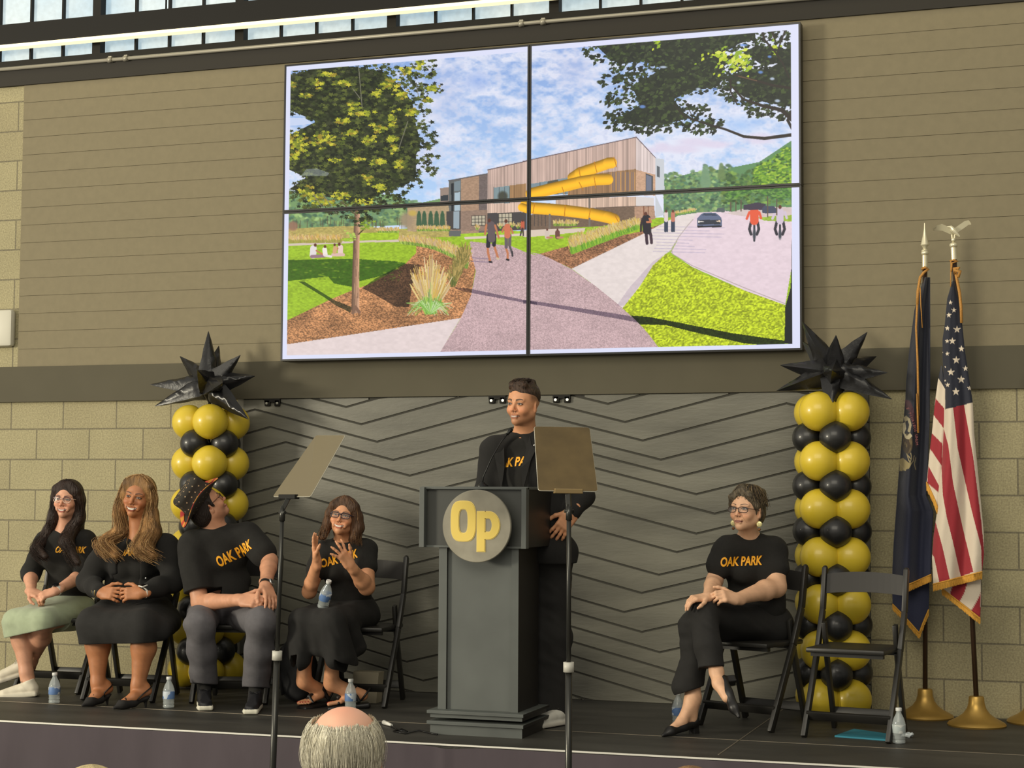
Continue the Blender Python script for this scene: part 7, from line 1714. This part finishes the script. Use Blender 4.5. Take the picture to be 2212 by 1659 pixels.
    for i in range(15):
        for j in range(6):
            th = 2*math.pi*(i+.5*(j % 2))/15; ph = -.35+j*.30; d = Hz@V3(math.cos(th)*math.cos(ph), math.sin(th)*math.cos(ph), math.sin(ph)); o_ = ctr+d*.3; hit = bvh.ray_cast(Vector(o_), Vector(-d), .5)
            if hit[0] is None: continue
            n_ = hit[1]; c = hit[0]+n_*.0014; a_ = n_.orthogonal().normalized(); b_ = n_.cross(a_); f0 = [bm.verts.new(c+(a_*math.cos(math.pi*k/4)+b_*math.sin(math.pi*k/4))*(.0062 if k % 2 == 0 else .0028)) for k in range(8)]; bm.faces.new(f0)
    for i in range(26):
        for j, t in enumerate((.25, .62)):
            ph = 2*math.pi*(i+.5*j)/26; p = brim(ph, t); n_ = -Hz[:, 2]; p = p+n_*.0045; a_ = nrm(np.cross(n_, V3(.1, .2, 1))); b_ = np.cross(n_, a_); f0 = [bm.verts.new(Vector(p+(a_*math.cos(math.pi*k/4)+b_*math.sin(math.pi*k/4))*(.0058 if k % 2 == 0 else .0026))) for k in range(8)]; bm.faces.new(f0)
    from_bm('printed_stars', bm, mat('cream_print', S(186, 160, 126), .8), crown)
    glasses(root, H, mat('dark_red_frame', S(60, 24, 26), .3), .0245, .0150, 3.0, .0018)
    watch(root, wL, J['eL'], V3(.9, -.3, .2), M_laceb, M_silver, False, .038)
    return root

# ------------------------------------------------ 4 clapping woman
def woman_clap():
    J = J_(nk=(744, 1172, -.78), sR=(698, 1192, -.82), sL=(792, 1188, -.74), eR=(668, 1278, -.92), eL=(792, 1268, -.87), pv=(758, 1322, -.64), hR=(730, 1326, -.70), hL=(785, 1326, -.68),
           kR=(655, 1342, -1.06), kL=(716, 1345, -1.08), aR=(657, 1472, -.95), aL=(716, 1476, -.93))
    wR, wL = A(685, 1212, -1.03), A(757, 1222, -1.03); J['wR'], J['wL'] = wR, wL
    root = person('smiling woman with a brown bob and dark glasses, seated and clapping', (J['pv'][0], J['pv'][1], 0))
    H = Hd(A(735.6, 1113, -.92), math.radians(14), math.radians(10), -.13, .95); B = Solid(); f, l = V3(0, -1, 0), V3(1, 0, 0)
    inner(B, J, f, l); add_head(B, H, J['nk'], smile=1, neckr=.050, jaw=.95); add_arm(B, J['sR'], J['eR'], wR, (.044, .040, .036, .025)); add_arm(B, J['sL'], J['eL'], wL, (.046, .046, .038, .025))
    add_hand(B, wR, A(677, 1155, -1.05)-wR, V3(1, .15, .1), V3(.35, -.9, .2), (.12, .10, .12, .15), .15, .93, spread=.10, tdir=A(697, 1168, -1.12)-A(687, 1196, -1.08)); add_hand(B, wL, A(722, 1172, -1.10)-wL, V3(-.9, .35, .1), V3(.3, -.3, .9), (.18, .15, .15, .12), .1, .93, spread=.55, tdir=A(746, 1165, -1.10)-A(748, 1196, -1.06))
    for s in 'RL': add_leg(B, J['k'+s], J['a'+s], (.052, .056, .035), V3(0, .025, 0))
    feet = []
    for s, tx_ in (('R', (653, 1531)), ('L', (713, 1531))):
        t_ = G(*tx_); h_ = J['a'+s]+V3(0.03, .03, 0); h_[2] = .045; t_[2] = .030; h_ = t_+nrm(h_-t_)*.23; h_[2] = .048; F = Fr(h_, t_); feet.append((s, F)); B.cap(J['a'+s], F.w(0, .035, .028), .034, .033, .03); B.cap(J['a'+s], F.w(0, .10, .036), .032, .024, .03); B.cap(F.w(-.010, .10, .026), F.w(-.014, .165, .008), .022, .0135, .02); B.cap(F.w(.010, .10, .026), F.w(.014, .165, .008), .022, .0135, .02)
        for i, (x, L_, r_) in enumerate(((-1, .232, .0125), (-.42, .230, .0092), (.05, .224, .0088), (.50, .214, .0084), (.92, .202, .0078))):
            sg = 1 if s == 'R' else -1; x_ = -x*.026*-sg if False else x*.026*(1 if s == 'L' else -1); B.cap(F.w(x_*.9, .160, .006), F.w(x_, L_-.004, .000), r_, r_*.95, .006)
    skin = S(212, 152, 112); boxes = body_boxes(B, H)
    grow('body', B, M_skin, root, boxes=boxes, fine=H, colf=face_col(H, skin, S(70, 48, 34), S(186, 98, 80), smile=1, open_=.9, brow=.8, age=.35, seed=4))
    T = Solid(); torso(T, J['pv'], J['nk']-UP*.012, J['sR'], J['sL'], .150, .125, .140, .100, bust=.052, belly=.07, g=.010, sh=.050); 
    for s in 'RL': T.cap(J['s'+s], J['s'+s]+(J['e'+s]-J['s'+s])*.46, .062, .062, .03)
    neckhole(T, J['nk'], f, (.060, .062, .034), .036, .018); shirt = grow('t_shirt', T, M_tee, root, .0045, disp=wrinkles(.011, 11, 13, 64))
    a, b = A(690, 1218, -.92), A(768, 1194, -.88); rt = nrm(b-a); shirt_text(root, shirt, (a+b)/2, rt, UP-rt*rt[2]+V3(0, .05, 0), .215, .050)
    T = Solid(); T.ell(J['pv']+V3(0, 0, -.01), (.175, .13, .10), None, .05)
    for s in 'RL': T.cap(J['h'+s], J['k'+s]+UP*.006, .095, .068, .05)
    T.cap((J['hR']+J['hL'])/2, (J['kR']+J['kL'])/2+UP*.0, .09, .068, .05)
    for p, q, r0, r1 in (((655, 1345, -1.10), (646, 1425, -1.12), .070, .062), ((716, 1348, -1.12), (728, 1420, -1.10), .070, .070), ((716, 1345, -1.11), (752, 1432, -1.03), .070, .060), ((740, 1345, -.95), (770, 1400, -.90), .080, .055), ((690, 1345, -1.10), (690, 1400, -1.10), .066, .050), ((640, 1345, -1.08), (632, 1420, -1.06), .050, .040)): T.cap(A(*p), A(*q), r0, r1, .04)
    T.half(A(660, 1411, -1.1), V3(.18, 0, -1), .004, A(600, 1500, -1.3), A(706, 1300, -.8)*np.array([1, 1, 1])); T.half(A(745, 1428, -1.08), V3(-.62, 0, -1), .004, A(698, 1560, -1.3), A(900, 1300, -.6))
    grow('skirt', T, M_blk, root, .0045, disp=wrinkles(.022, 12, 9, 71))
    for s, F in feet:
        w = F.w; L_ = .245; T = Solid(); T.rbox(w(0, L_/2-.005, -.030), V3(.040, L_/2, .016), F.R, .014, .01); T.ell(w(0, L_-.055, -.028), (.043, .05, .018), F.R, .01); o = grow('sandal', T, M_shoe_b, root, .003)
        def band(pts, wd, nm='sandal_strap'):
            bm = bmesh.new(); tube(bm, [w(*p) for p in pts], wd, 8, flat=1.0); from_bm(nm, bm, M_shoe_b, o, world=True)
        T = Solid(); T.cap(w(-.034, .175, .0), w(0, .172, .030), .008, .008, .01); T.cap(w(0, .172, .030), w(.034, .175, .0), .008, .008, .01); T.cap(w(0, .172, .032), w(0, .115, .052), .007, .014, .01); T.cap(w(0, .11, .052), w(.0, .085, .066), .022, .030, .01, 'u', (F.R[:, 2]*.8+F.R[:, 1]*.6, .35)); T.cap(w(-.022, .085, .055), w(-.036, .06, .0), .014, .010, .01); T.cap(w(.022, .085, .055), w(.036, .06, .0), .014, .010, .01)
        grow('sandal_strap', T, M_shoe_b, o, .003); band([(-.034, .05, .0), (-.034, .01, .045), (0, -.012, .060), (.034, .01, .045), (.034, .05, .0)], .006)
        bm = bmesh.new()
        for x, L2 in ((-1, .232), (-.42, .230), (.05, .224), (.50, .214), (.92, .202)):
            x_ = x*.026*(1 if s == 'L' else -1); ball(bm, w(x_, L2+.001, .007), (.0052 if x > -1 else .0078, .005, .003), 8)
        from_bm('toenails', bm, mat('red_polish', S(170, 24, 34), .3), root, world=True)
    w = H.w; T = Solid(); scalp(H, T, .009); hc = S(84, 58, 38)
    T.chain([w(-.018, .062, .100), w(-.060, .058, .060), w(-.082, .030, .010), w(-.088, .010, -.05), w(-.094, .010, -.105)], [.018, .018, .022, .026, .018], .03); T.chain([w(.020, .055, .104), w(.064, .042, .064), w(.084, .014, .010), w(.094, .0, -.05), w(.092, .012, -.115)], [.020, .024, .030, .036, .026], .03)
    T.chain([w(-.092, .01, -.10), w(-.100, .012, -.135), w(-.118, .006, -.150)], [.018, .013, .006], .02); T.chain([w(.0, -.095, .0), w(0, -.09, -.08), w(.03, -.07, -.115)], [.05, .055, .04], .04)
    cutface(H, T, .060, .060, .102, .074, .130); cf = lambda V: np.tile(np.array(hc), (len(V), 1))*(1+.8*noise3(V*np.array([1, 1, .2]), 80, 2))[:, None]
    hr = grow('hair', T, M_hair, root, .0035, colf=cf)
    for sx in (-1, 1):
        gd = [[w(.0, .045+dy, .122), w(sx*.058, .052+dy, .082), w(sx*.088, .030+dy, .012), w(sx*(.100+dx), .012+dy, -.06), w(sx*(.102+dx*1.6), .020+dy, -.115), w(sx*(.112+dx*2), .016+dy, -.140)] for dx, dy in ((0, 0), (.006, -.014), (-.010, .012), (.004, -.04))]
        hair_strands('hair_strands', gd, 420, 0, M_hair, hr, [hc, S(120, 86, 56), S(60, 40, 28), S(140, 104, 68)], .010, 8+sx, wave=.003, seg=14, rad=.0013)
    glasses(root, H, mat('navy_tortoise_frame', S(34, 30, 52), .25), .0255, .0165, 3.0, .0026, top=mat('dark_brow', S(26, 22, 40), .25))
    bracelet(root, wL+(J['eL']-wL)*.16, J['eL']-wL, .031, M_gold2, .0035)
    # her bottle lies in her lap
    lapb.location = Vector(A(697, 1312, -1.02)); lapb.rotation_euler = (math.radians(18), math.radians(22), 0); tag(lapb, 'water bottle leaning in the lap of the clapping woman', 'bottle', 'water bottles on the stage')
    return root

# ------------------------------------------------ 5 woman with short grey hair, legs crossed
def woman_grey():
    J = J_(nk=(1618, 1162, -.78), sR=(1565, 1186, -.84), sL=(1675, 1188, -.73), eR=(1543, 1256, -.88), eL=(1676, 1268, -.80), pv=(1642, 1345, -.64), hR=(1612, 1352, -.70), hL=(1668, 1350, -.66),
           kR=(1500, 1350, -1.10), kL=(1520, 1322, -1.14), aR=(1497, 1508, -1.16), aL=(1548, 1452, -1.30))
    wR, wL = A(1529, 1290, -1.15), A(1590, 1294, -1.10); J['wR'], J['wL'] = wR, wL
    root = person('woman with short grey hair, glasses and round earrings, sitting with crossed legs', (J['pv'][0], J['pv'][1], 0))
    H = Hd(A(1596, 1098.5, -.95), math.radians(30), math.radians(5), -.02, 1.0); B = Solid(); f, l = V3(-.25, -.97, 0), V3(.97, -.25, 0)
    inner(B, J, f, l); add_head(B, H, J['nk'], neckr=.046, jaw=.98, age=1); add_arm(B, J['sR'], J['eR'], wR, (.044, .044, .038, .026)); add_arm(B, J['sL'], J['eL'], wL, (.052, .054, .044, .028), .02)
    add_hand(B, wR, A(1492, 1294, -1.22)-wR, V3(.3, .5, -.8), V3(.1, -.5, .85), (.55, .6, .7, .8), .3, .95); add_hand(B, wL, A(1552, 1284, -1.19)-wL, V3(-.2, .75, -.6), V3(-.1, -.2, 1), (.75, .8, .85, .9), .3, .95)
    B.cap(J['kR'], J['aR'], .05, .036, .03); B.cap(J['kL'], J['aL'], .05, .035, .03)
    t1 = G(1434, 1592); t1[2] = .016; h1 = A(1514, 1575, -1.10); h1[2] = .055; h1 = t1+nrm(h1-t1)*.232; h1[2] = .052; F1 = Fr(h1, t1)
    B.cap(J['aR'], F1.w(0, .03, .03), .034, .032, .03); B.cap(J['aR'], F1.w(0, .10, .030), .032, .026, .03); B.cap(F1.w(0, .10, .028), F1.w(0, .18, .008), .026, .020, .02)
    h2 = A(1577, 1464, -1.24); t2 = A(1590, 1540, -1.42); h2 = A(1561, 1465, -1.30); F2 = Fr(h2, t2, up=(-.9, -.35, .1)); B.cap(J['aL'], F2.w(0, .03, .03), .033, .031, .02); B.cap(F2.w(0, .03, .03), F2.w(0, .12, .018), .030, .024, .02)
    skin = S(228, 180, 144)
    grow('body', B, M_skin, root, boxes=body_boxes(B, H), fine=H, colf=face_col(H, skin, S(86, 70, 56), S(150, 84, 72), brow=.7, age=1., seed=5, mw=.023))
    T = Solid(); torso(T, J['pv'], J['nk']-UP*.014, J['sR'], J['sL'], .165, .142, .150, .108, bust=.056, belly=.09, g=.010, sh=.054)
    for s, k_ in (('R', .55), ('L', .48)): T.cap(J['s'+s], J['s'+s]+(J['e'+s]-J['s'+s])*k_, .064, .070, .03)
    neckhole(T, J['nk'], f, (.066, .064, .034), .038, .016); shirt = grow('t_shirt', T, M_tee, root, .0045, disp=wrinkles(.012, 9, 11, 84))
    a, b = A(1560, 1214, -.96), A(1648, 1210, -.90); rt = nrm(b-a); shirt_text(root, shirt, (a+b)/2, rt, UP-rt*rt[2]+V3(0, .05, 0), .222, .050)
    T = Solid(); T.ell(J['pv']+V3(0, 0, -.02), (.185, .14, .10), None, .05)
    T.cap(J['hR'], J['kR'], .098, .070, .05); T.cap(J['hL'], J['kL'], .100, .074, .05); mR = J['kR']+(J['aR']-J['kR'])*.5; T.cap(J['kR'], mR, .070, .064, .04); T.cap(mR, A(1487, 1482, -1.15), .064, .082, .04)
    T.cap(J['kL'], A(1530, 1400, -1.26), .072, .066, .04); T.cap(A(1530, 1400, -1.26), A(1538, 1448, -1.30), .066, .064, .03)
    pR = A(1487, 1492, -1.15); T.half(pR, V3(.35, 0, -1), .004, pR-V3(.14, .2, .13), pR+V3(.11, .2, .06)); pL = A(1540, 1441, -1.30); T.half(pL, V3(.10, -.2, -1), .004, pL-V3(.065, .14, .13), pL+V3(.12, .14, .04))
    grow('trousers', T, M_blk, root, .0045, disp=wrinkles(.020, 9, 12, 91))
    for F, nm in ((F1, 'pump'), (F2, 'pump')):
        w = F.w; T = Solid(); T.cap(w(0, .015, .006), w(0, .10, .002), .030, .030, .02); T.cap(w(0, .10, .002), w(0, .185, -.002), .031, .026, .02); T.cap(w(0, .185, -.002), w(0, .238, -.006), .026, .009, .02); T.ell(w(0, .015, .02), (.028, .020, .022), F.R, .02)
        T.ell(w(0, .070, .040), (.026, .085, .030), F.R, .008, 's'); T.half(w(0, .1, -.016), -F.R[:, 2], .003); T.rbox(w(0, .020, -.030), V3(.022, .020, .030), F.R, .006, .006); o = grow(nm, T, M_shoe_b, root, .003)
    w = H.w; T = Solid(); scalp(H, T, .007); hc = S(92, 82, 66)
    for p0, p1, r0, r1 in (((.0, .060, .100), (-.055, .068, .062), .018, .014), ((-.055, .068, .062), (-.074, .040, .016), .014, .012), ((.0, .060, .104), (.050, .062, .072), .018, .014), ((.050, .062, .072), (.074, .030, .020), .014, .010), ((-.01, .03, .108), (-.03, -.05, .108), .022, .028), ((.02, .0, .112), (.04, -.07, .094), .020, .028), ((.070, .016, .018), (.074, .014, -.020), .009, .006)): T.cap(w(*p0), w(*p1), r0, r1, .02)
    cutface(H, T, .056, .060, .102, .072, .125); T.ell(w(0, -.02, -.115), (.09, .10, .06), H.R, .02, 's')
    for sx in (-1, 1): T.ell(w(sx*.085, -.002, -.020), (.018, .026, .034), H.R, .006, 's')
    cf = lambda V: np.tile(np.array(hc), (len(V), 1))*(1+.9*noise3(V, 90, 2))[:, None]
    hr = grow('hair', T, M_hair, root, .003, colf=cf, disp=lambda V: (noise3(V, 70, 9)*.006)[:, None]*np.array([[.6, .6, 1]]))
    gd = []
    for a in np.linspace(-2.6, 2.6, 12): ca, sa = math.sin(a), math.cos(a); gd.append([w(.01, -.02, .130), w(ca*.050, sa*.055-.01, .120), w(ca*.084, sa*.094-.018, .070), w(ca*.092, sa*(.104 if sa < .4 else .094)-.018, .020+.035*max(sa, 0))])
    hair_strands('hair_strands', gd, 420, 0, M_hair, hr, [hc, S(140, 122, 92), S(84, 76, 66), S(120, 100, 70), S(64, 56, 48)], .008, 12, wave=.006, seg=8, rad=.0016)
    glasses(root, H, mat('dark_brown_frame', S(52, 32, 26), .3), .0250, .0150, 3.2, .0020, y=.101, z=-.006)
    for sx in (-1, 1):
        t = bpy.data.objects.new('earring', None); COL.objects.link(t); t.parent = root; p = w(sx*.078, -.002, -.058); t.matrix_basis = world_of(root).inverted() @ Matrix.Translation(Vector(p))
        bm = bmesh.new(); ball(bm, p+V3(0, -.004, -.014), (.0155, .004, .0155), 16); from_bm('earring_disc', bm, mat('pearly_gold', S(232, 222, 160), .25, .4), t, world=True); bm = bmesh.new(); tube(bm, [p+V3(0, 0, .012), p+V3(0, -.002, 0)], .001, 5); ball(bm, p+V3(0, -.004, -.042), (.008, .004, .008), 12); from_bm('earring_drop', bm, mat('bronze_bead', S(120, 78, 44), .35, .5), t, world=True)
    return root

# ------------------------------------------------ 6 man speaking at the podium
def man_podium():
    J = J_(nk=(1135, 938, -1.15), sR=(1066, 975, -1.20), sL=(1200, 962, -1.10), eR=(1048, 1085, -1.24), eL=(1258, 1070, -1.06), pv=(1172, 1195, -1.12), hR=(1150, 1205, -1.12), hL=(1196, 1205, -1.10),
           kR=(1155, 1370, -1.14), kL=(1200, 1370, -1.10), aR=(1165, 1540, -1.12), aL=(1200, 1545, -1.08))
    wR, wL = A(1080, 1120, -1.30), A(1236, 1108, -1.20); J['wR'], J['wL'] = wR, wL
    root = person('man with short dark hair in a black blazer, standing behind the podium', (J['aL'][0]-.08, J['aL'][1], 0))
    H = Hd(A(1111.5, 872.5, -1.30), math.radians(34), math.radians(-1), -.05, .99); B = Solid(); f, l = V3(-.2, -.98, 0), V3(.98, -.2, 0)
    inner(B, J, f, l); add_head(B, H, J['nk'], fem=False, nose=1.1, jaw=1.05, neckr=.054, smile=.2); add_arm(B, J['sR'], J['eR'], wR, (.040, .034, .032, .028)); add_arm(B, J['sL'], J['eL'], wL, (.040, .034, .032, .028))
    add_hand(B, wL, A(1212, 1142, -1.22)-wL, V3(-.3, .9, .1), V3(-.8, -.3, .5), (.25, .22, .22, .25), .3, 1.05, spread=.15); add_hand(B, wR, V3(.5, -.8, -.1), V3(0, 0, -1), V3(1, .3, 0), .3, .3, 1.05)
    for s in 'RL': add_leg(B, J['k'+s], J['a'+s], (.06, .062, .04))
    skin = S(212, 152, 112)
    def hairline(x, y, z):        # buzzed sides
        return np.clip((z-.004)/.03, 0, 1)*np.clip((np.abs(x)-.040)/.012, 0, 1)*np.clip((.048-y)/.022, 0, 1)*.6
    grow('body', B, M_skin, root, boxes=body_boxes(B, H), fine=H, colf=face_col(H, skin, S(46, 32, 24), S(150, 92, 76), smile=.35, open_=.35, brow=1.5, stubble=.55, seed=6, hairline=hairline))
    T = Solid(); torso(T, J['pv'], J['nk']-UP*.012, J['sR'], J['sL'], .16, .145, .165, .112, g=.006, sh=.052); neckhole(T, J['nk'], f, (.074, .070, .036), .036, .014); tee = grow('t_shirt', T, M_tee, root, .0045, disp=wrinkles(.008, 9, 11, 94))
    a, b = A(1075, 1000, -1.28), A(1150, 993, -1.28); rt = nrm(b-a); shirt_text(root, tee, A(1110, 997, -1.28), rt, UP-rt*rt[2], .245, .050)
    T = Solid(); torso(T, J['pv']-UP*.02, J['nk']-UP*.002, J['sR'], J['sL'], .185, .170, .190, .135, g=.012, sh=.066, k=.05); T.cap(J['pv'], J['pv']+V3(.03, 0, -.10), .16, .165, .05, 'u', (V3(0, 1, 0), .75))
    for s in 'RL': T.cap(J['s'+s], J['e'+s], .078, .064, .04); T.cap(J['e'+s], J['w'+s]-(J['w'+s]-J['e'+s])*.12, .062, .050, .03)
    T.ell(J['nk']+V3(-.02, -.17, -.16), (.084, .13, .24), Rz(-.2), .008, 's'); T.ell(J['nk']+V3(-.01, -.01, .06), (.080, .078, .075), None, .012, 's'); T.half(A(1210, 1216, -1.1), V3(0, 0, -1), .004)
    grow('blazer', T, M_wool, root, .005, disp=wrinkles(.014, 7, 8, 99))
    # lapels
    bm = bmesh.new()
    n0 = J['nk']
    for sx in (-1, 1):
        c = lambda x, y, z: Vector(n0+V3(x*sx-.02, y, z)); q = [c(.072, -.085, -.010), c(.088, -.105, -.06), c(.118, -.122, -.085), c(.098, -.145, -.14), c(.060, -.158, -.30), c(.046, -.150, -.18)]
        v0 = [bm.verts.new(p) for p in q]; v1 = [bm.verts.new(p+Vector((0, .008, 0))) for p in q]; bm.faces.new(v0); bm.faces.new(v1[::-1])
        for i in range(6): bm.faces.new((v0[i], v1[i], v1[(i+1) % 6], v0[(i+1) % 6]))
    bmesh.ops.recalc_face_normals(bm, faces=bm.faces[:]); from_bm('lapels', bm, M_wool, root, world=True)
    bm = bmesh.new(); ball(bm, A(1154, 962, -1.30), .006, 10); from_bm('lapel_pin', bm, M_silver, root, world=True)
    T = Solid(); T.ell(J['pv'], (.165, .125, .11), None, .05)
    for s in 'RL': T.cap(J['h'+s], J['k'+s], .095, .078, .04); T.cap(J['k'+s], J['a'+s]-UP*.01, .078, .072, .04)
    T.half(V3(0, 0, .045), V3(0, 0, -1), .004); grow('trousers', T, M_blk, root, .0045, disp=wrinkles(.020, 8, 11, 103))
    for s, tx_ in (('R', (1120, 1580)), ('L', (1180, 1575))):
        h_ = J['a'+s].copy(); h_[2] = .003; h_ = h_+V3(.045, .03, 0); t_ = h_+nrm(V3(-.35, -1, 0))*.285; sneaker(root, Fr(h_, t_), S(210, 208, 198), S(216, 212, 200), .285, M_lacew)
    w = H.w; T = Solid(); T.ell(w(0, -.014, .046), V3(.0785, .098, .082)*H.s, H.R, .012); T.cap(w(-.035, .058, .098), w(.035, .052, .104), .020, .020, .02); T.cap(w(-.03, .02, .112), w(.03, -.03, .118), .022, .020, .02); cutface(H, T, .074, .066, .105, .078, .14); T.ell(w(0, -.02, -.075), (.10, .13, .085), H.R, .02, 's')
    for sx in (-1, 1): T.ell(w(sx*.090, .012, -.01), (.022, .050, .055), H.R, .02, 's')
    hc = S(62, 44, 32); cf = lambda V: np.tile(np.array(hc), (len(V), 1))*(1+.8*noise3(V, 110, 2))[:, None]
    hr = grow('hair', T, M_hair, root, .003, colf=cf, disp=lambda V: (noise3(V, 80, 9)*.004)[:, None]*np.array([[.5, .5, 1]]))
    gd = [[w(x, .058, .094), w(x, .064, .112), w(x*.9, .030, .128), w(x*.8, -.03, .130)] for x in np.linspace(-.05, .05, 8)]
    hair_strands('hair_strands', gd, 260, 0, M_hair, hr, [hc, S(80, 58, 42), S(40, 30, 24)], .005, 22, seg=7, rad=.0013)
    return root

# ------------------------------------------------ audience, heads only over the lower edge of the photo
def audience(eye_px, Y, label, sc, skin, hc, bald, ear=True):
    c = A(*eye_px, Y); f = nrm(V3(3.7, -1.3, 0)-V3(c[0], c[1], 0)); x = nrm(np.cross(UP, f))
    root = person(label, (c[0], c[1], -.6)); H = Hd.__new__(Hd); pt = .12; f2 = nrm(f*math.cos(pt)+UP*math.sin(pt)); H.R = np.stack([x, f2, np.cross(f2, x)], 1); H.s = sc; H.O = c
    nk = c-UP*.20-f*.03; B = Solid(); add_head(B, H, nk, fem=False, neckr=.062); B.ell(c-UP*.32-f*.02, (.17, .11, .12), H.R, .05); B.cap(c-UP*.28+x*-.16, c-UP*.28+x*.16, .06, .06, .05)
    B.ell(c-UP*.52, (.16, .13, .22), H.R, .06)
    def cf(V):
        q = np.tile(np.array(skin), (len(V), 1)); l = H.l(V); r = np.clip(1-np.hypot(l[:, 0]/.05, (l[:, 1]+.02)/.06), 0, 1)*(l[:, 2] > .06); return q*(1+.08*noise3(V, 50, 2))[:, None]*(1+np.array([[.10, -.10, -.14]])*r[:, None])
    grow('body', B, M_skin, root, .0035, colf=cf)
    T = Solid(); T.ell(c-UP*.33-f*.02, (.20, .14, .13), H.R, .05); T.cap(c-UP*.29-x*.19, c-UP*.29+x*.19, .075, .075, .05); T.ell(c-UP*.55, (.19, .15, .24), H.R, .06); grow('shirt', T, mat('audience_shirt', S(90, 96, 110), .9), root, .008)
    w = H.w; T = Solid(); scalp(H, T, .002 if bald else .014); cutface(H, T, .06, .06, .1, .07, .13)
    if bald: T.ell(w(0, -.030, .112), V3(.080, .100, .055)*sc, H.R@Rx(.30), .020, 's'); T.ell(w(0, .055, .105), V3(.07, .07, .07)*sc, H.R, .01, 's')
    for sx in (-1, 1): T.ell(w(sx*.086, -.002, -.020), V3(.018, .026, .036)*sc, H.R, .006, 's')
    hf = lambda V: np.tile(np.array(hc), (len(V), 1))*(1+.5*noise3(V*np.array([1, 1, .4]), 90, 2))[:, None]
    hr = grow('hair', T, M_hair, root, .003, colf=hf); gd = []
    for a in np.linspace(.75, 5.53, 22):          # strands lie on the skull from the crown down to the nape
        ca, sa = math.sin(a), math.cos(a); th0 = (1.12 if abs(a-math.pi) < 1 else 1.22) if bald else .12; g = []
        for t in np.linspace(th0-.25, 2.35, 8): g.append(w(.081*math.sin(t)*ca, -.020+.101*math.sin(t)*sa, .036+.094*math.cos(t)))
        gd.append(g)
    hair_strands('hair_strands', gd, 2600, 0, M_hair, hr, [hc, tuple(min(1, v*1.1) for v in hc), tuple(v*.85 for v in hc), tuple(v*.95 for v in hc)], .005, 31, wave=.003, seg=10, rad=.0008, jit=.22)
    return root
for fn in PEOPLE if 'PEOPLE' in globals() else (woman_mint, woman_blonde, man_hat, woman_clap, woman_grey, man_podium): fn()
audience((744, 1640), -6.35, 'balding white haired audience member seen from behind, below the clapping woman', 1.0, S(226, 176, 150), S(232, 226, 204), True)
audience((200, 1768), -6.0, 'audience member with pale blonde hair, only the head top showing at lower left', 1.0, S(210, 160, 130), S(206, 188, 140), False)
audience((1490, 1765), -6.2, 'audience member with brown hair, barely showing at the lower edge right of the podium', .8, S(200, 150, 120), S(130, 96, 60), False)
